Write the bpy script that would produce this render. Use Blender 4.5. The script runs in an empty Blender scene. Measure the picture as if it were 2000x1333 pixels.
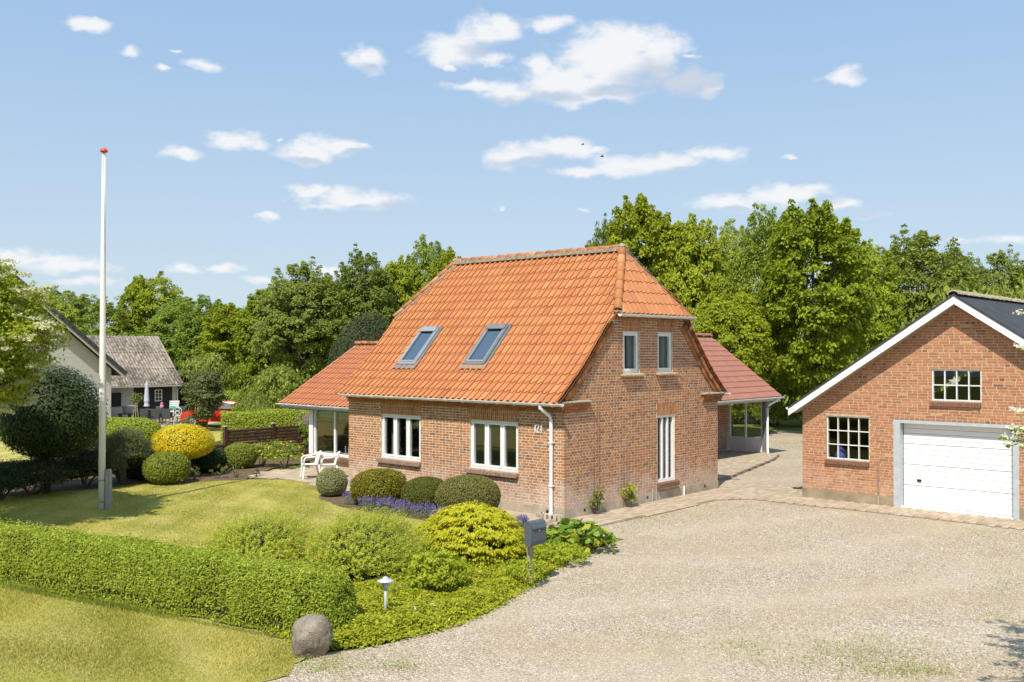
import bpy, bmesh, math, random
import numpy as np
from mathutils import Vector, Matrix
random.seed(7); RNG = np.random.default_rng(7)
rad = math.radians
sc = bpy.context.scene
COL = sc.collection

# ------------------------------------------------------------------ camera
CAM = np.array([14.036, -17.422, 3.899]); FPX = 1901.07
_a, _b = rad(41.937), rad(0.546)
CF = np.array([-math.sin(_a)*math.cos(_b), math.cos(_a)*math.cos(_b), math.sin(_b)])
CR = np.array([math.cos(_a), math.sin(_a), 0.0]); CU = np.cross(CR, CF)
cam_data = bpy.data.cameras.new('camera'); cam = bpy.data.objects.new('camera', cam_data); COL.objects.link(cam)
cam_data.sensor_width = 36; cam_data.lens = 36*FPX/2000; cam_data.clip_end = 3000; cam_data.clip_start = 0.1
cam.matrix_world = Matrix(((CR[0], CU[0], -CF[0], CAM[0]), (CR[1], CU[1], -CF[1], CAM[1]), (CR[2], CU[2], -CF[2], CAM[2]), (0, 0, 0, 1)))
sc.camera = cam

def ray(u, v): return CF + CR*(u-1000)/FPX - CU*(v-666.5)/FPX
def on_z(u, v, z=0.0):
    d = ray(u, v); return CAM + d*(z-CAM[2])/d[2]
def at_depth(u, v, D): return CAM + ray(u, v)*D
def depth_of(P): return float((np.array(P)-CAM) @ CF)

# ------------------------------------------------------------------ light
SUN_EL = 53.0
TO_SUN = np.array([0.37, -0.93]); TO_SUN = TO_SUN/np.linalg.norm(TO_SUN)
sd = bpy.data.lights.new('sun', 'SUN'); so = bpy.data.objects.new('sun', sd); COL.objects.link(so)
sd.energy = 4.6; sd.angle = rad(0.53); sd.color = (1.0, 0.93, 0.82)
_e = rad(SUN_EL)
to_sun = Vector((TO_SUN[0]*math.cos(_e), TO_SUN[1]*math.cos(_e), math.sin(_e)))
so.rotation_euler = to_sun.to_track_quat('Z', 'Y').to_euler(); so.location = (5, -20, 30)

sc.view_settings.view_transform = 'Standard'; sc.view_settings.look = 'None'
sc.view_settings.exposure = 0.35; sc.view_settings.gamma = 1.0; sc.view_settings.use_curve_mapping = False
sc.render.engine = 'CYCLES'
sc.cycles.use_denoising = True
sc.cycles.max_bounces = 6; sc.cycles.diffuse_bounces = 3; sc.cycles.glossy_bounces = 3
sc.cycles.transmission_bounces = 4; sc.cycles.transparent_max_bounces = 8
sc.cycles.sample_clamp_indirect = 4.0
sc.cycles.caustics_reflective = False; sc.cycles.caustics_refractive = False

# ------------------------------------------------------------------ sky with fair-weather clouds (in directions of the world)
def build_world():
    w = bpy.data.worlds.new('World'); sc.world = w; w.use_nodes = True
    nt = w.node_tree; N = nt.nodes; L = nt.links; N.clear()
    def nd(t, **k):
        n = N.new(t)
        for a, b in k.items(): setattr(n, a, b)
        return n
    def setin(n, i, v):
        if isinstance(v, bpy.types.NodeSocket): L.new(v, n.inputs[i])
        else: n.inputs[i].default_value = v
    def mth(op, a, b=0.0, c=None, clamp=False):
        n = nd('ShaderNodeMath', operation=op, use_clamp=clamp); setin(n, 0, a); setin(n, 1, b)
        if c is not None: setin(n, 2, c)
        return n.outputs[0]
    def vm(op, a, b=None):
        n = nd('ShaderNodeVectorMath', operation=op); setin(n, 0, a)
        if b is not None: setin(n, 1, b)
        return n.outputs['Value'] if op in ('DOT_PRODUCT', 'LENGTH') else n.outputs[0]
    sky = nd('ShaderNodeTexSky', sky_type='NISHITA'); sky.sun_disc = False
    sky.sun_elevation = rad(SUN_EL); sky.sun_rotation = math.atan2(TO_SUN[0], TO_SUN[1])
    sky.air_density = 1.0; sky.dust_density = 0.6; sky.ozone_density = 1.6; sky.altitude = 0
    tc = nd('ShaderNodeTexCoord').outputs['Generated']
    fh = (float(-math.sin(_a)), float(math.cos(_a)), 0.0)
    az = mth('ARCTAN2', vm('DOT_PRODUCT', tc, tuple(map(float, CR))), vm('DOT_PRODUCT', tc, fh))
    sep = nd('ShaderNodeSeparateXYZ'); L.new(tc, sep.inputs[0])
    el = mth('ARCSINE', sep.outputs[2])
    comb = nd('ShaderNodeCombineXYZ'); L.new(az, comb.inputs[0]); L.new(el, comb.inputs[1])
    p0 = comb.outputs[0]
    def noise(vec, scale, detail, rough=0.55, off=(0, 0, 0)):
        v = vm('ADD', vec, off)
        n = nd('ShaderNodeTexNoise'); L.new(v, n.inputs['Vector']); n.inputs['Scale'].default_value = scale
        n.inputs['Detail'].default_value = detail; n.inputs['Roughness'].default_value = rough
        return n
    stretch = vm('MULTIPLY', p0, (1.0, 1.7, 1.0))
    wn = noise(stretch, 22, 3)
    warp = vm('MULTIPLY', vm('SUBTRACT', wn.outputs['Color'], (0.5, 0.5, 0.5)), (0.045, 0.022, 0.0))
    p = vm('ADD', p0, warp)
    def blobs(lst, base):
        acc = None
        for (x, y, rx, ry, wgt) in lst:
            u = math.atan2(x-1000, FPX); v = math.atan2(684.6-y, math.hypot(FPX, x-1000))
            d = vm('MULTIPLY', vm('SUBTRACT', base, (u, v, 0.0)), (FPX/rx, FPX/ry, 0.0))
            l = mth('ADD', vm('LENGTH', d), wgt)
            acc = l if acc is None else mth('MINIMUM', acc, l)
        return acc
    clouds = [(880,92,62,34,0),(940,62,48,36,0),(985,50,45,26,.05),(1070,44,50,18,.12),(960,112,50,12,.25),(880,128,28,12,.25),
              (718,118,46,26,.05),
              (930,168,60,15,.12),(1000,180,75,20,.02),(1050,135,24,32,.05),(1100,165,100,40,0),(1190,115,95,58,-.1),(1230,85,70,34,-.05),(1290,110,60,42,0),
              (1180,185,100,18,.1),(1340,160,60,32,.15),(1390,165,32,26,.25),(1352,108,28,9,.2),
              (1655,146,44,20,.15),(168,50,38,14,.05),(258,100,30,11,.35),(395,129,36,14,.25),(322,138,22,6,.4),(340,101,20,5,.5),
              (355,301,44,13,0),(458,274,54,16,-.02),(600,298,62,20,0),(655,283,62,22,0),(700,281,30,11,.2),(545,272,12,6,.35),
              (610,374,46,15,.1),(680,392,92,22,.05),(720,395,88,18,.05),(640,402,60,12,.2),(520,425,24,10,.2),
              (1010,302,72,28,.15),(1090,288,80,26,.12),(1160,292,50,14,.35),(1130,335,70,14,.2),(1220,322,80,22,.08),(1300,318,90,22,.1),(1400,305,70,20,.12),
              (1430,398,80,20,.12),(1540,380,82,24,.08),(1580,368,46,16,.15),(1640,398,60,14,.3),(1700,412,60,14,.4),
              (972,406,16,10,.35),(1140,410,22,8,.5),(1545,312,20,8,.5),
              (60,505,120,20,.25),(130,520,110,16,.3),(180,552,90,14,.3),(20,500,60,14,.2),(360,528,60,12,.3),(430,524,44,11,.25),(520,545,60,12,.35),
              (650,528,60,14,.25),(1960,470,90,16,.4),(1880,470,40,10,.5)]
    shades = [(1310,160,95,42,-.1),(1010,195,80,10,.15),(1080,188,80,12,.15),(600,312,50,8,.2),(690,300,60,9,.2),(1040,318,90,12,.2),(1430,412,70,10,.2),(720,132,30,8,.2),(1195,178,70,14,.05),(945,92,60,16,.1),(772,402,50,14,.15),(1330,338,70,12,.2),(1690,412,60,12,.2),(1390,158,36,16,.2),(700,405,80,10,.3),(1600,395,50,10,.3)]
    d = blobs(clouds, p)
    fb = noise(stretch, 34, 6, 0.6, (3.1, 0.7, 1.2))
    dd = mth('ADD', d, mth('MULTIPLY', mth('SUBTRACT', fb.outputs['Fac'], 0.5), 1.7))
    mr = nd('ShaderNodeMapRange', interpolation_type='SMOOTHSTEP'); L.new(dd, mr.inputs['Value'])
    mr.inputs['From Min'].default_value = 1.24; mr.inputs['From Max'].default_value = 0.38
    a_in = mth('MULTIPLY', mr.outputs[0], 0.96)
    # the same weather goes on round the rest of the sky
    fld = noise(vm('MULTIPLY', p, (1.0, 2.3, 1.0)), 6.5, 6, 0.55, (9.3, 2.2, 4.0))
    mr2 = nd('ShaderNodeMapRange', interpolation_type='SMOOTHSTEP'); L.new(fld.outputs['Fac'], mr2.inputs['Value'])
    mr2.inputs['From Min'].default_value = 0.56; mr2.inputs['From Max'].default_value = 0.70
    aaz = mth('ABSOLUTE', az)
    out = nd('ShaderNodeMapRange', interpolation_type='SMOOTHSTEP'); L.new(mth('MAXIMUM', aaz, mth('ADD', el, 0.22)), out.inputs['Value'])
    out.inputs['From Min'].default_value = 0.60; out.inputs['From Max'].default_value = 0.80
    alpha = mth('MAXIMUM', a_in, mth('MULTIPLY', mth('MULTIPLY', mr2.outputs[0], out.outputs[0]), 0.85))
    ds = blobs(shades, p)
    mr3 = nd('ShaderNodeMapRange', interpolation_type='SMOOTHSTEP'); L.new(mth('ADD', ds, mth('MULTIPLY', mth('SUBTRACT', fb.outputs['Fac'], 0.5), 0.9)), mr3.inputs['Value'])
    mr3.inputs['From Min'].default_value = 1.3; mr3.inputs['From Max'].default_value = 0.45
    cc = nd('ShaderNodeMix', data_type='RGBA'); L.new(mr3.outputs[0], cc.inputs['Factor'])
    cc.inputs['A'].default_value = (7.2, 7.3, 7.5, 1); cc.inputs['B'].default_value = (4.75, 5.3, 6.15, 1)
    # thin high veil pales the blue, more so towards the horizon
    hz = nd('ShaderNodeMapRange', interpolation_type='SMOOTHSTEP'); L.new(el, hz.inputs['Value']); hz.inputs['From Min'].default_value = 0.0; hz.inputs['From Max'].default_value = 0.42
    vc = nd('ShaderNodeMix', data_type='RGBA'); L.new(hz.outputs[0], vc.inputs['Factor']); vc.inputs['A'].default_value = (4.7, 5.75, 6.7, 1); vc.inputs['B'].default_value = (2.95, 4.6, 6.9, 1)
    veil = nd('ShaderNodeMix', data_type='RGBA'); veil.inputs['Factor'].default_value = 0.80
    L.new(sky.outputs[0], veil.inputs['A']); L.new(vc.outputs['Result'], veil.inputs['B'])
    mx = nd('ShaderNodeMix', data_type='RGBA'); L.new(alpha, mx.inputs['Factor']); L.new(veil.outputs['Result'], mx.inputs['A']); L.new(cc.outputs['Result'], mx.inputs['B'])
    bg = nd('ShaderNodeBackground'); L.new(mx.outputs['Result'], bg.inputs[0]); bg.inputs[1].default_value = 0.10
    o = nd('ShaderNodeOutputWorld'); L.new(bg.outputs[0], o.inputs[0])
build_world()

# ------------------------------------------------------------------ materials
MATS = {}
def new_mat(name):
    m = bpy.data.materials.new(name); m.use_nodes = True
    nt = m.node_tree; b = nt.nodes['Principled BSDF']
    MATS[name] = m
    return m, nt, b
def ramp_node(nt, fac, stops):
    r = nt.nodes.new('ShaderNodeValToRGB'); e = r.color_ramp.elements
    while len(e) < len(stops): e.new(0.5)
    for el, (p, c) in zip(e, stops): el.position = p; el.color = (*c, 1)
    nt.links.new(fac, r.inputs[0]); return r.outputs[0]
def tex_noise(nt, scale, detail=4, rough=0.55, coord='Object', sx=(1, 1, 1)):
    tc = nt.nodes.new('ShaderNodeTexCoord'); mp = nt.nodes.new('ShaderNodeMapping'); mp.inputs['Scale'].default_value = sx
    nt.links.new(tc.outputs[coord], mp.inputs[0])
    n = nt.nodes.new('ShaderNodeTexNoise'); n.inputs['Scale'].default_value = scale; n.inputs['Detail'].default_value = detail; n.inputs['Roughness'].default_value = rough
    nt.links.new(mp.outputs[0], n.inputs['Vector']); return n.outputs['Fac']
def mixc(nt, fac, a, b, mode='MIX'):
    n = nt.nodes.new('ShaderNodeMix'); n.data_type = 'RGBA'; n.blend_type = mode
    for i, v in (('Factor', fac), ('A', a), ('B', b)):
        s = n.inputs[i] if i == 'Factor' else [q for q in n.inputs if q.name == i and q.type == 'RGBA'][0]
        if isinstance(v, bpy.types.NodeSocket): nt.links.new(v, s)
        else: s.default_value = v if i == 'Factor' else (*v, 1)
    return [q for q in n.outputs if q.type == 'RGBA'][0]
def attr(nt, name):
    a = nt.nodes.new('ShaderNodeAttribute'); a.attribute_name = name; return a.outputs['Fac']
def bump(nt, b, h, strength=0.3, dist=0.01):
    n = nt.nodes.new('ShaderNodeBump'); n.inputs['Strength'].default_value = strength; n.inputs['Distance'].default_value = dist
    nt.links.new(h, n.inputs['Height']); nt.links.new(n.outputs[0], b.inputs['Normal'])
def maprange(nt, v, a, b, c=0.0, d=1.0):
    n = nt.nodes.new('ShaderNodeMapRange'); nt.links.new(v, n.inputs[0])
    for i, x in zip((1, 2, 3, 4), (a, b, c, d)): n.inputs[i].default_value = x
    return n.outputs[0]
def mathn(nt, op, a, b, clamp=False):
    n = nt.nodes.new('ShaderNodeMath'); n.operation = op; n.use_clamp = clamp
    for i, v in ((0, a), (1, b)):
        if isinstance(v, bpy.types.NodeSocket): nt.links.new(v, n.inputs[i])
        else: n.inputs[i].default_value = v
    return n.outputs[0]

def plain(name, col, rough=0.6, var=0.12, scale=6, metal=0.0, bmp=0.0, spec=0.4):
    m, nt, b = new_mat(name)
    f = tex_noise(nt, scale, 5)
    lo = tuple(c*(1-var) for c in col); hi = tuple(min(1, c*(1+var)) for c in col)
    nt.links.new(ramp_node(nt, f, [(0.3, lo), (0.7, hi)]), b.inputs['Base Color'])
    b.inputs['Roughness'].default_value = rough; b.inputs['Metallic'].default_value = metal
    b.inputs['Specular IOR Level'].default_value = spec
    if bmp: bump(nt, b, tex_noise(nt, scale*6, 4), bmp)
    return m

LEAF_K = {'leaf_gold': 1.12, 'leaf_yellow': 1.3, 'leaf_dark': 1.2, 'leaf_conifer': 1.25, 'petal_white': 1.0, 'petal_cream': 1.05, 'petal_yellow': 1.0, 'petal_lilac': 1.1, 'lavender_flower': 1.05, 'leaf_lime': 1.4, 'leaf_cover': 1.5, 'leaf_hedge': 1.75, 'leaf_oak': 1.95, 'leaf_mid': 2.45, 'leaf_pale': 1.6, 'grass_blade': 2.05, 'grass_fresh': 1.5, 'leaf_ball_b': 1.2, 'leaf_ball_c': 1.35, 'leaf_loose': 2.15, 'leaf_ball_a': 1.15}
def leaf_mat(name, stops, trans=0.35, rough=0.55, obj_var=0.0):
    m, nt, b = new_mat(name); k = LEAF_K.get(name, 1.45); stops = [(p, tuple(min(0.9, v*k) for v in c)) for p, c in stops]; trans = min(0.5, trans+0.08)
    c = ramp_node(nt, attr(nt, 'rnd'), stops)
    if obj_var:
        oi = nt.nodes.new('ShaderNodeObjectInfo')
        h = nt.nodes.new('ShaderNodeHueSaturation'); nt.links.new(c, h.inputs['Color'])
        nt.links.new(maprange(nt, oi.outputs['Random'], 0, 1, 0.5-0.014*obj_var, 0.5+0.008*obj_var), h.inputs['Hue'])
        nt.links.new(maprange(nt, oi.outputs['Random'], 0, 1, 1+0.22*obj_var, 1-0.06*obj_var), h.inputs['Value'])
        c = h.outputs[0]
    nt.links.new(c, b.inputs['Base Color']); b.inputs['Roughness'].default_value = rough
    b.inputs['Specular IOR Level'].default_value = 0.25
    t = nt.nodes.new('ShaderNodeBsdfTranslucent'); nt.links.new(c, t.inputs[0])
    mx = nt.nodes.new('ShaderNodeMixShader'); mx.inputs[0].default_value = trans
    nt.links.new(b.outputs[0], mx.inputs[1]); nt.links.new(t.outputs[0], mx.inputs[2])
    nt.links.new(mx.outputs[0], nt.nodes['Material Output'].inputs['Surface'])
    return m

def brick_mat(name, stops, wear=0.0, wear_col=(0.62, 0.56, 0.5)):
    m, nt, b = new_mat(name)
    c = ramp_node(nt, attr(nt, 'rnd'), stops)
    n1 = tex_noise(nt, 42, 4, 0.6)
    c = mixc(nt, maprange(nt, n1, 0.4, 0.8, 0.0, 0.3), c, (0.22, 0.10, 0.06))
    n3 = tex_noise(nt, 0.55, 3, 0.6)
    c = mixc(nt, maprange(nt, n3, 0.4, 0.7, 0.0, 0.35), c, (0.40, 0.19, 0.085))
    if wear:
        tc = nt.nodes.new('ShaderNodeTexCoord'); s = nt.nodes.new('ShaderNodeSeparateXYZ'); nt.links.new(tc.outputs['Object'], s.inputs[0])
        low = maprange(nt, s.outputs[2], 1.15, 0.3, 0.0, 0.55)
        n2 = tex_noise(nt, 3.2, 6, 0.7)
        w = mathn(nt, 'MULTIPLY', maprange(nt, mathn(nt, 'ADD', n2, mathn(nt, 'MULTIPLY', low, 0.62)), 0.56, 0.84, 0, 1), wear, True)
        fine = tex_noise(nt, 60, 3, 0.7)
        w = mathn(nt, 'MULTIPLY', w, maprange(nt, fine, 0.3, 0.7, 0.2, 1.0), True)
        c = mixc(nt, w, c, wear_col)
    nt.links.new(c, b.inputs['Base Color']); b.inputs['Roughness'].default_value = 0.85; b.inputs['Specular IOR Level'].default_value = 0.15
    bump(nt, b, n1, 0.35, 0.006)
    return m
brick_mat('brick', [(0.0, (0.17, 0.088, 0.052)), (0.25, (0.30, 0.13, 0.060)), (0.6, (0.42, 0.172, 0.064)), (1.0, (0.55, 0.24, 0.085))], 0.75)
brick_mat('garage_brick', [(0.0, (0.17, 0.088, 0.055)), (0.15, (0.33, 0.135, 0.068)), (0.6, (0.43, 0.175, 0.082)), (0.9, (0.51, 0.225, 0.105)), (1.0, (0.57, 0.37, 0.18))], 0.25)
plain('mortar', (0.63, 0.55, 0.43), 0.95, 0.18, 9, bmp=0.3, spec=0.1)
plain('garage_mortar', (0.47, 0.385, 0.285), 0.95, 0.22, 9, bmp=0.3, spec=0.1)
plain('plinth', (0.40, 0.345, 0.26), 0.9, 0.28, 2.3, bmp=0.3, spec=0.1)
plain('garage_plinth', (0.31, 0.255, 0.17), 0.9, 0.3, 2.3, bmp=0.3, spec=0.1)
plain('sill_brick', (0.31, 0.21, 0.155), 0.9, 0.4, 26, bmp=0.5, spec=0.1)
plain('sill_brown', (0.20, 0.10, 0.065), 0.85, 0.3, 20, bmp=0.3)
plain('sill_stone', (0.45, 0.34, 0.19), 0.9, 0.35, 12, bmp=0.4)
plain('white_paint', (0.80, 0.80, 0.79), 0.4, 0.03, 5)
plain('white_board', (0.76, 0.76, 0.75), 0.5, 0.06, 12, bmp=0.1)
plain('door_white', (0.84, 0.84, 0.83), 0.45, 0.02, 2)
plain('gutter_grey', (0.72, 0.71, 0.68), 0.5, 0.12, 8)
plain('zinc', (0.42, 0.46, 0.48), 0.45, 0.1, 6)
plain('mid_zinc', (0.25, 0.275, 0.295), 0.5, 0.1, 6)
plain('dark_zinc', (0.16, 0.165, 0.17), 0.5, 0.15, 6)
plain('interior', (0.34, 0.33, 0.31), 0.9, 0.1, 2)
plain('dark_interior', (0.22, 0.21, 0.20), 0.9, 0.1, 2)
plain('curtain', (0.62, 0.58, 0.50), 0.9, 0.06, 6)
plain('blind', (0.45, 0.50, 0.44), 0.9, 0.05, 6)
plain('black', (0.02, 0.02, 0.022), 0.5, 0.1, 6)
plain('felt', (0.045, 0.05, 0.057), 0.9, 0.25, 4, bmp=0.3)
plain('ridge_mortar', (0.33, 0.29, 0.22), 0.95, 0.4, 14, bmp=0.6, spec=0.1)
plain('yellow_vent', (0.46, 0.29, 0.13), 0.8, 0.2, 20)
plain('rust_pipe', (0.30, 0.19, 0.13), 0.7, 0.3, 14)
plain('chair_white', (0.80, 0.79, 0.75), 0.4, 0.03, 5)
plain('wicker', (0.055, 0.06, 0.062), 0.7, 0.3, 60, bmp=0.3)
plain('mailbox_grey', (0.085, 0.10, 0.12), 0.5, 0.12, 8)
plain('weathered_wood', (0.34, 0.29, 0.22), 0.85, 0.25, 18, bmp=0.3)
plain('galvanised', (0.55, 0.58, 0.60), 0.4, 0.12, 14, metal=0.55)
plain('lamp_top', (0.42, 0.46, 0.50), 0.4, 0.08, 10)
plain('flagpole', (0.80, 0.79, 0.74), 0.4, 0.05, 4)
plain('red_knob', (0.62, 0.07, 0.035), 0.3, 0.05, 5)
plain('granite', (0.36, 0.34, 0.31), 0.85, 0.5, 60, bmp=0.4)
plain('rope', (0.45, 0.42, 0.36), 0.9, 0.1, 30)
plain('fence_brown', (0.075, 0.034, 0.024), 0.65, 0.3, 9)
plain('fence_cap', (0.55, 0.53, 0.50), 0.5, 0.1, 9)
plain('bark', (0.13, 0.105, 0.08), 0.95, 0.35, 12, bmp=0.6, spec=0.1)
plain('twig', (0.055, 0.05, 0.025), 0.95, 0.3, 14, spec=0.05)
plain('white_house_brick', (0.60, 0.575, 0.52), 0.8, 0.08, 12, bmp=0.2)
plain('white_house_joint', (0.46, 0.44, 0.40), 0.9, 0.08, 12)
plain('black_board', (0.022, 0.022, 0.024), 0.6, 0.2, 14)
plain('red_board', (0.16, 0.035, 0.028), 0.7, 0.2, 14)
plain('dark_tile', (0.055, 0.056, 0.055), 0.7, 0.3, 5)
plain('car_red', (0.60, 0.022, 0.018), 0.25, 0.03, 3)
plain('tyre', (0.02, 0.02, 0.02), 0.8, 0.1, 5)
plain('blue_plastic', (0.05, 0.11, 0.45), 0.5, 0.1, 5)
plain('pink', (0.66, 0.24, 0.42), 0.5, 0.05, 5)
plain('mint', (0.08, 0.55, 0.35), 0.5, 0.05, 5)
plain('parasol', (0.50, 0.52, 0.60), 0.85, 0.1, 5)
plain('stone_pale', (0.55, 0.52, 0.46), 0.85, 0.2, 25, bmp=0.3)
plain('soil', (0.145, 0.105, 0.07), 0.95, 0.35, 9, bmp=0.6, spec=0.05)
plain('terracotta_pot', (0.42, 0.40, 0.36), 0.8, 0.2, 10)
plain('feather', (0.06, 0.055, 0.05), 0.8, 0.1, 5)

def glass_mat(name, tint=(0.9, 0.93, 0.93), refl=0.09):
    m, nt, b = new_mat(name); nt.nodes.remove(b)
    t = nt.nodes.new('ShaderNodeBsdfTransparent'); t.inputs[0].default_value = (*tint, 1)
    g = nt.nodes.new('ShaderNodeBsdfGlossy'); g.inputs['Roughness'].default_value = 0.01
    lw = nt.nodes.new('ShaderNodeLayerWeight'); lw.inputs['Blend'].default_value = 0.5
    mx = nt.nodes.new('ShaderNodeMixShader')
    nt.links.new(mathn(nt, 'ADD', mathn(nt, 'MULTIPLY', mathn(nt, 'POWER', lw.outputs['Facing'], 4.0), 0.8), refl, True), mx.inputs[0])
    nt.links.new(t.outputs[0], mx.inputs[1]); nt.links.new(g.outputs[0], mx.inputs[2])
    nt.links.new(mx.outputs[0], nt.nodes['Material Output'].inputs['Surface'])
glass_mat('glass', (0.85, 0.88, 0.88), 0.09); glass_mat('garage_glass', (0.86, 0.88, 0.87), 0.035); glass_mat('sky_glass', (0.5, 0.55, 0.6), 0.48)

def tile_mat(name, stops, lichen=0.5):
    m, nt, b = new_mat(name)
    c = ramp_node(nt, attr(nt, 'rnd'), stops)
    n1 = tex_noise(nt, 1.1, 6, 0.65)
    c = mixc(nt, maprange(nt, n1, 0.5, 0.75, 0.0, 0.35), c, (0.42, 0.175, 0.095))
    n2 = tex_noise(nt, 9, 6, 0.75)
    c = mixc(nt, maprange(nt, n2, 0.60, 0.78, 0.0, 0.55*lichen), c, (0.42, 0.33, 0.24))
    ns = tex_noise(nt, 5.5, 4, 0.6, sx=(1.6, 0.22, 0.22))
    c = mixc(nt, maprange(nt, ns, 0.52, 0.72, 0.0, 0.38), c, (0.30, 0.135, 0.07))
    n6 = tex_noise(nt, 70, 3, 0.75)
    c = mixc(nt, maprange(nt, mathn(nt, 'MULTIPLY', n6, maprange(nt, n2, 0.4, 0.7)), 0.42, 0.58, 0.0, 0.8*lichen), c, (0.50, 0.45, 0.36))
    n4 = tex_noise(nt, 30, 3, 0.6)
    c = mixc(nt, maprange(nt, n4, 0.45, 0.8, 0.0, 0.25), c, (0.26, 0.085, 0.04))
    nt.links.new(c, b.inputs['Base Color']); b.inputs['Roughness'].default_value = 0.7; b.inputs['Specular IOR Level'].default_value = 0.25
    bump(nt, b, n4, 0.2, 0.004)
tile_mat('tile', [(0.0, (0.32, 0.12, 0.052)), (0.3, (0.42, 0.168, 0.066)), (0.7, (0.48, 0.20, 0.076)), (1.0, (0.55, 0.27, 0.12))])
tile_mat('tile_wing', [(0.0, (0.37, 0.145, 0.07)), (0.5, (0.43, 0.17, 0.08)), (1.0, (0.47, 0.20, 0.10))], 0.4)
tile_mat('tile_red', [(0.0, (0.265, 0.12, 0.085)), (0.5, (0.30, 0.137, 0.098)), (1.0, (0.335, 0.16, 0.118))], 0.2)

G_TREE = [(0.0, (0.075, 0.095, 0.008)), (0.4, (0.135, 0.165, 0.010)), (0.8, (0.20, 0.235, 0.014)), (1.0, (0.28, 0.29, 0.026))]
leaf_mat('leaf_oak', G_TREE, 0.38, obj_var=1.0)
leaf_mat('leaf_mid', [(0.0, (0.045, 0.07, 0.010)), (0.5, (0.095, 0.13, 0.015)), (1.0, (0.19, 0.21, 0.03))], 0.35, obj_var=1.0)
leaf_mat('leaf_pale', [(0.0, (0.08, 0.11, 0.02)), (0.5, (0.15, 0.185, 0.03)), (1.0, (0.25, 0.28, 0.06))], 0.35, obj_var=0.8)
leaf_mat('leaf_dark', [(0.0, (0.014, 0.028, 0.008)), (0.6, (0.032, 0.055, 0.012)), (1.0, (0.075, 0.11, 0.02))], 0.2)
leaf_mat('leaf_conifer', [(0.0, (0.022, 0.032, 0.012)), (0.6, (0.045, 0.06, 0.018)), (1.0, (0.085, 0.10, 0.03))], 0.15)
leaf_mat('leaf_hedge', [(0.0, (0.085, 0.12, 0.012)), (0.5, (0.185, 0.225, 0.020)), (0.9, (0.27, 0.305, 0.032)), (1.0, (0.38, 0.38, 0.07))], 0.35)
leaf_mat('leaf_box', [(0.0, (0.065, 0.09, 0.012)), (0.5, (0.15, 0.18, 0.018)), (1.0, (0.27, 0.29, 0.035))], 0.3)
leaf_mat('leaf_ball_a', [(0.0, (0.15, 0.16, 0.05)), (0.5, (0.25, 0.255, 0.10)), (1.0, (0.40, 0.385, 0.20))], 0.25)
leaf_mat('leaf_ball_b', [(0.0, (0.075, 0.075, 0.006)), (0.5, (0.155, 0.145, 0.008)), (1.0, (0.30, 0.255, 0.012))], 0.25)
leaf_mat('leaf_ball_c', [(0.0, (0.045, 0.055, 0.006)), (0.5, (0.085, 0.095, 0.010)), (1.0, (0.16, 0.16, 0.02))], 0.25)
leaf_mat('leaf_ball_d', [(0.0, (0.07, 0.072, 0.016)), (0.5, (0.13, 0.13, 0.030)), (1.0, (0.22, 0.20, 0.06))], 0.25)
leaf_mat('leaf_loose', [(0.0, (0.095, 0.115, 0.012)), (0.5, (0.19, 0.215, 0.020)), (0.93, (0.29, 0.31, 0.04)), (1.0, (0.30, 0.21, 0.07))], 0.38)
leaf_mat('leaf_gold', [(0.0, (0.20, 0.22, 0.010)), (0.4, (0.40, 0.40, 0.014)), (1.0, (0.60, 0.56, 0.03))], 0.38)
leaf_mat('leaf_yellow', [(0.0, (0.30, 0.21, 0.006)), (0.5, (0.55, 0.42, 0.008)), (1.0, (0.78, 0.62, 0.03))], 0.3)
leaf_mat('leaf_lime', [(0.0, (0.12, 0.16, 0.012)), (0.5, (0.26, 0.31, 0.018)), (1.0, (0.46, 0.46, 0.04))], 0.38)
leaf_mat('leaf_cover', [(0.0, (0.11, 0.13, 0.010)), (0.5, (0.24, 0.265, 0.014)), (0.9, (0.37, 0.37, 0.024)), (1.0, (0.50, 0.44, 0.05))], 0.35)
leaf_mat('leaf_large', [(0.0, (0.05, 0.10, 0.010)), (0.5, (0.14, 0.215, 0.025)), (0.85, (0.25, 0.31, 0.04)), (1.0, (0.45, 0.36, 0.04))], 0.3, 0.4)
leaf_mat('leaf_olive', [(0.0, (0.045, 0.055, 0.020)), (0.5, (0.095, 0.11, 0.035)), (1.0, (0.17, 0.18, 0.07))], 0.25)
leaf_mat('leaf_rose', [(0.0, (0.05, 0.075, 0.015)), (0.6, (0.13, 0.16, 0.03)), (1.0, (0.28, 0.17, 0.07))], 0.3)
leaf_mat('lavender_leaf', [(0.0, (0.09, 0.115, 0.06)), (1.0, (0.20, 0.23, 0.11))], 0.3)
leaf_mat('lavender_flower', [(0.0, (0.16, 0.115, 0.33)), (0.6, (0.27, 0.205, 0.50)), (1.0, (0.42, 0.34, 0.62))], 0.3)
leaf_mat('petal_white', [(0.0, (0.55, 0.55, 0.38)), (1.0, (0.86, 0.85, 0.72))], 0.3)
leaf_mat('petal_cream', [(0.0, (0.42, 0.42, 0.20)), (1.0, (0.78, 0.76, 0.50))], 0.35)
leaf_mat('petal_yellow', [(0.0, (0.62, 0.50, 0.05)), (1.0, (0.80, 0.68, 0.10))], 0.3)
leaf_mat('petal_lilac', [(0.0, (0.28, 0.15, 0.30)), (1.0, (0.50, 0.33, 0.48))], 0.3)
leaf_mat('grass_blade', [(0.0, (0.12, 0.13, 0.020)), (0.5, (0.24, 0.225, 0.045)), (1.0, (0.40, 0.33, 0.11))], 0.3)
leaf_mat('grass_fresh', [(0.0, (0.09, 0.13, 0.014)), (0.5, (0.18, 0.22, 0.03)), (1.0, (0.32, 0.31, 0.07))], 0.3)

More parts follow.
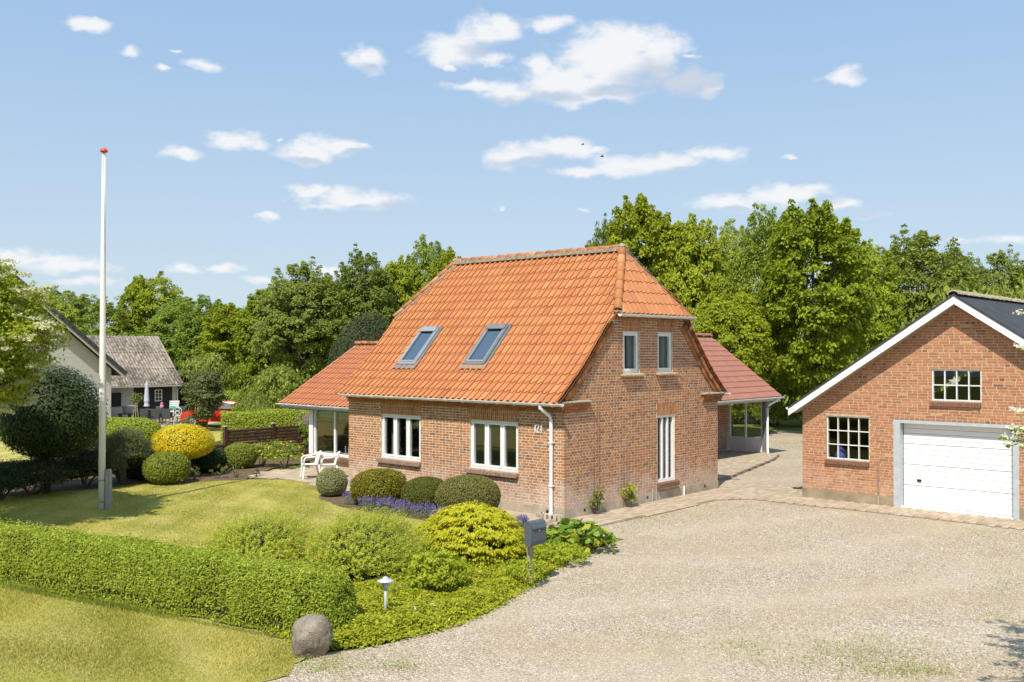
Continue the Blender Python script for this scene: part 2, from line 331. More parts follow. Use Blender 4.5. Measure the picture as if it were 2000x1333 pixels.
def ground_mats():
    # lawn: dry yellow-green turf with greener passes
    for nm, dry, green, k in (('lawn', (0.58, 0.49, 0.185), (0.38, 0.375, 0.085), 0.0), ('verge', (0.52, 0.425, 0.18), (0.34, 0.345, 0.075), 0.05), ('field', (0.30, 0.33, 0.08), (0.17, 0.215, 0.04), 0.0)):
        m, nt, b = new_mat(nm)
        big = tex_noise(nt, 0.42, 4, 0.6, sx=(1, 2.4, 1)); mid = tex_noise(nt, 2.6, 5, 0.65, sx=(1, 2.0, 1)); fine = tex_noise(nt, 70, 3, 0.7)
        f = mathn(nt, 'ADD', mathn(nt, 'MULTIPLY', big, 0.65), mathn(nt, 'MULTIPLY', mid, 0.35))
        c = mixc(nt, maprange(nt, f, 0.40, 0.62), dry, green)
        if nm == 'lawn':
            tw_ = nt.nodes.new('ShaderNodeTexCoord'); mw_ = nt.nodes.new('ShaderNodeMapping'); mw_.inputs['Rotation'].default_value = (0, 0, rad(-38)); nt.links.new(tw_.outputs['Object'], mw_.inputs[0])
            wv = nt.nodes.new('ShaderNodeTexWave'); wv.inputs['Scale'].default_value = 0.34; wv.inputs['Distortion'].default_value = 7.0; wv.inputs['Detail'].default_value = 2.0; wv.inputs['Detail Scale'].default_value = 0.35; nt.links.new(mw_.outputs[0], wv.inputs['Vector'])
            c = mixc(nt, maprange(nt, wv.outputs['Fac'], 0.55, 0.95, 0.0, 0.55), c, (0.30, 0.31, 0.06))
        c = mixc(nt, maprange(nt, fine, 0.3, 0.75, 0.0, 0.4), c, tuple(x*0.65 for x in green))
        nt.links.new(c, b.inputs['Base Color']); b.inputs['Roughness'].default_value = 0.95; b.inputs['Specular IOR Level'].default_value = 0.05
        bump(nt, b, fine, 0.7, 0.03)
    m, nt, b = new_mat('gravel')
    tc = nt.nodes.new('ShaderNodeTexCoord')
    def voro(scale, feature='F1'):
        v = nt.nodes.new('ShaderNodeTexVoronoi'); v.inputs['Scale'].default_value = scale; v.feature = feature
        nt.links.new(tc.outputs['Object'], v.inputs['Vector']); return v
    v1 = voro(62); v2 = voro(27)
    sep = nt.nodes.new('ShaderNodeSeparateColor'); nt.links.new(v1.outputs['Color'], sep.inputs[0])
    c = ramp_node(nt, sep.outputs[0], [(0.0, (0.10, 0.085, 0.06)), (0.22, (0.26, 0.21, 0.148)), (0.55, (0.40, 0.33, 0.24)), (0.85, (0.53, 0.45, 0.35)), (1.0, (0.70, 0.64, 0.55))])
    big = tex_noise(nt, 0.35, 5, 0.6)
    c = mixc(nt, maprange(nt, big, 0.42, 0.68, 0.0, 0.6), c, (0.38, 0.29, 0.19))
    tcw = nt.nodes.new('ShaderNodeTexCoord'); mpw = nt.nodes.new('ShaderNodeMapping'); mpw.inputs['Rotation'].default_value = (0, 0, rad(24)); nt.links.new(tcw.outputs['Object'], mpw.inputs[0])
    wv = nt.nodes.new('ShaderNodeTexWave'); wv.inputs['Scale'].default_value = 0.11; wv.inputs['Distortion'].default_value = 9.0; wv.inputs['Detail'].default_value = 4.0; wv.inputs['Detail Scale'].default_value = 0.7; nt.links.new(mpw.outputs[0], wv.inputs['Vector'])
    c = mixc(nt, maprange(nt, wv.outputs['Fac'], 0.5, 1.0, 0.0, 0.28), c, (0.50, 0.425, 0.325))
    n7 = tex_noise(nt, 1.7, 5, 0.7)
    c = mixc(nt, maprange(nt, n7, 0.48, 0.75, 0.0, 0.42), c, (0.27, 0.215, 0.14))
    n5 = tex_noise(nt, 0.55, 6, 0.72)
    c = mixc(nt, maprange(nt, n5, 0.56, 0.76, 0.0, 0.6), c, (0.29, 0.25, 0.10))
    d = maprange(nt, v1.outputs['Distance'], 0.0, 0.02, 1.0, 0.0)
    nt.links.new(c, b.inputs['Base Color']); b.inputs['Roughness'].default_value = 0.9; b.inputs['Specular IOR Level'].default_value = 0.15
    bump(nt, b, mathn(nt, 'ADD', d, mathn(nt, 'MULTIPLY', maprange(nt, v2.outputs['Distance'], 0, 0.05, 1, 0), 0.6)), 0.8, 0.012)
    m, nt, b = new_mat('pebble')
    c = ramp_node(nt, attr(nt, 'rnd'), [(0.0, (0.10, 0.085, 0.06)), (0.25, (0.27, 0.22, 0.155)), (0.65, (0.43, 0.36, 0.265)), (1.0, (0.70, 0.64, 0.55))])
    nt.links.new(c, b.inputs['Base Color']); b.inputs['Roughness'].default_value = 0.85
    m, nt, b = new_mat('paver')
    c = ramp_node(nt, attr(nt, 'rnd'), [(0.0, (0.37, 0.30, 0.215)), (0.5, (0.44, 0.36, 0.265)), (1.0, (0.50, 0.42, 0.32))])
    n = tex_noise(nt, 3.0, 5, 0.65)
    c = mixc(nt, maprange(nt, n, 0.45, 0.75, 0, 0.5), c, (0.34, 0.26, 0.15))
    nt.links.new(c, b.inputs['Base Color']); b.inputs['Roughness'].default_value = 0.9; b.inputs['Specular IOR Level'].default_value = 0.1
    bump(nt, b, tex_noise(nt, 60, 3), 0.3, 0.004)
    plain('paver_joint', (0.31, 0.255, 0.18), 0.95, 0.25, 10, spec=0.05)
    # boulder
    m, nt, b = new_mat('boulder')
    a1 = tex_noise(nt, 5, 6, 0.65); a2 = tex_noise(nt, 45, 4, 0.7)
    c = ramp_node(nt, a1, [(0.3, (0.20, 0.17, 0.13)), (0.55, (0.36, 0.315, 0.245)), (0.8, (0.48, 0.425, 0.34))])
    c = mixc(nt, maprange(nt, a2, 0.45, 0.75, 0, 0.4), c, (0.15, 0.13, 0.10))
    nt.links.new(c, b.inputs['Base Color']); b.inputs['Roughness'].default_value = 0.9; b.inputs['Specular IOR Level'].default_value = 0.1
    bump(nt, b, mathn(nt, 'ADD', a2, mathn(nt, 'MULTIPLY', a1, 2.5)), 0.9, 0.03)
    # weathered fibre cement
    m, nt, b = new_mat('fibre_cement')
    a1 = tex_noise(nt, 5, 6, 0.75); a2 = tex_noise(nt, 0.6, 3, 0.5)
    c = ramp_node(nt, mathn(nt, 'ADD', a1, mathn(nt, 'MULTIPLY', mathn(nt, 'SUBTRACT', a2, 0.5), 0.5)), [(0.38, (0.10, 0.085, 0.07)), (0.52, (0.27, 0.23, 0.185)), (0.7, (0.42, 0.365, 0.30))])
    nt.links.new(c, b.inputs['Base Color']); b.inputs['Roughness'].default_value = 0.95
ground_mats()
def M(n): return MATS[n]
# ------------------------------------------------------------------ object helpers
ORG = {}
def tag(o, label=None, cat=None, group=None, kind=None):
    if label: o['label'] = label
    if cat: o['category'] = cat
    if group: o['group'] = group
    if kind: o['kind'] = kind
    return o
def thing(name, label, cat, loc, group=None):
    o = bpy.data.objects.new(name, None); COL.objects.link(o); o.location = loc; o.empty_display_size = 0.2
    ORG[o] = np.array(loc, float); return tag(o, label, cat, group)
def link_mesh(name, me, parent, mat, origin=None):
    o = bpy.data.objects.new(name, me); COL.objects.link(o)
    if mat: me.materials.append(M(mat))
    if parent is not None: o.parent = parent; ORG[o] = ORG[parent]
    else:
        ORG[o] = np.array(origin if origin is not None else (0, 0, 0), float); o.location = ORG[o]
    return o
def clone(o, loc, rz=0.0, s=1.0, label=None):
    """copy of a thing with copies of its parts and sub-parts"""
    def cp(src, par):
        c = src.copy(); COL.objects.link(c); c.parent = par
        for ch in src.children: cp(ch, c)
        return c
    r = cp(o, None); r.location = loc; r.rotation_euler = (0, 0, rz)
    r.scale = (s, s, s) if np.isscalar(s) else s
    if label: r['label'] = label
    return r

class MB:
    def __init__(s): s.v = []; s.f = []; s.r = []
    def add(s, vs, fs, r=0.5):
        o = len(s.v); s.v += [tuple(map(float, q)) for q in vs]
        s.f += [tuple(i+o for i in f) for f in fs]; s.r += [r]*len(fs); return s
    def box(s, a, b, r=0.5):
        x0, y0, z0 = a; x1, y1, z1 = b
        return s.add([(x0,y0,z0),(x1,y0,z0),(x1,y1,z0),(x0,y1,z0),(x0,y0,z1),(x1,y0,z1),(x1,y1,z1),(x0,y1,z1)],
              [(0,3,2,1),(4,5,6,7),(0,1,5,4),(1,2,6,5),(2,3,7,6),(3,0,4,7)], r)
    def hexa(s, P, r=0.5):   # 8 points: bottom loop, top loop
        return s.add(P, [(0,3,2,1),(4,5,6,7),(0,1,5,4),(1,2,6,5),(2,3,7,6),(3,0,4,7)], r)
    def bar(s, p, q, w, h, up=(0, 0, 1), r=0.5):
        p = np.array(p, float); q = np.array(q, float); d = q-p; d /= np.linalg.norm(d)
        sd = np.cross(d, up); sd /= np.linalg.norm(sd); u = np.cross(sd, d)
        c = [(-1,-1),(1,-1),(1,1),(-1,1)]
        return s.hexa([p+sd*w/2*a+u*h/2*b for a, b in c]+[q+sd*w/2*a+u*h/2*b for a, b in c], r)
    def tube(s, pts, rr, n=8, cap=True, r=0.5):
        pts = [np.array(p, float) for p in pts]; rr = rr if hasattr(rr, '__len__') else [rr]*len(pts)
        vs = []; k = len(pts); ref = np.array((0.13, 0.21, 1.0))
        for i, p in enumerate(pts):
            d = pts[min(i+1, k-1)]-pts[max(i-1, 0)]; d = d/(np.linalg.norm(d)+1e-9)
            rf = ref if abs(d @ ref) < 0.97*np.linalg.norm(ref) else np.array((1.0, 0.1, 0))
            a = np.cross(d, rf); a /= np.linalg.norm(a); b = np.cross(d, a)
            vs += [p+rr[i]*(math.cos(t)*a+math.sin(t)*b) for t in np.linspace(0, 2*math.pi, n, endpoint=False)]
        fs = [(i*n+j, i*n+(j+1) % n, (i+1)*n+(j+1) % n, (i+1)*n+j) for i in range(k-1) for j in range(n)]
        if cap: fs += [tuple(range(n))[::-1], tuple((k-1)*n+j for j in range(n))]
        return s.add(vs, fs, r)
    def lathe(s, prof, c, n=20, r=0.5):
        vs = []; k = len(prof)
        for (ra, z) in prof: vs += [(c[0]+ra*math.cos(t), c[1]+ra*math.sin(t), c[2]+z) for t in np.linspace(0, 2*math.pi, n, endpoint=False)]
        fs = [(i*n+j, i*n+(j+1) % n, (i+1)*n+(j+1) % n, (i+1)*n+j) for i in range(k-1) for j in range(n)]
        fs += [tuple(range(n))[::-1], tuple((k-1)*n+j for j in range(n))]
        return s.add(vs, fs, r)
    def poly(s, pts, r=0.5): return s.add(pts, [tuple(range(len(pts)))], r)
    def prism(s, pts2, z0, z1, r=0.5):
        n = len(pts2); vs = [(x, y, z0) for x, y in pts2]+[(x, y, z1) for x, y in pts2]
        return s.add(vs, [tuple(range(n))[::-1], tuple(range(n, 2*n))]+[(i, (i+1) % n, n+(i+1) % n, n+i) for i in range(n)], r)
    def build(s, name, mat, parent=None, origin=None, smooth=False, kind=None, label=None):
        o0 = ORG[parent] if parent is not None else np.array(origin if origin is not None else (0, 0, 0), float)
        me = bpy.data.meshes.new(name)
        me.from_pydata((np.array(s.v, float)-o0).tolist(), [], s.f)
        at = me.attributes.new('rnd', 'FLOAT', 'FACE'); at.data.foreach_set('value', np.array(s.r, np.float32))
        if smooth: me.polygons.foreach_set('use_smooth', [True]*len(me.polygons))
        o = link_mesh(name, me, parent, mat, o0 if parent is None else None)
        if kind: o['kind'] = kind
        if label: o['label'] = label
        return o

def quads_mesh(name, V, Q, rnd, mat, parent=None, origin=None, smooth=False):
    """V (n,3), Q (m,k) index array with equal k, rnd (m,)"""
    o0 = ORG[parent] if parent is not None else np.array(origin if origin is not None else (0, 0, 0), float)
    me = bpy.data.meshes.new(name); V = np.asarray(V, np.float64)-o0; Q = np.asarray(Q, np.int32); k = Q.shape[1]
    me.vertices.add(len(V)); me.vertices.foreach_set('co', V.astype(np.float32).ravel())
    me.loops.add(Q.size); me.loops.foreach_set('vertex_index', Q.ravel())
    me.polygons.add(len(Q)); me.polygons.foreach_set('loop_start', np.arange(0, Q.size, k, dtype=np.int32))
    try: me.polygons.foreach_set('loop_total', np.full(len(Q), k, np.int32))
    except Exception: pass
    if smooth: me.polygons.foreach_set('use_smooth', np.ones(len(Q), bool))
    me.update(calc_edges=True)
    at = me.attributes.new('rnd', 'FLOAT', 'FACE'); at.data.foreach_set('value', np.asarray(rnd, np.float32))
    return link_mesh(name, me, parent, mat, o0 if parent is None else None)

def unit(a): return a/(np.linalg.norm(a, axis=-1, keepdims=True)+1e-9)
def leaves(name, P, Nrm, size, mat, parent=None, origin=None, aspect=0.55, droop=0.0, rnd=None, seed=0, jitter=0.6, dirs=None):
    """one small pointed leaf per point, facing roughly Nrm"""
    g = np.random.default_rng(seed); n = len(P)
    nr = unit(unit(np.asarray(Nrm, float)) + 0.45*np.array(to_sun) + g.normal(0, jitter, (n, 3)))
    t = g.normal(0, 1, (n, 3)) if dirs is None else dirs + g.normal(0, 0.35, (n, 3))
    t[:, 2] -= droop
    t = unit(t - nr*np.sum(t*nr, 1, keepdims=True)); b = np.cross(nr, t)
    s = (size*g.uniform(0.6, 1.35, n))[:, None] if np.isscalar(size) else np.asarray(size)[:, None]
    V = np.empty((n, 4, 3)); w = s*aspect*0.5
    V[:, 0] = P - t*s*0.5; V[:, 1] = P + b*w - nr*s*0.06; V[:, 2] = P + t*s*0.5 - nr*s*0.12; V[:, 3] = P - b*w - nr*s*0.06
    if rnd is None: rnd = g.beta(2.2, 2.2, n)
    Q = np.arange(n*4).reshape(n, 4)
    return quads_mesh(name, V.reshape(-1, 3), Q, rnd, mat, parent, origin)

def sphere_pts(g, n):
    return unit(g.normal(0, 1, (n, 3)))
def lump(dirs, seed, amp=0.12, k=7):
    """smooth random bumps on a sphere of directions"""
    g = np.random.default_rng(seed); out = np.zeros(len(dirs))
    for i in range(k):
        c = unit(g.normal(0, 1, 3)); out += amp*g.uniform(-0.6, 1)*np.exp(-((1-dirs @ c)*g.uniform(3, 9)))
    return 1+out

def ball_bush(name, label, base, rx, ry, h, n, size, mat, cat='bush', group=None, seed=1, amp=0.05, squash=2.3, fuzz=0.03, zmin=0.05, core=True, aspect=0.6, jitter=0.55):
    """a clipped or rounded bush: dense leaf shell over a twiggy core"""
    g = np.random.default_rng(seed); t = thing(name, label, cat, base, group)
    d = sphere_pts(g, n); d = d[d[:, 2] > -0.85]; m = len(d)
    sup = (np.abs(d[:, 0])**squash+np.abs(d[:, 1])**squash+np.abs(d[:, 2])**squash)**(-1/squash)
    rr = sup*lump(d, seed, amp)*(1-np.abs(g.normal(0, fuzz, m))*np.where(g.random(m) < 0.5, 2.2, -0.6))
    P = d*rr[:, None]*np.array((rx, ry, h/2)); P[:, 2] += h/2
    keep = P[:, 2] > zmin; P = P[keep]; d = d[keep]
    nrm = unit(d/np.array((rx, ry, h/2)))
    leaves('foliage', P+np.array(base), nrm, size, mat, t, aspect=aspect, seed=seed, jitter=jitter)
    if core:
        c = MB(); c.lathe([(0.02, 0.0), (0.45, 0.02), (0.86, 0.25), (0.93, 0.5), (0.82, 0.78), (0.45, 0.93), (0.02, 0.955)], (0, 0, 0), 16)
        c.v = [(base[0]+x*rx*0.93, base[1]+y*ry*0.93, base[2]+z*h) for x, y, z in c.v]
        c.build('twigs', 'twig', t, smooth=True)
    return t

def clump_pts(g, centres, radii, per, flat=0.75, shell=0.35):
    """points and outward normals on many small leaf clumps"""
    n = len(centres); idx = np.repeat(np.arange(n), per); d = sphere_pts(g, len(idx))
    d[:, 2] = np.where(d[:, 2] < -0.3, -d[:, 2]*0.6, d[:, 2])
    r = radii[idx]*(1-shell*g.random(len(idx))**1.3)
    P = centres[idx]+d*r[:, None]*np.array((1, 1, flat))
    return P, unit(d), idx

def loose_bush(name, label, base, rx, ry, h, clumps, per, size, mat, cat='shrub', group=None, seed=1, crad=0.22, aspect=0.45, droop=0.0, stems=8, flat=0.8, up=0.0, mats2=None, zlow=0.12):
    g = np.random.default_rng(seed); t = thing(name, label, cat, base, group)
    d = sphere_pts(g, clumps*2); d = d[d[:, 2] > -0.55][:clumps]
    rr = (0.45+0.55*g.random(len(d))**0.45)*lump(d, seed, 0.3)
    C = d*rr[:, None]*np.array((rx, ry, h*0.5))*0.88; C[:, 2] += h*0.5; C[:, 2] = np.maximum(C[:, 2], zlow*h)
    R = crad*g.uniform(0.6, 1.3, len(C))*min(rx, ry, h)
    P, nr, idx = clump_pts(g, C, R, per, flat)
    nr = unit(nr+0.5*unit(C[idx]-np.array((0, 0, h*0.35)))+np.array((0, 0, up)))
    P[:, 2] = np.maximum(P[:, 2], 0.02)
    rn = np.clip(g.beta(2.2, 2.2, len(P))*0.8+0.2*g.random(len(C))[idx], 0, 1)
    leaves('foliage', P+np.array(base), nr, size, mat, t, aspect=aspect, droop=droop, seed=seed, rnd=rn)
    s = MB()
    for k in range(stems):
        c = C[g.integers(len(C))]; s.tube([base+np.array((c[0]*0.1, c[1]*0.1, 0)), base+c*np.array((0.45, 0.45, 0.55)), base+c], [0.022*h, 0.016*h, 0.006*h], 5)
    s.build('stems', 'bark', t)
    return t

def make_tree(name, label, cat, h, crx, cry, cz0, n_clump, per, leaf, mat, seed, trunk_r=0.16, group=None, pointy=0.0, crad=0.13, aspect=0.7, flowers=None, loc=(0, 0, 0), droop=0.15, dense=0.5, twigs=40):
    """tapered trunk with limbs; crown of leaf clumps with an uneven outline"""
    g = np.random.default_rng(seed); t = thing(name, label, cat, loc, group); L0 = np.array(loc, float)
    ch = h-cz0; mid = cz0+ch*0.5
    d = sphere_pts(g, n_clump)
    rr = (dense+(1-dense)*g.random(n_clump)**0.4)*lump(d, seed+3, 0.42, 12)
    taper = 1-pointy*np.clip(d[:, 2], 0, 1)
    C = d*rr[:, None]*np.array((crx, cry, ch*0.5))*0.86; C[:, 0] *= taper; C[:, 1] *= taper; C[:, 2] += mid
    # leafy sprays that break the outline: short chains of small clumps growing out of the crown
    e = sphere_pts(g, twigs); e[:, 2] = np.abs(e[:, 2])*1.1-0.2; e = unit(e); le = lump(e, seed+3, 0.42, 12); reach = g.uniform(0.0, 0.085, twigs)
    E = []; RE = []; sz = min(crx, cry, ch*0.5)
    for f in np.linspace(0, 1, 5):
        q = e*(le*(0.84+f*(0.06+reach)))[:, None]*np.array((crx, cry, ch*0.5)); q[:, 2] += mid+f*reach*ch*0.35; E.append(q+g.normal(0, 0.012*sz, q.shape)); RE.append(crad*sz*(1.45-0.75*f)*g.uniform(0.7, 1.15, twigs))
    E = np.vstack(E)
    Cs = np.vstack([C, E])
    R = np.concatenate([crad*2*sz*g.uniform(0.55, 1.25, n_clump), np.concatenate(RE)])
    P, nr, idx = clump_pts(g, Cs, R, per, 0.72, 0.5)
    tw = idx >= n_clump; keep = ~(tw & (g.random(len(idx)) < 0.70)); P, nr, idx = P[keep], nr[keep], idx[keep]
    out = unit((Cs[idx]-np.array((0, 0, mid)))/np.array((crx, cry, ch*0.5)))
    nr = unit(nr*0.8+out*0.5+np.array((0, 0, 0.35)))
    rn = np.clip(0.65*g.beta(2.2, 2.2, len(P))+0.35*g.random(len(Cs))[idx], 0, 1)
    leaves('crown', P+L0, nr, leaf, mat, t, aspect=aspect, droop=droop, seed=seed, rnd=rn, jitter=0.5)
    s = MB(); lean = g.normal(0, 0.12, 2)
    top = np.array((lean[0]*2, lean[1]*2, cz0+ch*0.72))
    pts = [np.array((0, 0, -0.05)), np.array((lean[0]*0.4, lean[1]*0.4, cz0*0.6)), np.array((lean[0], lean[1], cz0+ch*0.3)), top]
    s.tube([p+L0 for p in pts], [trunk_r*1.25, trunk_r, trunk_r*0.7, trunk_r*0.2], 8)
    for k in g.choice(len(C), min(22, len(C)), replace=False):
        a = pts[1]+(pts[3]-pts[1])*g.uniform(0.1, 0.75); c = C[k]; m_ = (a+c)/2+np.array((0, 0, 0.06*ch))
        s.tube([a+L0, m_+L0, c+L0], [trunk_r*0.42, trunk_r*0.26, trunk_r*0.06], 5)
    s.build('trunk', 'bark', t, smooth=True)
    if flowers:
        fm, fn, fper, fs = flowers
        sel = d[:, 2] > -0.75; cc = np.vstack([C[sel]*1.0, E]); k = g.choice(len(cc), min(fn, len(cc)), replace=False)
        cen = cc[k]+unit((cc[k]-np.array((0, 0, mid))))*crad*1.5*sz
        P2, n2, i2 = clump_pts(g, cen, np.full(len(cen), fs*2.6), fper, 0.6, 0.9)
        leaves('blossom', P2+L0, unit(n2+np.array((0, 0, 0.6))), fs, fm, t, aspect=0.8, seed=seed+9)
    return t

# ------------------------------------------------------------------ masonry helpers
class Plane:
    """a vertical wall face: s along, z up, d outward"""
    def __init__(s, o, along, out): s.o = np.array(o, float); s.a = np.array((*along, 0.0)); s.n = np.array((*out, 0.0))
    def p(s, a, z, d=0.0): return s.o+s.a*a+np.array((0, 0, z))+s.n*d
    def box(s, mb, a0, a1, z0, z1, d0, d1, r=0.5):
        mb.hexa([s.p(a0,z0,d0), s.p(a1,z0,d0), s.p(a1,z0,d1), s.p(a0,z0,d1), s.p(a0,z1,d0), s.p(a1,z1,d0), s.p(a1,z1,d1), s.p(a0,z1,d1)], r)

def wall_sheet(pl, lo, hi, zs, openings, d=-0.0028, reveal=0.14):
    """face of a wall with its openings and their reveals; lo/hi give the wall's edges at a height"""
    mb = MB(); lev = sorted(set(list(zs)+[z for o in openings for z in (o[2], o[3]) if zs[0] < z < zs[-1]]))
    for za, zb in zip(lev[:-1], lev[1:]):
        zm = (za+zb)/2
        ops = sorted([o for o in openings if o[2] <= zm <= o[3]])
        cuts = [(lo(za), lo(zb))]+[q for o in ops for q in ((o[0], o[0]), (o[1], o[1]))]+[(hi(za), hi(zb))]
        for i in range(0, len(cuts), 2):
            a, b = cuts[i], cuts[i+1]
            mb.poly([pl.p(a[0], za, d), pl.p(b[0], za, d), pl.p(b[1], zb, d), pl.p(a[1], zb, d)])
    for (a, b, z0, z1) in openings:
        r = -reveal
        for q in ([(a,z0),(a,z1)], [(b,z1),(b,z0)], [(a,z1),(b,z1)], [(b,z0),(a,z0)]):
            mb.poly([pl.p(*q[0], d), pl.p(*q[1], d), pl.p(*q[1], r), pl.p(*q[0], r)])
    return mb

COURSE, BH = 0.0667, 0.0500
def lay_bricks(pl, lo, hi, z0, z1, holes, bond='cross', corner_lo=None, corner_hi=None, seed=0, depth=0.05, phase=0):
    """list of bricks (a0,a1,z0,z1,d0,d1,rnd). corner_hi 'own': quoin bricks keep their depth; corner_lo 'give': room left for them"""
    g = random.Random(seed); out = []; k = 0; z = z0; J = 0.016
    while z+BH <= z1+1e-6:
        zm = z+BH/2; s0, s1 = lo(zm), hi(zm); kk = k+phase
        stretch = (kk % 2 == 0) if bond == 'cross' else (kk % 5 != 4)
        full = 0.228 if stretch else 0.108
        if bond == 'cross': first = ((0.108 if kk % 4 == 2 else 0.228) if stretch else 0.048)
        else: first = [0.228, 0.108, 0.168, 0.072, 0.054][kk % 5]
        ivs = []; rev = corner_hi == 'own'; length = s1-s0; a = 0.0
        if rev: ivs.append((0.0, full, True)); a = full+J
        if corner_lo == 'give': a = (0.228 if stretch else 0.108)+J
        w = first
        while a < length:
            ivs.append((a, min(a+w, length), False)); a += w+J; w = full
        gaps = [(h[0], h[1]) for h in holes if h[2]-0.02 < zm < h[3]+0.02]
        for (i0, i1, quoin) in ivs:
            x0, x1 = (s1-i1, s1-i0) if rev else (s0+i0, s0+i1)
            segs = [(x0, x1)]
            for (h0, h1) in gaps:
                ns = []
                for (p, q) in segs:
                    if q <= h0 or p >= h1: ns.append((p, q))
                    else:
                        if p < h0: ns.append((p, h0))
                        if q > h1: ns.append((h1, q))
                segs = ns
            for (p, q) in segs:
                if q-p < 0.028: continue
                rn = min(1, max(0, g.betavariate(2.4, 1.9)-(0.25 if (not stretch and g.random() < 0.35) else 0)))
                j = g.uniform(-0.001, 0.0018); dz = g.uniform(-0.002, 0.002); e = g.uniform(0, 0.003); dp = depth
                if quoin: dp = 0.108 if stretch else 0.228; j = 0.0
                out.append((p+e, q if quoin else q-e, z+dz, z+BH+dz, -dp, j, rn))
        z += COURSE; k += 1
    return out
def soldier(pl, a0, a1, z0, z1, seed=0):
    g = random.Random(seed); out = []; n = max(1, round((a1-a0)/0.0667)); w = (a1-a0)/n
    for i in range(n):
        zc = z0+(0.228 if i % 2 else 0.108)
        for (p, q) in ((z0, zc-0.006), (zc+0.006, z1)):
            if q-p > 0.02: out.append((a0+i*w+0.005, a0+(i+1)*w-0.006, p, q, -0.05, g.uniform(-0.002, 0.003), g.betavariate(3, 2)))
    return out
def brick_faces(mb, pl, b):
    a0, a1, z0, z1, d0, d1, r = b
    P = [pl.p(a0,z0,d0), pl.p(a1,z0,d0), pl.p(a1,z1,d0), pl.p(a0,z1,d0), pl.p(a0,z0,d1), pl.p(a1,z0,d1), pl.p(a1,z1,d1), pl.p(a0,z1,d1)]
    mb.add(P, [(4,5,6,7),(0,4,7,3),(5,1,2,6),(7,6,2,3),(0,1,5,4)], r)
def emit_bricks(groups, parent_of, mat, n_single):
    """groups: list of (plane, bricks, parent); the largest in view become objects, the rest one mesh per wall"""
    allb = []
    for gi, (pl, bs, par) in enumerate(groups):
        for b in bs:
            c = pl.p((b[0]+b[1])/2, (b[2]+b[3])/2); v = c-CAM; dp = v @ CF
            u = 1000+FPX*(v @ CR)/dp; vv = 666.5-FPX*(v @ CU)/dp
            vis = (20 < u < 1980 and 20 < vv < 1310 and (pl.n @ (-v)) > 0 and par['front'])
            sz = (b[1]-b[0])*(b[3]-b[2])*abs(pl.n @ v)/dp**3 if vis else 0
            allb.append((sz, gi, b))
    order = sorted(range(len(allb)), key=lambda i: -allb[i][0])
    single = set(order[:n_single])
    rest = {}
    for i, (sz, gi, b) in enumerate(allb):
        pl, bs, par = groups[gi]
        if i in single and sz > 0:
            mb = MB(); brick_faces(mb, pl, b); mb.build('brick', mat, par['obj'])
        else: brick_faces(rest.setdefault(gi, MB()), pl, b)
    for gi, mb in rest.items(): mb.build('brickwork', mat, groups[gi][2]['obj'], kind='stuff')

# ------------------------------------------------------------------ roof tiles
TPF = np.array([0.0, 0.14, 0.32, 0.50, 0.62, 0.74, 0.86, 0.95, 1.0]); TPH = np.array([0.12, -0.10, -0.15, 0.05, 0.55, 1.15, 1.50, 1.42, 1.15])
def tile_pts(orig, ua, prof, w, t0, t1, amp, lift, thick, a):
    """one pantile: hollow and roll across (ua), lying on the roof profile from slope length t0 to t1; its edge laps the next tile"""
    P0, n0 = prof(t0); P1, n1 = prof(t1); o = np.array(orig); u = np.array(ua); V = []
    for f, h in zip(TPF, TPH*amp):
        x = o+u*(a+f*w)
        V += [x+P0+n0*(h+lift+amp*0.4), x+P1+n1*(h+amp*0.4), x+P0+n0*(h+lift+amp*0.4-thick)]
    na = len(TPF); Q = []
    for i in range(na-1):
        k = 3*i; Q.append((k, k+3, k+4, k+1)); Q.append((k+2, k+5, k+3, k))
    e = 3*(na-1); b = len(V); V += [o+u*(a+w)+P0+n0*(lift-amp*0.1), o+u*(a+w)+P1+n1*(-amp*0.1)]
    Q.append((b, b+1, e+1, e))
    return V, Q
def profile(pts2, out):
    """pts2: (horizontal run, z) up the slope; out: horizontal unit vector pointing up-slope"""
    pts = [np.array((r*out[0], r*out[1], z)) for r, z in pts2]
    L = [0.0]
    for a, b in zip(pts[:-1], pts[1:]): L.append(L[-1]+np.linalg.norm(b-a))
    def f(t):
        i = max(0, min(len(pts)-2, int(np.searchsorted(L, t, side='right'))-1))
        d = (pts[i+1]-pts[i])/(L[i+1]-L[i]); n = np.array((-out[0]*d[2], -out[1]*d[2], math.hypot(d[0], d[1])))
        return pts[i]+d*(t-L[i]), n
    return f, L[-1]
def tile_roof(orig, ua, prof, total, a0, a1, gauge, w, amp, clampf, skip=None, seed=0, t_start=0.0):
    g = random.Random(seed); rows = max(1, round((total-t_start)/gauge)); gauge = (total-t_start)/rows; cols = math.ceil((a1-a0)/w); w = (a1-a0)/cols
    out = []
    for r in range(rows):
        t0 = t_start+r*gauge-0.015; t1 = min(total, t_start+(r+1)*gauge+0.05)
        for c in range(cols):
            a = a0+c*w; dt = g.uniform(-0.006, 0.006)
            V, Q = tile_pts(orig, ua, prof, w, t0+dt, t1, amp, 0.026+g.uniform(-0.003, 0.004), 0.018, a)
            ctr = np.mean(V, axis=0)
            if skip and skip(ctr): continue
            V2 = [clampf(v) for v in V] if clampf else V
            if V2 is None or any(v is None for v in V2): continue
            V2 = np.array(V2)
            if np.ptp(V2 @ np.array(ua)) < 0.02: continue
            out.append((V2, Q, min(1, max(0, g.gauss(0.55, 0.14)))))
    return out
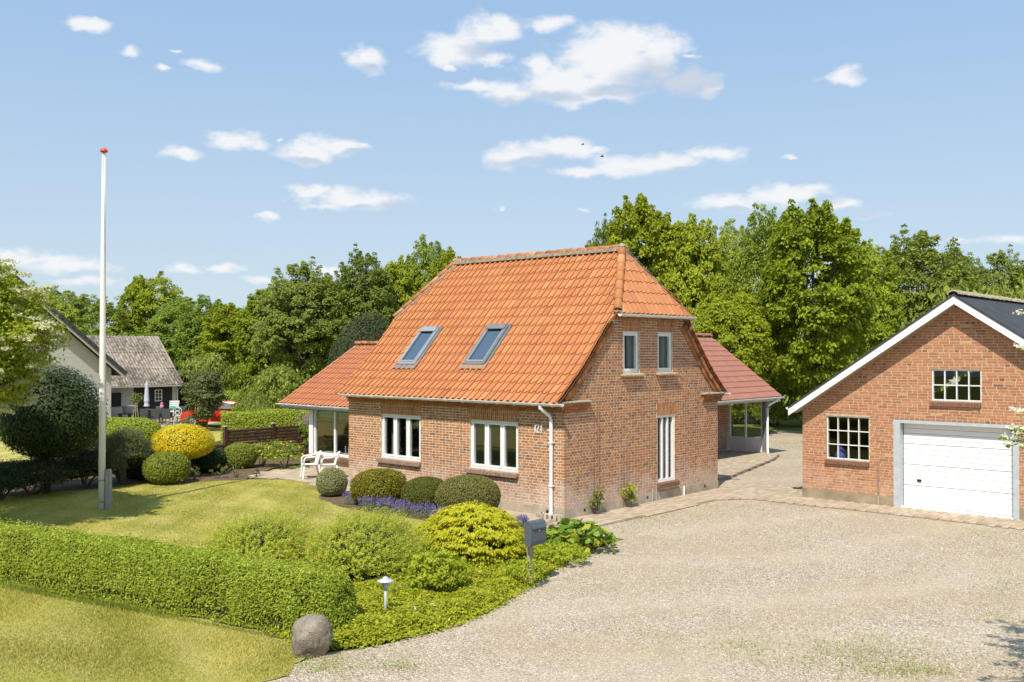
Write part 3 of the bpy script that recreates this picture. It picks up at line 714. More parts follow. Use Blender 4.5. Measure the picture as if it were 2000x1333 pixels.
def emit_tiles(tiles, mat, parent, n_single, name='tile', rest='tiling'):
    sz = []
    for (V, Q, r) in tiles:
        v = V.mean(0)-CAM; dp = v @ CF; u = 1000+FPX*(v @ CR)/dp; sz.append(1/dp if 10 < u < 1990 and dp > 1 else 0)
    single = set(sorted(range(len(tiles)), key=lambda i: -sz[i])[:n_single]) if n_single else set()
    mb = MB()
    for i, (V, Q, r) in enumerate(tiles):
        if i in single:
            m1 = MB(); m1.add(V, Q, r); m1.build(name, mat, parent, smooth=False)
        else: mb.add(V, Q, r)
    if mb.v: mb.build(rest, mat, parent, kind='stuff')
def cap_tiles(p, q, up, rad_, seg, name, mat, parent, seed=0, overlap=0.03, solid=True):
    """half-round ridge or hip tiles laid from p to q"""
    g = random.Random(seed); p = np.array(p, float); q = np.array(q, float); L = np.linalg.norm(q-p); d = (q-p)/L
    n = max(1, round(L/seg)); st = L/n; up = np.array(up, float); sd = np.cross(d, up); sd /= np.linalg.norm(sd); u = np.cross(sd, d)
    for i in range(n):
        mb = MB(); a = p+d*(i*st-0.0); b = p+d*((i+1)*st+overlap); lift = g.uniform(0, 0.008)
        vs = []
        for (c, r, l) in ((a, rad_*1.06, 0.012+lift), (b, rad_*0.93, lift)):
            for t in np.linspace(0, math.pi, 8): vs.append(c+sd*r*math.cos(t)+u*(r*0.8*math.sin(t)+l))
        for (c, r, l) in ((a, rad_*0.96, lift),):
            for t in np.linspace(0, math.pi, 8): vs.append(c+sd*r*math.cos(t)+u*(r*0.72*math.sin(t)+l-0.004))
        fs = [(j, j+1, 8+j+1, 8+j) for j in range(7)]+[(16+j, 16+j+1, j+1, j) for j in range(7)]
        mb.add(vs, fs, min(1, max(0, g.gauss(0.5, 0.25)))); mb.build(name, mat, parent, smooth=True)
def gutter(name, p, q, r, mat, parent, brackets=8):
    """half-round gutter with end caps and brackets, open side up"""
    p = np.array(p, float); q = np.array(q, float); d = (q-p)/np.linalg.norm(q-p); sd = np.cross(d, (0, 0, 1)); mb = MB(); n = 9; vs = []
    for rr in (r, r-0.008):
        for c in (p, q):
            for t in np.linspace(math.pi, 2*math.pi, n): vs.append(c+sd*rr*math.cos(t)+np.array((0, 0, rr*math.sin(t))))
    fs = [(j, j+1, n+j+1, n+j) for j in range(n-1)]+[(2*n+j, 3*n+j, 3*n+j+1, 2*n+j+1) for j in range(n-1)]
    fs += [(0, n, 3*n, 2*n), (n-1, 2*n+n-1, 3*n+n-1, n+n-1), tuple(range(n)), tuple(range(n, 2*n))]
    mb.add(vs, fs)
    for s in (1, -1): mb.tube([p+sd*r*s, q+sd*r*s], 0.009, 6)
    g = mb.build(name, mat, parent, smooth=False)
    b2 = MB(); L = np.linalg.norm(q-p)
    for k in range(brackets):
        c = p+d*L*(k+0.5)/brackets
        b2.tube([c+sd*(r+0.006)*math.cos(t)+np.array((0, 0, (r+0.006)*math.sin(t))) for t in np.linspace(math.pi, 2*math.pi, 9)], 0.007, 5)
    b2.build('bracket', 'gutter_grey', g)
    return g

def window(pl, a0, a1, z0, z1, parent, lights=(1,), mat='white_paint', d=-0.055, fr=0.055, cas=0.055, glass='glass', bar=None, rows=1, name='window', label=None, casement=True):
    """frame with one casement and pane per light"""
    f = MB(); d1, d0 = d, d-0.075
    pl.box(f, a0, a1, z0, z0+fr, d0, d1); pl.box(f, a0, a1, z1-fr, z1, d0, d1)
    pl.box(f, a0, a0+fr, z0+fr, z1-fr, d0, d1); pl.box(f, a1-fr, a1, z0+fr, z1-fr, d0, d1)
    tot = sum(lights); x = a0+fr; W = (a1-a0)-2*fr; mull = 0.035 if casement else (bar or 0.03)
    W -= mull*(len(lights)-1); spans = []
    for i, l in enumerate(lights):
        w = W*l/tot; spans.append((x, x+w)); x += w
        if i < len(lights)-1: pl.box(f, x, x+mull, z0+fr, z1-fr, d0, d1-0.002); x += mull
    zr = [(z0+fr, z1-fr)]
    if rows > 1:
        hh = (z1-z0-2*fr-(rows-1)*mull)/rows; zr = []
        for k in range(rows):
            zz = z0+fr+k*(hh+mull); zr.append((zz, zz+hh))
            if k < rows-1:
                for (p, q) in spans: pl.box(f, p, q, zz+hh, zz+hh+mull, d0, d1-0.004)
    w = f.build(name, mat, parent, label=label)
    for (p, q) in spans:
        for (zz0, zz1) in zr:
            c0 = 0.0
            if casement:
                c = MB(); e = 0.004; c0 = cas
                pl.box(c, p+e, q-e, zz0+e, zz0+cas, d0+0.01, d1+0.012); pl.box(c, p+e, q-e, zz1-cas, zz1-e, d0+0.01, d1+0.012)
                pl.box(c, p+e, p+cas, zz0+cas, zz1-cas, d0+0.01, d1+0.012); pl.box(c, q-cas, q-e, zz0+cas, zz1-cas, d0+0.01, d1+0.012)
                c.build('casement', mat, w)
            gm = MB(); pl.box(gm, p+c0-0.003, q-c0+0.003, zz0+c0-0.003, zz1-c0+0.003, d0+0.03, d0+0.036)
            gm.build('pane', glass, w)
    return w

def curtain(pl, a0, a1, z0, z1, d, mat, parent, waves=6, name='curtain'):
    mb = MB(); n = waves*8
    vs = []
    for i in range(n+1):
        a = a0+(a1-a0)*i/n; dd = d+0.035*math.sin(2*math.pi*waves*i/n)+0.01*math.sin(i*1.7)
        vs += [pl.p(a, z0, dd), pl.p(a, z1, dd)]
    mb.add(vs, [(2*i, 2*i+2, 2*i+3, 2*i+1) for i in range(n)])
    return mb.build(name, mat, parent, smooth=True)
# ================================================================== the setting
def sheet(name, pts, z, mat, kind='structure', parent=None):
    m = MB(); m.poly([(x, y, z) for x, y in pts]); return m.build(name, mat, parent, kind=kind)
def inside(pts, x, y):
    c = False; n = len(pts)
    for i in range(n):
        x0, y0 = pts[i]; x1, y1 = pts[(i+1) % n]
        if (y0 > y) != (y1 > y) and x < (x1-x0)*(y-y0)/(y1-y0)+x0: c = not c
    return c
def inside_np(pts, X, Y):
    c = np.zeros(len(X), bool); n = len(pts)
    for i in range(n):
        x0, y0 = pts[i]; x1, y1 = pts[(i+1) % n]
        if y0 == y1: continue
        m = ((y0 > Y) != (y1 > Y)) & (X < (x1-x0)*(Y-y0)/(y1-y0)+x0); c ^= m
    return c
def scatter(pts, n, g):
    a = np.array(pts); lo, hi = a.min(0), a.max(0); out = np.empty((0, 2))
    while len(out) < n:
        q = g.uniform(lo, hi, (n*2, 2)); q = q[inside_np(pts, q[:, 0], q[:, 1])]; out = np.vstack([out, q])
    return out[:n]

def rough(pts, step=0.25, amp=0.05, seed=1):
    g_ = random.Random(seed); out = []
    for (x0, y0), (x1, y1) in zip(pts, pts[1:]+pts[:1]):
        n = max(1, min(60, int(math.hypot(x1-x0, y1-y0)/step)))
        for i in range(n):
            k = 0.0 if i == 0 else amp; out.append((x0+(x1-x0)*i/n+g_.uniform(-k, k), y0+(y1-y0)*i/n+g_.uniform(-k, k)))
    return out
sheet('ground', [(-400, -120), (400, -120), (400, 500), (-400, 500)], -0.024, 'field')
GRAVEL = [(0.0, -0.9), (2.3, -0.9), (2.6, -2.9), (3.35, -4.9), (4.05, -6.8), (4.2, -8.0), (4.1, -8.9), (3.85, -9.6), (3.9, -10.2), (4.2, -10.5), (4.0, -11.1), (3.4, -11.6), (3.0, -12.3), (2.6, -13.4), (1.5, -16), (1.5, -26), (34, -26), (34, 30), (6, 34), (-3, 30), (-8, 26.5), (-6, 17), (-5.0, 7.0), (0.0, 6.9)]
sheet('gravel_driveway', rough(GRAVEL), -0.010, 'gravel')
LAWN = [(-13.6, -10.9), (-13.3, -6.5), (-12.9, -3.8), (-12.2, -2.25), (-11.6, -0.95), (-10.9, -0.3), (-10.2, -0.12), (-9.5, -0.22), (-8.5, -0.55), (-7.6, -0.95), (-6.9, -1.75), (-5.6, -2.15), (-4.2, -2.3), (-2.6, -2.15), (-1.0, -2.2), (0.0, -2.9), (0.9, -4.6), (1.2, -6.2), (1.4, -9.2), (-3.0, -10.4)]
sheet('lawn', rough(LAWN), 0.006, 'lawn')
VERGE = [(-30, -18), (1.2, -18), (1.5, -16), (2.6, -13.4), (3.0, -12.3), (3.4, -11.6), (4.0, -11.1), (4.2, -10.5), (3.9, -10.2), (3.6, -9.7), (1.5, -9.6), (-3.3, -10.6), (-13.6, -11.2), (-30, -11.2)]
sheet('verge', rough(VERGE, 0.16, 0.10), 0.002, 'verge')
BED = [(1.2, -9.7), (1.0, -6.2), (0.7, -4.6), (0.0, -2.9), (0.4, -1.7), (1.6, -0.95), (2.25, -1.2), (2.55, -2.9), (3.3, -4.9), (4.0, -6.8), (4.15, -8.0), (4.05, -8.9), (3.8, -9.7)]
sheet('flower_bed', rough(BED), 0.010, 'soil')
FBED = [(-7.9, -0.75), (-7.6, -0.95), (-6.9, -1.75), (-5.6, -2.15), (-4.2, -2.3), (-2.6, -2.15), (-1.0, -2.2), (0.0, -2.9), (0.3, -1.7), (-0.4, -0.95), (-2.5, -0.75)]
sheet('border_bed', rough(FBED), 0.014, 'soil')
LBED = [(-15.8, -9.5), (-13.4, -9.0), (-13.2, -6.5), (-12.8, -3.8), (-12.15, -2.2), (-11.6, -0.9), (-12.6, 0.2), (-13.3, 1.2), (-14.0, 3.6), (-15.8, 4.6)]
sheet('back_bed', rough(LBED), 0.016, 'soil')

def paving(name, poly, z, ang, lx, ly, n_single, seed=0, mat='paver', top=0.022, joint=0.008):
    base = sheet(name, poly, z, 'paver_joint'); g = random.Random(seed); a = np.array(poly); c0 = a.mean(0)
    R = max(np.linalg.norm(a-c0, axis=1)); ca, sa = math.cos(ang), math.sin(ang); items = []
    for i in range(-int(R/ly)-1, int(R/ly)+2):
        for j in range(-int(R/lx)-2, int(R/lx)+2):
            u = (j+(0.5 if i % 2 else 0.0))*lx; v = i*ly; x, y = c0[0]+u*ca-v*sa, c0[1]+u*sa+v*ca
            if inside(poly, x, y): items.append((x, y))
    def one(mb, x, y):
        hx, hy = lx/2-joint/2, ly/2-joint/2; t = z+top+g.uniform(-0.003, 0.003); tl = g.uniform(-0.002, 0.002)
        P = [(x+s*hx*ca-q*hy*sa, y+s*hx*sa+q*hy*ca) for s, q in ((-1,-1),(1,-1),(1,1),(-1,1))]
        vs = [(px_, py_, z-0.001) for px_, py_ in P]+[(px_, py_, t+tl*k) for k, (px_, py_) in zip((-1, 1, 1, -1), P)]
        mb.add(vs, [(4,5,6,7),(0,1,5,4),(1,2,6,5),(2,3,7,6),(3,0,4,7)], g.random())
    def vis(x, y):
        v = np.array((x, y, 0))-CAM; d = v @ CF; u = 1000+FPX*(v @ CR)/d; return 1/d if 0 < u < 2000 else 0
    order = sorted(items, key=lambda q: -vis(*q)); mb = MB()
    for k, (x, y) in enumerate(order):
        if k < n_single: m1 = MB(); one(m1, x, y); m1.build('paver', mat, base)
        else: one(mb, x, y)
    if mb.v: mb.build('paver_field', mat, base, kind='stuff')
    return base
paving('path', [(0.0, -0.62), (1.02, -0.45), (1.08, 2.6), (1.05, 5.0), (1.6, 5.75), (4.8, 5.85), (12, 5.75), (12, 6.95), (2.5, 6.95), (2.5, 8.0), (1.6, 8.45), (0.4, 8.8), (-0.75, 8.8), (-0.75, 6.95), (0.0, 6.88)], 0.000, rad(90), 0.21, 0.14, 300, 1)
paving('patio', [(-12.6, 0.3), (-11.7, -0.75), (-10.9, -0.28), (-10.2, -0.10), (-9.5, -0.20), (-8.5, -0.53), (-7.85, -0.72), (-2.5, -0.72), (-0.4, -0.92), (-0.02, -0.62), (-0.02, -0.005), (-7.83, -0.005), (-7.83, 1.99), (-12.5, 1.99)], 0.018, 0.0, 0.30, 0.30, 120, 2)
TERR = [(-0.85, 6.95), (-0.80, 8.9), (-2.1, 14.4), (-2.65, 15.9), (-4.75, 15.9), (-4.75, 6.95)]
t_ = MB(); t_.prism(TERR, -0.02, 0.075); terrace_base = t_.build('terrace', 'plinth', kind='structure')
paving('terrace_paving', TERR, 0.078, rad(96), 0.21, 0.105, 0, 3, top=0.012)

# ------------------------------------------------------------------ the brick house
L, W, ZP = 7.827, 6.876, 0.239
house = thing('brick_house', 'red brick house with steep orange tiled half-hipped roof and tiled rear wings', 'house', (-3.9, 3.4, 0))
EAVE = (-0.34, 2.67); BRK = (0.55, 3.41); RZ = 6.505; YR = W/2; HZ = 4.80
def yroof(z): return EAVE[0]+(z-EAVE[1])/(BRK[1]-EAVE[1])*(BRK[0]-EAVE[0]) if z < BRK[1] else BRK[0]+(z-BRK[1])*(YR-BRK[0])/(RZ-BRK[1])
def zroof(y): return EAVE[1]+(y-EAVE[0])*(BRK[1]-EAVE[1])/(BRK[0]-EAVE[0]) if y < BRK[0] else BRK[1]+(y-BRK[0])*(RZ-BRK[1])/(YR-BRK[0])
front = Plane((-L, 0, 0), (1, 0), (0, -1)); gable = Plane((0, 0, 0), (0, 1), (1, 0))
backp = Plane((0, W, 0), (-1, 0), (0, 1)); lgable = Plane((-L, W, 0), (0, -1), (-1, 0))
zw0, zw1 = ZP+11*COURSE, ZP+29*COURSE
FW = [(-6.44+L, -4.84+L, zw0, zw1), (-3.04+L, -1.42+L, zw0, zw1)]
zl = zw1+0.30
GW = [(2.31, 3.02, 3.33, 4.375), (3.85, 4.56, 3.33, 4.375), (3.83, 4.65, 0.48, 2.21)]
glo = lambda z: 0.0 if z < 2.55 else max(0.0, yroof(z+0.05))
ghi = lambda z: W-glo(z)
m = wall_sheet(front, lambda z: 0.0, lambda z: L-0.007, [ZP, 2.62], FW); fw = m.build('front_wall', 'mortar', house)
m = wall_sheet(gable, glo, ghi, [ZP, 2.55, 2.62, 3.0, 3.36, 4.3, 4.78], GW); gw = m.build('gable_wall', 'mortar', house)
m = wall_sheet(lgable, glo, ghi, [0.0, 2.55, 2.62, 3.0, 3.36, 4.3, 4.78], []); lw = m.build('far_gable_wall', 'mortar', house)
m = wall_sheet(backp, lambda z: 0.0, lambda z: L, [0.0, 2.62], []); bw = m.build('back_wall', 'mortar', house)
holes_f = FW+[(a-0.03, b+0.03, z1, zl) for a, b, z0, z1 in FW]+[(-7.49+L, -7.31+L, 2.10, 2.23), (-0.60+L, -0.36+L, 2.08, 2.22)]
gl = [(2.27, 3.07, 4.375, 4.715), (3.81, 4.61, 4.375, 4.715), (3.80, 4.69, 2.21, 2.51)]
bricks_f = lay_bricks(front, lambda z: 0.0, lambda z: L, ZP, 2.62, holes_f, corner_hi='own', seed=11)
for i, (a, b, z0, z1) in enumerate(FW): bricks_f += soldier(front, a-0.03, b+0.03, z1+0.004, zl, i)
bricks_g = lay_bricks(gable, glo, ghi, ZP, 4.79, GW+gl, corner_lo='give', seed=12, phase=1)
for i, (a, b, z0, z1) in enumerate(gl): bricks_g += soldier(gable, a, b, z0+0.004, z1, 10+i)
emit_bricks([(front, bricks_f, {'obj': fw, 'front': True}), (gable, bricks_g, {'obj': gw, 'front': True})], None, 'brick', 300)
m = MB()
for b in lay_bricks(lgable, glo, ghi, 0.1, 4.79, [], seed=13): brick_faces(m, lgable, b)
m.build('brickwork', 'brick', lw, kind='stuff')
# plinth with air vents
m = MB(); m.box((-L-0.012, -0.012, -0.05), (0.012, W+0.01, ZP)); pln = m.build('plinth', 'plinth', house)
for (pl_, a) in ((front, L-0.50), (gable, 0.74), (gable, 3.35), (gable, 6.16)):
    v = MB(); pl_.box(v, a-0.035, a+0.035, 0.115, 0.185, -0.02, 0.0135); v.build('air_vent', 'black', pln)
# corbelled cornice under the front eave and its returns on the gable
def cornice(pl_, a0, a1, steps, name, seed):
    g = random.Random(seed); m_ = MB()
    for (z0, z1, d, w) in steps:
        x = a0
        while x < a1-0.03:
            q = min(x+w, a1); pl_.box(m_, x, q-0.009, z0, z1-0.009, -0.04, d+g.uniform(-0.002, 0.002), g.betavariate(2.2, 2.0)); x += w
        pl_.box(m_, a0+0.003, a1-0.012, z0, z1, -0.045, d-0.008, 0.5)
    return m_.build(name, 'brick', house)
cornice(front, -0.02, L+0.06, [(2.472, 2.54, 0.035, 0.24), (2.542, 2.61, 0.075, 0.12), (2.612, 2.69, 0.13, 0.24)], 'cornice', 1)
cornice(gable, -0.16, 0.86, [(2.475, 2.54, 0.035, 0.24), (2.542, 2.61, 0.07, 0.12), (2.612, 2.68, 0.105, 0.12)], 'cornice_return', 2)
cornice(gable, W-0.86, W+0.16, [(2.475, 2.54, 0.035, 0.24), (2.542, 2.61, 0.07, 0.12), (2.612, 2.68, 0.105, 0.12)], 'cornice_return', 3)
for a in ((-0.18, 0.92), (W-0.92, W+0.18)):
    m = MB(); P = [gable.p(a[0],2.682,-0.02), gable.p(a[1],2.682,-0.02), gable.p(a[1],2.682,0.135), gable.p(a[0],2.682,0.135), gable.p(a[0],2.74,-0.02), gable.p(a[1],2.74,-0.02), gable.p(a[1],2.705,0.135), gable.p(a[0],2.705,0.135)]
    m.hexa(P); m.build('cornice_slab', 'ridge_mortar', house)
# raking brick edges below the verge
def rake(side):
    m_ = MB(); g = random.Random(5)
    for (off, th, d) in ((0.075, 0.10, 0.075), (0.185, 0.105, 0.035)):
        ys = np.arange(-0.12, yroof(4.72), 0.115)
        for y0, y1 in zip(ys[:-1], ys[1:]):
            for f in (lambda y: y,):
                n0 = zroof(y0); n1 = zroof(y1); sl = math.atan2(n1-n0, y1-y0); c, s = math.cos(sl), math.sin(sl)
                Y = (lambda y: y) if side == 0 else (lambda y: W-y)
                q = [(y0+s*off, n0-c*off), (y1+s*off-0.012*c, n1-c*off-0.012*s)]; e = (s*th, -c*th)
                P = [(q[0][0]+e[0], q[0][1]+e[1]), (q[1][0]+e[0], q[1][1]+e[1]), q[1], q[0]]
                if min(p[1] for p in P) < 2.70: continue
                vs = [(-0.03, Y(a), b) for a, b in P]+[(d, Y(a), b) for a, b in P]
                m_.add(vs, [(4,5,6,7),(0,1,5,4),(1,2,6,5),(2,3,7,6),(3,0,4,7)], g.betavariate(2, 2))
    m_.build('raking_edge', 'brick', house)
rake(0); rake(1)
cornice(gable, 1.86, W-1.86, [(4.70, 4.765, 0.04, 0.12), (4.767, 4.83, 0.085, 0.24)], 'hip_cornice', 7)

# ---- main roof
roof = MB()
def prof_pts(dn=0.0): return [(EAVE[0], EAVE[1]-dn), (BRK[0], BRK[1]-dn), (YR, RZ-dn)]
for sgn in (0, 1):
    Y = (lambda y: y) if sgn == 0 else (lambda y: W-y)
    x0, x1 = -L-0.04, 0.04; yh = yroof(HZ)
    roof.poly([(x0, Y(EAVE[0]), EAVE[1]-0.02), (x1, Y(EAVE[0]), EAVE[1]-0.02), (x1, Y(BRK[0]), BRK[1]-0.02), (x0, Y(BRK[0]), BRK[1]-0.02)])
    roof.poly([(x0, Y(BRK[0]), BRK[1]-0.02), (x1, Y(BRK[0]), BRK[1]-0.02), (x1, Y(yh), HZ-0.02), (-0.83, Y(YR), RZ-0.02), (-L+0.83, Y(YR), RZ-0.02), (x0, Y(yh), HZ-0.02)])
for s, xe, xa in ((1, 0.20, -0.835), (-1, -L-0.20, -L+0.835)):
    roof.poly([(xe, yroof(HZ), HZ-0.02), (xe, W-yroof(HZ), HZ-0.02), (xa, YR, RZ-0.02)])
roof_o = roof.build('roof', 'dark_zinc', house)
pf, tot = profile([(EAVE[0], EAVE[1]), (BRK[0], BRK[1]), (YR, RZ)], (0, 1))
HX, HRUN = 0.22, 1.055
def clamp_front(v):
    v = np.array(v); z = v[2]-0.05
    if z < HZ-0.03: hi_, lo_ = 0.115, -L-0.10
    else:
        k = min(1.0, max(0.0, (z-HZ)/(RZ-HZ))); hi_ = HX-k*HRUN; lo_ = -L-HX+k*HRUN
    v[0] = min(max(v[0], lo_), hi_); return v
SKY = [(-6.40, -5.67, 0.60, 1.53), (-3.83, -3.08, 0.62, 1.56)]
def sk(c):
    return any(a-0.04 < c[0] < b+0.04 and y0-0.06 < c[1] < y1+0.0 for a, b, y0, y1 in SKY)
tiles = tile_roof((0, 0, 0), (1, 0, 0), pf, tot, -L-0.10-0.14, 0.24, 0.335, 0.205, 0.034, clamp_front, sk, 21)
def clamp_hip(v):
    v = np.array(v); k = min(1.0, max(0.0, (v[2]-0.05-HZ)/(RZ-HZ))); lo_ = yroof(HZ)+k*(YR-yroof(HZ)); v[1] = min(max(v[1], lo_), W-lo_); return v
ph, toth = profile([(0.0, HZ), (HRUN, RZ)], (-1, 0))
hip_tiles = tile_roof((HX, 0, 0), (0, 1, 0), ph, toth, 1.80, W-1.80, 0.335, 0.205, 0.034, clamp_hip, None, 22)
emit_tiles(tiles, 'tile', roof_o, 250)
emit_tiles(hip_tiles, 'tile', roof_o, 50)
pb, totb = profile([(EAVE[0], EAVE[1]), (BRK[0], BRK[1]), (YR, RZ)], (0, -1))
back_tiles = tile_roof((0, W, 0), (-1, 0, 0), pb, totb, -0.24, L+0.24, 0.335, 0.205, 0.034, clamp_front, None, 23)
phl, _t = profile([(0.0, HZ), (HRUN, RZ)], (1, 0))
back_tiles += tile_roof((-L-HX, 0, 0), (0, 1, 0), phl, toth, 1.80, W-1.80, 0.335, 0.205, 0.034, clamp_hip, None, 24)
emit_tiles(back_tiles, 'tile', roof_o, 0)
m = MB(); m.bar((-0.75, YR, RZ+0.035), (-L+0.75, YR, RZ+0.035), 0.27, 0.09); m.build('ridge_bedding', 'ridge_mortar', roof_o)
cap_tiles((-L+0.80, YR, RZ+0.07), (-0.80, YR, RZ+0.07), (0, 0, 1), 0.115, 0.36, 'ridge_tile', 'tile', roof_o, 1)
for (xe, xa, s) in ((HX, -0.835, 1), (-L-HX, -L+0.835, -1)):
    for (ya, y2, sy) in ((yroof(HZ), YR, -1), (W-yroof(HZ), YR, 1)):
        p = np.array((xe-0.05*s, ya, HZ+0.075)); q = np.array((xa, y2, RZ+0.07))
        if sy == -1: cap_tiles(p, q, (0.45*s, 0.55*sy, 0.7), 0.105, 0.34, 'hip_tile', 'tile', roof_o, 3+s+sy)
        else: cap_tiles(p, q, (0.45*s, 0.55*sy, 0.7), 0.075, 0.34, 'hip_tile', 'tile', roof_o, 3+s+sy)
        b = MB(); b.bar(p-np.array((0, 0, 0.045)), q-np.array((0, 0, 0.045)), 0.20, 0.06, up=(0.45*s, 0.55*sy, 0.7)); b.build('hip_bedding', 'ridge_mortar', roof_o)
    b = MB(); b.lathe([(0.10, 0), (0.12, 0.05), (0.09, 0.10), (0.02, 0.125)], (xa, YR, RZ+0.07), 10); b.build('ridge_knob', 'ridge_mortar', roof_o)
# roof windows
for k, (a, b, y0, y1) in enumerate(SKY):
    sl = math.atan2(RZ-BRK[1], YR-BRK[0]); e2 = np.array((0, math.cos(sl), math.sin(sl))); nn = np.array((0, -math.sin(sl), math.cos(sl)))
    O = np.array((a, y0, zroof(y0))); Ls = (y1-y0)/math.cos(sl); Wd = b-a
    def rb(mb, u0, u1, v0, v1, h0, h1):
        P = [O+np.array((u, 0, 0))+e2*v+nn*h for h in (h0, h1) for (u, v) in ((u0, v0), (u1, v0), (u1, v1), (u0, v1))]; mb.hexa(P)
    f = MB(); rb(f, 0, 0.07, 0, Ls, 0, 0.105); rb(f, Wd-0.07, Wd, 0, Ls, 0, 0.105); rb(f, 0.07, Wd-0.07, 0, 0.08, 0, 0.10); rb(f, 0.07, Wd-0.07, Ls-0.08, Ls, 0, 0.10)
    sw = f.build('roof_window', 'dark_zinc' if k else 'mid_zinc', roof_o)
    f = MB(); rb(f, 0.05, Wd-0.05, Ls-0.15, Ls+0.03, 0.10, 0.135); f.build('hood', 'dark_zinc' if k else 'mid_zinc', sw)
    f = MB(); rb(f, 0.075, 0.11, 0.085, Ls-0.085, 0.06, 0.112); rb(f, Wd-0.11, Wd-0.075, 0.085, Ls-0.085, 0.06, 0.112); rb(f, 0.11, Wd-0.11, 0.085, 0.13, 0.06, 0.112); f.build('sash', 'mid_zinc', sw)
    f = MB(); rb(f, 0.10, Wd-0.10, 0.12, Ls-0.08, 0.075, 0.082); f.build('pane', 'sky_glass', sw)
    f = MB(); rb(f, 0.02, Wd-0.02, 0.02, Ls-0.02, 0.0, 0.012); f.build('blind', 'blind', sw)
    f = MB(); n = 16
    vs = []
    for i in range(n+1):
        u = -0.10+(Wd+0.20)*i/n
        vs += [O+np.array((u, 0, 0))+e2*0.02+nn*0.075, O+np.array((u, 0, 0))-e2*0.16+nn*(0.085+0.012*(i % 2))]
    f.add(vs, [(2*i, 2*i+1, 2*i+3, 2*i+2) for i in range(n)]); f.build('apron', 'dark_zinc' if k == 0 else 'sill_brick', sw)
    f = MB(); rb(f, -0.07, 0.0, -0.02, Ls+0.03, 0.02, 0.06); rb(f, Wd, Wd+0.07, -0.02, Ls+0.03, 0.02, 0.06); rb(f, -0.07, Wd+0.07, Ls+0.0, Ls+0.09, 0.02, 0.062); f.build('flashing', 'dark_zinc', sw)
# gutters and downpipes
gutter('gutter', (-7.80, -0.345, 2.675), (0.22, -0.345, 2.675), 0.058, 'gutter_grey', house, 14)
gutter('hip_gutter', (0.31, 1.74, 4.775), (0.31, W-1.72, 4.775), 0.055, 'gutter_grey', house, 7)
gutter('back_gutter', (0.20, W+0.345, 2.675), (-7.80, W+0.345, 2.675), 0.058, 'gutter_grey', house, 10)
m = MB(); m.tube([(-0.44, -0.345, 2.64), (-0.44, -0.345, 2.57), (-0.34, -0.12, 2.38), (-0.335, -0.075, 2.28), (-0.335, -0.075, 0.05)], 0.042, 12); dp = m.build('downpipe', 'door_white', house)
m = MB(); m.tube([(-0.335, -0.075, 0.03), (-0.335, -0.075, 0.16)], 0.05, 12); [m.box((-0.385, -0.125, z), (-0.285, 0.0, z+0.025)) for z in (0.75, 1.75)]; m.build('collar', 'white_paint', dp)
m = MB(); m.tube([(0.31, W-1.76, 4.73), (0.31, W-1.76, 4.62), (0.12, W-1.66, 4.46)], 0.035, 8); m.build('hip_spout', 'gutter_grey', house, smooth=True)
# windows
for i, (a, b, z0, z1) in enumerate(FW): window(front, a+0.004, b-0.004, z0+0.004, z1-0.004, house, (1, 1, 1), fr=0.045, cas=0.05)
for i, (a, b, z0, z1) in enumerate(GW[:2]): window(gable, a+0.004, b-0.004, z0+0.004, z1-0.004, house, (1,), fr=0.045, cas=0.06, d=-0.05)
window(gable, 3.834, 4.646, 0.484, 2.206, house, (1, 1, 1), fr=0.06, casement=False, bar=0.06, d=-0.03)
def brick_sill(pl_, a0, a1, z1, drop, out, mat, par, n=None, nm='window_sill'):
    m_ = MB(); g = random.Random(int(a0*100)); n = n or round((a1-a0)/0.066); w = (a1-a0)/n
    for i in range(n):
        x0, x1 = a0+i*w+0.003, a0+(i+1)*w-0.003; j = g.uniform(-0.006, 0.006)
        m_.hexa([pl_.p(x0,z1-drop,-0.05), pl_.p(x1,z1-drop,-0.05), pl_.p(x1,z1-drop-0.02,out+j), pl_.p(x0,z1-drop-0.02,out+j), pl_.p(x0,z1,-0.05), pl_.p(x1,z1,-0.05), pl_.p(x1,z1-0.035+j*0.4,out+j), pl_.p(x0,z1-0.035+j*0.4,out+j)], g.random())
    m_.hexa([pl_.p(a0,z1-drop+0.004,-0.05), pl_.p(a1,z1-drop+0.004,-0.05), pl_.p(a1,z1-drop-0.012,out-0.012), pl_.p(a0,z1-drop-0.012,out-0.012), pl_.p(a0,z1-0.008,-0.05), pl_.p(a1,z1-0.008,-0.05), pl_.p(a1,z1-0.048,out-0.012), pl_.p(a0,z1-0.048,out-0.012)])
    return m_.build(nm, mat, par)
for (a, b, z0, z1) in FW: brick_sill(front, a-0.09, b+0.02, z0+0.003, 0.105, 0.095, 'sill_brick', house)
for (a, b, z0, z1) in GW[:2]: brick_sill(gable, a-0.10, b+0.13, z0, 0.055, 0.115, 'sill_stone', house, 1)
brick_sill(gable, 3.77, 4.74, 0.484, 0.12, 0.10, 'sill_brown', house, 1)
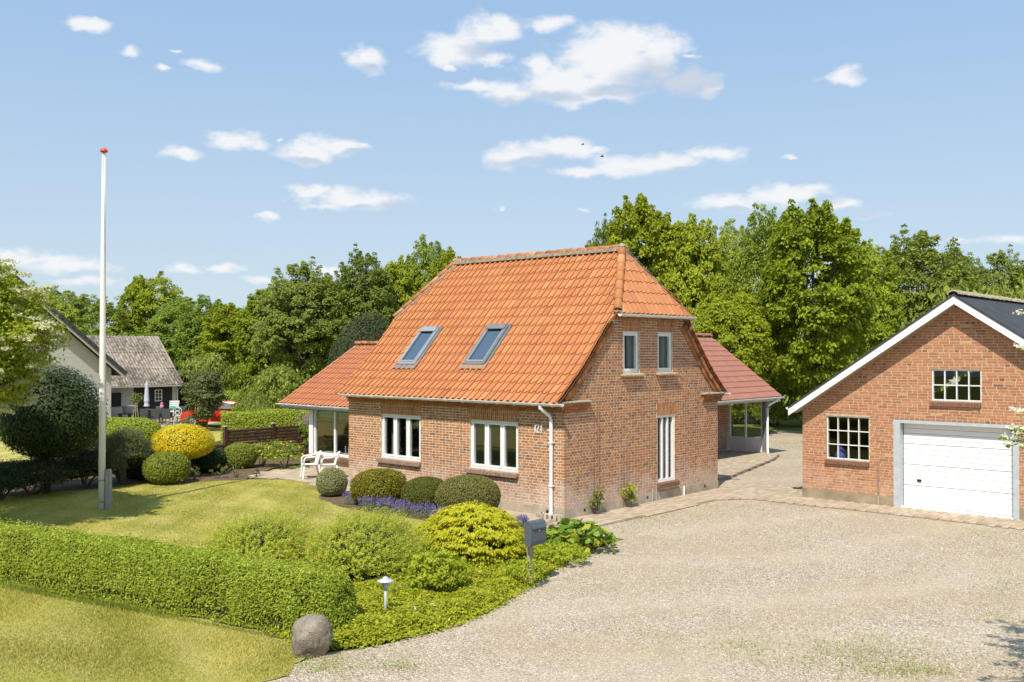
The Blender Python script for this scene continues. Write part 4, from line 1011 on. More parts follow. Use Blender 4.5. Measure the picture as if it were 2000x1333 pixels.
# yellow vent bricks, pipes and climbing wires on the walls
for (a, b, z0, z1) in ((-7.49+L, -7.31+L, 2.10, 2.23), (-0.60+L, -0.36+L, 2.08, 2.22)):
    m = MB(); front.box(m, a, b, z0, z1, -0.05, 0.002)
    for k in range(5): front.box(m, a+0.005, b-0.005, z0+0.012+k*(z1-z0)/5, z0+0.012+(k+0.55)*(z1-z0)/5, 0.0, 0.009)
    m.build('vent_brick', 'yellow_vent', house)
m = MB(); m.tube([(0.03, 3.56, 0.0), (0.03, 3.56, 0.36)], 0.014, 8); m.build('wall_pipe', 'galvanised', house)
m = MB(); m.tube([(0.03, 3.72, 0.0), (0.03, 3.72, 0.50)], 0.014, 8); m.build('wall_pipe', 'galvanised', house)
m = MB(); m.tube([(0.035, 5.05, -0.02), (0.035, 5.05, 0.27)], 0.022, 8); m.build('wall_pipe', 'white_paint', house)
for (y, z1) in ((1.06, 1.45), (1.26, 2.6), (2.26, 1.50), (2.48, 1.52)):
    m = MB(); m.tube([(0.03, y, 0.05), (0.03, y, z1)], 0.006, 5)
    for z in (0.4, z1-0.03): m.tube([(-0.02, y, z), (0.03, y, z)], 0.006, 5)
    m.build('climbing_wire', 'rust_pipe', house)
# floors and inner walls seen through the panes
m = MB(); m.box((-L+0.3, 0.3, 0.28), (-0.3, W-0.3, 0.30)); m.box((-L+0.3, 0.3, 2.50), (-0.3, W-0.3, 2.56)); m.box((-L+0.3, 3.6, 0.30), (-1.6, 3.66, 2.50)); m.box((-3.75, 0.3, 0.30), (-3.69, 3.6, 2.50)); m.box((-3.4, 1.9, 2.56), (-3.3, 5.0, 4.7)); m.build('inner_walls', 'interior', house)

# ---- low wing on the far side, facing the lawn
WY, WX = 2.0, -12.35
wf = Plane((WX, WY, 0), (1, 0), (0, -1)); WL = -L-WX
WO = [(0.18, 4.45, 0.50, 2.02)]
m = wall_sheet(wf, lambda z: 0.0, lambda z: WL, [0.05, 2.12], WO); ww = m.build('wing_wall', 'mortar', house)
m = MB()
for b in lay_bricks(wf, lambda z: 0.0, lambda z: WL, 0.06, 2.10, WO, seed=31): brick_faces(m, wf, b)
m.build('brickwork', 'brick', ww, kind='stuff')
m = MB(); m.poly([(WX, WY, 0), (WX, WY+5.6, 0), (WX, WY+5.6, 2.2), (WX, 4.9, 3.9), (WX, WY, 2.12)]); m.poly([(WX, WY+5.6, 0), (-L, WY+5.6, 0), (-L, WY+5.6, 2.2), (WX, WY+5.6, 2.2)]); m.build('wing_wall', 'brick', house)
m = MB(); m.box((WX-0.015, WY-0.015, -0.05), (-L-0.002, WY+0.1, 0.06)); m.build('plinth', 'plinth', house)
window(wf, 0.19, 4.44, 0.51, 2.01, house, (1, 1, 1, 1), fr=0.07, casement=False, bar=0.075, d=-0.02)
brick_sill(wf, -0.10, 4.50, 0.50, 0.11, 0.12, 'sill_brown', house)
m = MB(); m.box((WX-0.02, WY-0.035, 0.50), (WX+0.18, WY+0.10, 2.1)); m.build('corner_post', 'white_paint', house)
we, wr, wx0 = (1.62, 2.13), (4.90, 4.08), -13.55
pw, tw = profile([we, wr], (0, 1))
def clamp_w(v): v = np.array(v); v[0] = min(max(v[0], wx0-0.03), -L-0.01); return v
emit_tiles(tile_roof((0, 0, 0), (1, 0, 0), pw, tw, wx0, -L, 0.31, 0.20, 0.022, clamp_w, None, 33), 'tile_wing', roof_o, 0, rest='wing_tiling')
m = MB(); m.poly([(wx0, we[0], we[1]-0.02), (-L, we[0], we[1]-0.02), (-L, wr[0], wr[1]-0.02), (wx0, wr[0], wr[1]-0.02)]); m.poly([(wx0, wr[0], wr[1]-0.02), (-L, wr[0], wr[1]-0.02), (-L, 8.2, 2.11), (wx0, 8.2, 2.11)])
m.poly([(wx0, we[0], we[1]-0.16), (-L, we[0], we[1]-0.16), (-L, WY, 2.12), (wx0, WY, 2.12)]); m.build('wing_roof', 'dark_zinc', house)
cap_tiles((wx0, wr[0], wr[1]+0.05), (-L, wr[0], wr[1]+0.05), (0, 0, 1), 0.11, 0.36, 'ridge_tile', 'tile', roof_o, 9)
gutter('wing_gutter', (wx0-0.04, we[0]-0.06, we[1]-0.01), (-L-0.02, we[0]-0.06, we[1]-0.01), 0.055, 'gutter_grey', house, 8)
m = MB(); m.box((wx0+0.05, we[0]+0.02, 1.99), (-L-0.01, we[0]+0.10, 2.09)); m.bar((wx0+0.02, we[0]+0.02, we[1]-0.07), (wx0+0.02, wr[0], wr[1]-0.07), 0.03, 0.16); m.build('fascia', 'zinc', house)
m = MB(); m.box((WX+0.02, WY+0.15, 0.30), (-L-0.02, 7.4, 0.34)); m.box((WX+0.02, 5.2, 0.34), (-L-0.02, 5.26, 2.1)); m.box((WX+0.02, WY+0.15, 2.11), (-L-0.02, 7.4, 2.115)); m.build('inner_walls', 'interior', house)
bl = MB(); wf.box(bl, 0.27, 2.22, 1.72, 1.96, -0.16, -0.15); bl.build('roller_blind', 'blind', house)
bl = MB(); wf.box(bl, 2.33, 4.36, 1.66, 1.96, -0.16, -0.15); bl.build('roller_blind', 'blind', house)

# ---- rear wing with covered porch
ax, ay0, ay1 = -2.87, 6.95, 16.5
pa, ta = profile([(0.0, 2.17), (3.03, 4.42)], (-1, 0))
emit_tiles(tile_roof((ax, 0, 0), (0, 1, 0), pa, ta, ay0, ay1, 0.315, 0.20, 0.018, None, None, 41), 'tile_red', roof_o, 0, rest='porch_tiling')
m = MB(); m.poly([(ax, ay0, 2.15), (ax, ay1, 2.15), (ax-3.03, ay1, 4.40), (ax-3.03, ay0, 4.40)]); m.poly([(ax-3.03, ay0, 4.40), (ax-3.03, ay1, 4.40), (ax-6.06, ay1, 2.15), (ax-6.06, ay0, 2.15)])
m.poly([(ax, ay0, 2.05), (ax, ay1, 2.05), (ax-1.9, ay1, 2.06), (ax-1.9, ay0, 2.06)]); m.build('porch_roof', 'dark_zinc', house)
cap_tiles((ax-3.03, ay0, 4.47), (ax-3.03, ay1, 4.47), (0, 0, 1), 0.11, 0.36, 'ridge_tile', 'tile_red', roof_o, 12)
gutter('porch_gutter', (ax+0.06, ay0+0.3, 2.155), (ax+0.06, ay1+0.03, 2.155), 0.055, 'gutter_grey', house, 12)
m = MB(); m.box((ax-0.06, ay0, 2.03), (ax-0.02, ay1, 2.15)); m.bar((ax-0.05, ay1, 2.10), (ax-3.03, ay1, 4.33), 0.03, 0.16); m.build('fascia', 'white_board', house)
aw = Plane((-4.70, ay0, 0), (0, 1), (1, 0))
m = wall_sheet(aw, lambda z: 0.0, lambda z: 8.9, [0.06, 2.06], []); awo = m.build('porch_wall', 'mortar', house)
m = MB()
for b in lay_bricks(aw, lambda z: 0.0, lambda z: 8.9, 0.16, 2.04, [], seed=42): brick_faces(m, aw, b)
m.build('brickwork', 'brick', awo, kind='stuff')
m = MB(); aw.box(m, 0, 8.75, 0.05, 0.15, -0.05, 0.015); m.build('plinth', 'zinc', house)
m = MB(); m.poly([(-4.70, 15.85, 0), (-8.9, 15.85, 0), (-8.9, 15.85, 2.2), (-5.9, 15.85, 4.3), (-4.70, 15.85, 3.2)]); m.build('porch_wall', 'brick', house)
sp = Plane((-4.62, 15.70, 0), (1, 0), (0, -1))
scr = window(sp, 0.0, 1.40, 0.58, 2.03, house, (1, 1), fr=0.06, casement=False, bar=0.06, d=0.0, name='porch_screen')
m = MB(); sp.box(m, 0, 1.40, 0.12, 0.579, -0.06, -0.012)
for (p, q) in ((0.0, 0.06), (0.67, 0.73), (1.34, 1.40)): sp.box(m, p, q, 0.12, 0.578, -0.05, 0.0)
sp.box(m, 0.0, 1.40, 0.12, 0.18, -0.05, 0.003); m.build('screen_panel', 'white_board', scr)
m = MB(); m.box((-3.20, 15.63, 0.10), (-3.06, 15.77, 2.06)); m.build('porch_post', 'dark_zinc', house)
m = MB(); m.box((-3.22, 15.60, 0.0), (-3.04, 15.79, 0.14)); m.build('post_base', 'plinth', house)
m = MB(); m.tube([(ax+0.06, 16.2, 2.11), (ax+0.04, 16.1, 2.05), (-2.98, 15.68, 1.85), (-2.98, 15.62, 1.75), (-2.98, 15.62, 0.30), (-2.90, 15.50, 0.22), (-2.88, 15.47, 0.04)], 0.045, 10); m.build('downpipe', 'white_paint', house, smooth=True)

# house number on the front: 121
def number_plate():
    t = MB()
    def stroke(pts, w): 
        for p, q in zip(pts[:-1], pts[1:]): t.bar(front.p(*p, 0.035), front.p(*q, 0.035), w, 0.012, up=(0, -1, 0))
    x0 = -0.85+L; z0, z1 = 1.975, 2.165
    stroke([(x0, z1), (x0, z0)], 0.024); stroke([(x0-0.004, z1-0.012), (x0+0.028, z1-0.004)], 0.016)
    c = [(x0+0.075+0.035*math.cos(a), 2.122+0.035*math.sin(a)) for a in np.linspace(rad(165), rad(-35), 8)]
    stroke(c+[(x0+0.045, z0+0.012), (x0+0.118, z0+0.012)], 0.024)
    x1 = x0+0.185; stroke([(x1, z1), (x1, z0)], 0.024); stroke([(x1-0.012, z1-0.008), (x1+0.03, z1-0.006)], 0.016); stroke([(x1-0.035, 2.06), (x1+0.025, 2.06)], 0.014)
    for x in (x0, x0+0.078, x1): t.tube([front.p(x, 2.05, -0.02), front.p(x, 2.05, 0.035)], 0.006, 5)
    o = t.build('house_number', 'white_paint', None, origin=(-0.75, 0, 1.97)); tag(o, 'white metal house number 121 fixed to the brick wall beside the downpipe', 'house number')
number_plate()

# ------------------------------------------------------------------ the garage
GX0, GX1, GY0, GY1 = 2.5, 10.4, 6.95, 17.0; GA = 6.45; GS = 0.6755; GE = 2.32
garage = thing('brick_garage', 'brick garage with white bargeboards, dark felt roof and wide white door', 'garage', ((GX0+GX1)/2, GY0+2, 0))
gf = Plane((GX0, GY0, 0), (1, 0), (0, -1)); GW_ = GX1-GX0
zt = lambda x: 2.41+(x-GE)*GS-0.20 if x <= GA else 2.41+((2*GA-x)-GE)*GS-0.20
def gxlo(z): return 0.0 if z < zt(GX0) else min(GA-GX0, (z+0.20-2.41)/GS+GE-GX0)
def gxhi(z): return GW_ if z < zt(GX0) else GW_-gxlo(z)
GO = [(4.90-GX0, 7.76-GX0, 0.0, 2.185), (3.15-GX0, 4.29-GX0, 1.08, 2.20), (5.82-GX0, 6.96-GX0, 2.68, 3.44)]
m = wall_sheet(gf, gxlo, gxhi, [0.0, 0.25, zt(GX0), zt(GA)-0.001], GO, d=-0.0028); gwall = m.build('front_wall', 'garage_mortar', garage)
gb = lay_bricks(gf, gxlo, gxhi, 0.255, zt(GA), GO, bond='run', seed=51)
emit_bricks([(gf, gb, {'obj': gwall, 'front': True})], None, 'garage_brick', 300)
m = MB(); m.poly([(GX0, GY0, 0), (GX0, GY1, 0), (GX0, GY1, zt(GX0)), (GX0, GY0, zt(GX0))]); m.poly([(GX1, GY0, 0), (GX1, GY0, zt(GX0)), (GX1, GY1, zt(GX0)), (GX1, GY1, 0)])
m.poly([(GX0, GY1, 0), (GX1, GY1, 0), (GX1, GY1, zt(GX0)), (GA, GY1, zt(GA)), (GX0, GY1, zt(GX0))]); m.build('side_wall', 'garage_brick', garage)
m = MB(); gf.box(m, -0.012, 4.90-GX0-0.002, -0.05, 0.25, -0.1, 0.012); m.build('plinth', 'garage_plinth', garage)
m = MB(); gf.box(m, 7.76-GX0+0.002, GW_+0.012, -0.05, 0.25, -0.1, 0.012); m.build('plinth', 'garage_plinth', garage)
def rs(x, y, up): 
    return (x, y, (2.41+(x-GE)*GS if x <= GA else 2.41+((2*GA-x)-GE)*GS)+up)
for nm, (xa, xb) in (('roof', (GE-0.05, GA)), ('roof_far_slope', (GA, 2*GA-GE+0.05))):
    m = MB(); m.hexa([rs(xa, 6.57, -0.02), rs(xb, 6.57, -0.02), rs(xb, GY1+0.2, -0.02), rs(xa, GY1+0.2, -0.02), rs(xa, 6.57, 0.03), rs(xb, 6.57, 0.03), rs(xb, GY1+0.2, 0.03), rs(xa, GY1+0.2, 0.03)])
    ro = m.build(nm, 'felt', garage)
    m = MB(); m.hexa([rs(xa, 6.585, -0.20), rs(xb, 6.585, -0.215), rs(xb, 6.615, -0.215), rs(xa, 6.615, -0.20), rs(xa, 6.585, -0.022), rs(xb, 6.585, -0.022), rs(xb, 6.615, -0.022), rs(xa, 6.615, -0.022)]); m.build('bargeboard', 'white_board', garage)
    m = MB(); m.hexa([rs(xa+0.1, 6.62, -0.20), rs(xb, 6.62, -0.20), rs(xb, GY0+0.05, -0.20), rs(xa+0.1, GY0+0.05, -0.20), rs(xa+0.1, 6.62, -0.17), rs(xb, 6.62, -0.17), rs(xb, GY0+0.05, -0.17), rs(xa+0.1, GY0+0.05, -0.17)]); m.build('soffit', 'weathered_wood', garage)
cap_tiles((GA, 6.56, rs(GA, 0, 0)[2]+0.01), (GA, GY1+0.2, rs(GA, 0, 0)[2]+0.01), (0, 0, 1), 0.12, 0.42, 'ridge_cap', 'ridge_mortar', garage, 5)
gutter('gutter', (GE-0.08, 6.62, 2.38), (GE-0.08, GY1, 2.38), 0.05, 'gutter_grey', garage, 8)
m = MB()
gf.box(m, 4.90-GX0, 5.06-GX0, 0.0, 2.18, -0.24, 0.012); gf.box(m, 7.63-GX0, 7.76-GX0, 0.0, 2.18, -0.24, 0.012); gf.box(m, 5.06-GX0, 7.63-GX0, 2.10, 2.18, -0.24, 0.012); df = m.build('door_frame', 'zinc', garage)
door = MB(); gf.box(door, 5.06-GX0, 7.63-GX0, 0.05, 2.10, -0.275, -0.255); dr = door.build('garage_door', 'door_white', garage)
for k in range(4):
    z0, z1 = 0.055+k*0.511, 0.055+(k+1)*0.511-0.008; m = MB()
    for j in range(4):
        a, b = z0+(z1-z0)*j/4, z0+(z1-z0)*(j+1)/4; x0, x1 = 5.075-GX0, 7.615-GX0
        m.hexa([gf.p(x0,a+0.001,-0.254), gf.p(x1,a+0.001,-0.254), gf.p(x1,a+0.005,-0.206), gf.p(x0,a+0.005,-0.206), gf.p(x0,b-0.001,-0.254), gf.p(x1,b-0.001,-0.254), gf.p(x1,b-0.004,-0.210), gf.p(x0,b-0.004,-0.210)])
    m.build('door_section', 'door_white', dr)
m = MB(); gf.box(m, 5.02-GX0, 7.62-GX0, -0.02, 0.045, -0.25, -0.02); m.build('threshold', 'white_board', garage)
m = MB(); gf.box(m, 5.40-GX0, 5.50-GX0, 0.66, 0.72, -0.208, -0.19); gf.box(m, 5.43-GX0, 5.49-GX0, 0.675, 0.70, -0.19, -0.165); m.build('handle', 'black', dr)
window(gf, 3.155-GX0, 4.285-GX0, 1.085, 2.195, garage, (1, 1, 1, 1), mat='gutter_grey', fr=0.026, casement=False, bar=0.022, d=-0.05, glass='garage_glass', rows=3)
window(gf, 5.825-GX0, 6.955-GX0, 2.685, 3.435, garage, (1, 1, 1, 1), mat='gutter_grey', fr=0.03, casement=False, bar=0.026, d=-0.03, glass='garage_glass', rows=2)
brick_sill(gf, 3.13-GX0, 4.29-GX0, 1.08, 0.10, 0.07, 'sill_brown', garage); brick_sill(gf, 5.79-GX0, 6.95-GX0, 2.68, 0.11, 0.06, 'sill_brown', garage)
m = MB(); m.tube([(4.525, GY0-0.035, -0.02), (4.525, GY0-0.035, 1.10)], 0.02, 8); m.build('standpipe', 'rust_pipe', garage)
m = MB(); m.tube([(4.525, GY0-0.035, -0.02), (4.525, GY0-0.035, 0.25)], 0.027, 8); m.build('pipe_collar', 'plinth', garage)
m = MB(); m.box((GX0+0.2, GY0+0.3, 0.0), (GX1-0.2, GY1-0.2, 0.02)); m.box((GX0+0.25, GY0+0.3, 2.42), (GX1-0.25, GY1-0.2, 2.5)); m.build('inner_floor', 'dark_interior', garage)
# star hung in the upper window, blue sack behind the lower one
m = MB(); c = gf.p(6.31-GX0, 3.14, -0.125); pts = []
for k in range(10):
    r_ = 0.15 if k % 2 == 0 else 0.065; a = rad(90+36*k); pts.append((c[0]+r_*math.cos(a), c[2]+r_*math.sin(a)))
vs = [(x, c[1]-0.005, z) for x, z in pts]+[(c[0], c[1]-0.035, c[2]), (c[0], c[1]+0.025, c[2])]
m.add(vs, [(k, (k+1) % 10, 10) for k in range(10)]+[((k+1) % 10, k, 11) for k in range(10)]); m.tube([(c[0], c[1], c[2]+0.11), (c[0], c[1], 3.42)], 0.003, 4)
tag(m.build('paper_star', 'chair_white', None, origin=tuple(c)), 'white paper star hanging in the upper garage window', 'ornament')
m = MB(); m.lathe([(0.13, 0), (0.15, 0.1), (0.10, 0.24), (0.03, 0.33)], (3.42, GY0+0.28, 1.05), 9); tag(m.build('blue_sack', 'blue_plastic', None, origin=(3.42, GY0+0.28, 1.05)), 'blue plastic sack behind the lower garage window', 'sack')
m = MB(); m.box((3.20, GY0+0.16, 0.95), (4.25, GY0+0.55, 1.045)); m.build('window_bench', 'weathered_wood', garage)
# ================================================================== garden furniture and small objects
def flagpole():
    b = on_z(199, 996); bx, by = b[0], b[1]
    t = thing('flagpole', 'tall white tapered flagpole with red knob standing on the lawn', 'flagpole', (bx, by, 0))
    m = MB(); m.tube([(bx, by, 0.0), (bx, by, 3.0), (bx+0.02, by, 6.5), (bx+0.03, by, 8.72)], [0.082, 0.075, 0.060, 0.042], 16); m.build('pole', 'flagpole', t, smooth=True)
    m = MB(); m.lathe([(0.04, 0), (0.088, 0.02), (0.092, 0.045), (0.078, 0.085), (0.045, 0.11), (0.012, 0.118)], (bx+0.03, by, 8.74), 18); m.build('knob', 'red_knob', t, smooth=True)
    r = CR[:2]
    m = MB(); pts = []
    for i in range(22):
        f = i/21; z = 8.70-f*7.3; ph = 0.9+f*2.2; rr = 0.046+0.038*f
        pts.append((bx+0.03*(1-f)+rr*math.cos(ph-1.6), by+rr*math.sin(ph-1.6), z))
    m.tube(pts, 0.006, 5); m.build('halyard', 'rope', t)
    c = np.array((bx, by, 0))+CR*0.155+CF*0.02; c[2] = 0
    m = MB(); a = CR; n = np.array((-CR[1], CR[0], 0)); prof = [(-0.055, 0), (0.055, 0), (0.055, 0.92), (0.03, 0.985), (-0.03, 0.985), (-0.055, 0.92)]
    vs = [c+a*u+np.array((0, 0, z))-n*0.07 for u, z in prof]+[c+a*u+np.array((0, 0, z))+n*0.07 for u, z in prof]
    m.add(vs, [tuple(range(6)), tuple(range(11, 5, -1))]+[(i, (i+1) % 6, 6+(i+1) % 6, 6+i) for i in range(6)]); m.build('stone_stub', 'granite', t)
    for z in (0.20, 0.72):
        m = MB(); m.tube([np.array((bx, by, z))+0.092*(math.cos(q)*CR+math.sin(q)*n) for q in np.linspace(0, 2*math.pi, 18)], 0.012, 6); m.bar((bx+a[0]*0.06, by+a[1]*0.06, z), c+np.array((0, 0, z)), 0.02, 0.03); m.build('clamp', 'rust_pipe', t)
    m = MB(); q = np.array((bx, by, 1.15))-CR*0.085; m.bar(q+np.array((0, 0, -0.10)), q+np.array((0, 0, 0.10)), 0.02, 0.02, up=(1, 0, 0)); m.build('cleat', 'rust_pipe', t)
flagpole()

def mailbox():
    bx, by = 3.38, -5.03
    t = thing('mailbox', 'dark grey rounded mailbox on a weathered wooden post beside the gravel', 'mailbox', (bx, by, 0))
    m = MB(); m.box((bx-0.10, by-0.045, -0.1), (bx-0.03, by+0.045, 1.04)); m.build('post', 'weathered_wood', t)
    prof = []; r, h, d0, d1 = 0.075, 0.42, -0.03, 0.12
    z0 = 0.64
    for c, a0, a1 in (((d1-r, z0+r), -90, 0), ((d1-r, z0+h-r), 0, 90), ((d0+r, z0+h-r), 90, 180), ((d0+r, z0+r), 180, 270)):
        prof += [(c[0]+r*math.cos(rad(q)), c[1]+r*math.sin(rad(q))) for q in np.linspace(a0, a1, 6)]
    m = MB(); w = 0.19; n = len(prof)
    vs = [(bx+x, by-w, z) for x, z in prof]+[(bx+x, by+w, z) for x, z in prof]
    m.add(vs, [tuple(range(n)), tuple(range(2*n-1, n-1, -1))]+[(i, n+i, n+(i+1) % n, (i+1) % n) for i in range(n)]); body = m.build('box_body', 'mailbox_grey', t)
    m = MB(); m.box((bx+d1-0.004, by-w+0.012, z0+0.085), (bx+d1+0.010, by+w-0.012, z0+0.30)); m.build('front_door', 'mailbox_grey', t)
    m = MB(); m.hexa([(bx+d1-0.01, by-w+0.012, z0+0.30), (bx+d1+0.03, by-w+0.012, z0+0.30), (bx+d1+0.03, by+w-0.012, z0+0.30), (bx+d1-0.01, by+w-0.012, z0+0.30), (bx+d1-0.012, by-w+0.012, z0+0.36), (bx+d1+0.012, by-w+0.012, z0+0.345), (bx+d1+0.012, by+w-0.012, z0+0.345), (bx+d1-0.012, by+w-0.012, z0+0.36)]); m.build('flap', 'mailbox_grey', t)
    m = MB(); m.tube([(bx+d1+0.008, by-0.0, z0+0.255), (bx+d1+0.018, by-0.0, z0+0.255)], 0.013, 10); m.build('lock', 'galvanised', t)
mailbox()

def garden_lamp():
    b = on_z(753, 1208); x, y = b[0], b[1]
    t = thing('garden_lamp', 'low galvanised garden lamp with disc shade in the ground cover', 'lamp', (x, y, 0))
    m = MB(); m.tube([(x, y, -0.02), (x, y, 0.42)], 0.021, 12); m.build('post', 'lamp_top', t, smooth=True)
    m = MB(); m.lathe([(0.026, 0.0), (0.034, 0.02), (0.034, 0.035), (0.05, 0.04), (0.052, 0.05), (0.04, 0.055), (0.052, 0.075), (0.062, 0.08), (0.062, 0.09), (0.046, 0.095), (0.056, 0.115), (0.066, 0.12), (0.066, 0.13), (0.05, 0.135)], (x, y, 0.405), 18); m.build('lamp_body', 'galvanised', t, smooth=True)
    m = MB(); m.lathe([(0.05, 0.0), (0.125, 0.002), (0.126, 0.008), (0.06, 0.034), (0.045, 0.036), (0.042, 0.052), (0.02, 0.068), (0.004, 0.07)], (x, y, 0.538), 24); m.build('disc_shade', 'lamp_top', t, smooth=True)
garden_lamp()

def stone(name, label, c, r, mat, seed, amp=0.22, sub=4, cat='stone', flat=None):
    bm = bmesh.new(); bmesh.ops.create_icosphere(bm, subdivisions=sub, radius=1.0); g = np.random.default_rng(seed)
    V = np.array([v.co[:] for v in bm.verts]); d = unit(V); k = lump(d, seed, amp, 10)
    for _ in range(7):   # flattened facets
        n = unit(g.normal(0, 1, 3)); s = d @ n; cut = g.uniform(0.62, 0.82); k = np.where(s*k > cut, k*(cut/np.maximum(s*k, 1e-3))**0.85, k)
    fine = sum(0.012*np.sin(d @ (g.normal(0, 1, 3)*g.uniform(6, 22))+g.uniform(0, 6)) for _ in range(14))
    P = d*(k+fine)[:, None]*np.array(r)
    for v, p in zip(bm.verts, P): v.co = p
    me = bpy.data.meshes.new(name); bm.to_mesh(me); bm.free(); me.polygons.foreach_set('use_smooth', [True]*len(me.polygons))
    o = link_mesh(name, me, None, mat, c); tag(o, label, cat); return o
bld = stone('boulder', 'big grey boulder at the hedge end where grass meets gravel', (3.73, -9.80, 0.19), (0.30, 0.29, 0.31), 'boulder', 12, 0.40)
bld.rotation_euler = (-0.15, 0.25, 0.3)
for k, (u, v, s, lb) in enumerate(((815, 1193, 0.075, 'larger pale stone lying in the yellow ground cover'), (844, 1184, 0.045, 'smaller pale stone lying in the yellow ground cover'), (908, 1160, 0.05, 'small grey stone half buried near the leafy lime shrub'))):
    p = on_z(u, v, 0.10); stone('garden_stone', lb, (p[0], p[1], 0.11), (s*1.3, s, s*0.7), 'stone_pale', 20+k, 0.15, 2)

def plastic_chair():
    t = thing('plastic_chair', 'white plastic garden chair by the brick wing wall, standing nearer the hydrangea border', 'chair', (0, 0, 0), 'white chairs on the patio')
    m = MB(); n = 6
    vs = [(-0.235+0.47*i/n, -0.23+0.46*j/n, 0.42+0.012*((j-n/2)/n)**2*4-0.015*math.sin(math.pi*i/n)) for j in range(n+1) for i in range(n+1)]
    vs2 = [(x, y, z-0.022) for x, y, z in vs]; N = len(vs)
    fs = [(j*(n+1)+i, j*(n+1)+i+1, (j+1)*(n+1)+i+1, (j+1)*(n+1)+i) for j in range(n) for i in range(n)]
    m.add(vs+vs2, fs+[tuple(N+q for q in f[::-1]) for f in fs]); m.box((-0.235, -0.245, 0.37), (0.235, -0.215, 0.425)); m.build('seat', 'chair_white', t)
    bk = MB(); A = 13; B = 8
    def bp(i, j, o):
        a = -1+2*i/A; w = 0.235+0.02*math.sin(math.pi*j/B)-(0.05 if j == B else 0)*0; zz = 0.42+0.40*j/B-(0.075*a*a*(j/B)**3)
        return (a*w, 0.21+0.10*j/B-0.06*a*a+o, zz)
    for i in range(A):
        for j in range(B):
            if 1 <= i <= A-2 and i % 2 == 1 and 2 <= j <= 5: continue
            P = [bp(i, j, 0), bp(i+1, j, 0), bp(i+1, j+1, 0), bp(i, j+1, 0)]; Q = [bp(i, j, 0.015), bp(i+1, j, 0.015), bp(i+1, j+1, 0.015), bp(i, j+1, 0.015)]
            bk.add(P+Q, [(0,1,2,3),(7,6,5,4),(0,4,5,1),(1,5,6,2),(2,6,7,3),(3,7,4,0)])
    bk.build('backrest', 'chair_white', t)
    for s in (-1, 1):
        m = MB(); m.tube([(s*0.24, -0.235, 0.40), (s*0.275, -0.225, 0.60), (s*0.28, -0.16, 0.645), (s*0.275, 0.05, 0.655), (s*0.245, 0.21, 0.70)], [0.022, 0.022, 0.027, 0.027, 0.02], 8); m.build('armrest', 'chair_white', t, smooth=True)
        for (y, dy) in ((-0.22, -0.05), (0.20, 0.09)):
            m = MB(); w = 0.028
            m.hexa([(s*0.255-0.018, y+dy-0.018, 0), (s*0.255+0.018, y+dy-0.018, 0), (s*0.255+0.018, y+dy+0.018, 0), (s*0.255-0.018, y+dy+0.018, 0), (s*0.215-w, y-w, 0.42), (s*0.215+w, y-w, 0.42), (s*0.215+w, y+w, 0.42), (s*0.215-w, y+w, 0.42)]); m.build('leg', 'chair_white', t)
    return t
ch = plastic_chair()
ch['label'] = 'white plastic patio chair standing farther from the house corner'
ch.location = (-10.18, 0.42, 0.04); ch.rotation_euler = (0, 0, rad(-28))
clone(ch, (-9.66, 0.72, 0.04), rad(-34), 1.0, 'white plastic patio chair standing nearer the house corner')

# kerb of paving bricks and pale pebbles under the downpipe
def drain():
    cx, cy = -0.33, -0.03
    t = thing('drain_edging', 'half ring of grey kerb stones with pale pebbles under the downpipe', 'edging', (cx, cy, 0.02))
    for k, a in enumerate(np.linspace(rad(188), rad(352), 10)):
        m = MB(); c = np.array((cx+0.33*math.cos(a), cy+0.27*math.sin(a)))-np.array((0, 0.03)); d = np.array((math.cos(a), math.sin(a))); s = np.array((-d[1], d[0]))
        P = [c+d*u+s*v for u, v in ((-0.05, -0.032), (0.05, -0.032), (0.05, 0.032), (-0.05, 0.032))]
        m.hexa([(p[0], p[1], 0.02) for p in P]+[(p[0], p[1], 0.135+0.006*(k % 3)) for p in P]); m.build('kerb_stone', 'plinth', t)
    g = random.Random(3)
    for k in range(26):
        a, r_ = rad(g.uniform(188, 352)), g.uniform(0.04, 0.24); m = MB(); s = g.uniform(0.022, 0.04)
        m.lathe([(s*0.3, 0), (s, s*0.5), (s*0.8, s), (s*0.2, s*1.2)], (cx+r_*math.cos(a), cy-0.04+r_*0.75*math.sin(a), 0.06+g.uniform(0, 0.05)), 7); m.build('pebble', 'stone_pale', t, smooth=True)
drain()

# things behind the panes
def pot_plant(name, label, c, kind):
    t = thing(name, label, 'plant', c); x, y, z = c
    m = MB(); m.lathe([(0.045, 0), (0.06, 0.10), (0.064, 0.11), (0.055, 0.112)], c, 14); m.build('pot', 'chair_white', t)
    g = np.random.default_rng(int(x*10) % 97)
    if kind == 'snake':
        for k in range(7):
            m = MB(); a = g.uniform(-0.25, 0.25, 2); h = g.uniform(0.22, 0.42); w = 0.028; b = np.array((x+g.uniform(-.03, .03), y+g.uniform(-.02, .02), z+0.08)); tp = b+np.array((a[0]*h, a[1]*h*0.4, h)); md = (b+tp)/2+np.array((0, -0.012, 0))
            m.add([b-np.array((w*.6, 0, 0)), b+np.array((w*.6, 0, 0)), md+np.array((w, 0, 0)), md-np.array((w, 0, 0)), tp], [(0, 1, 2, 3), (3, 2, 4)], g.random()); m.build('leaf', 'leaf_lime', t)
    else:
        d = sphere_pts(g, 60); d[:, 2] = np.abs(d[:, 2]); P = np.array((x, y, z+0.16))+d*np.array((0.09, 0.05, 0.13))*g.random((60, 1))**0.4
        leaves('foliage', P, d, 0.05, 'leaf_large', t, seed=4)
        m = MB(); m.tube([(x, y, z+0.09), (x+0.01, y, z+0.22)], 0.006, 5); m.build('stem', 'bark', t)
zs = zw0+0.05
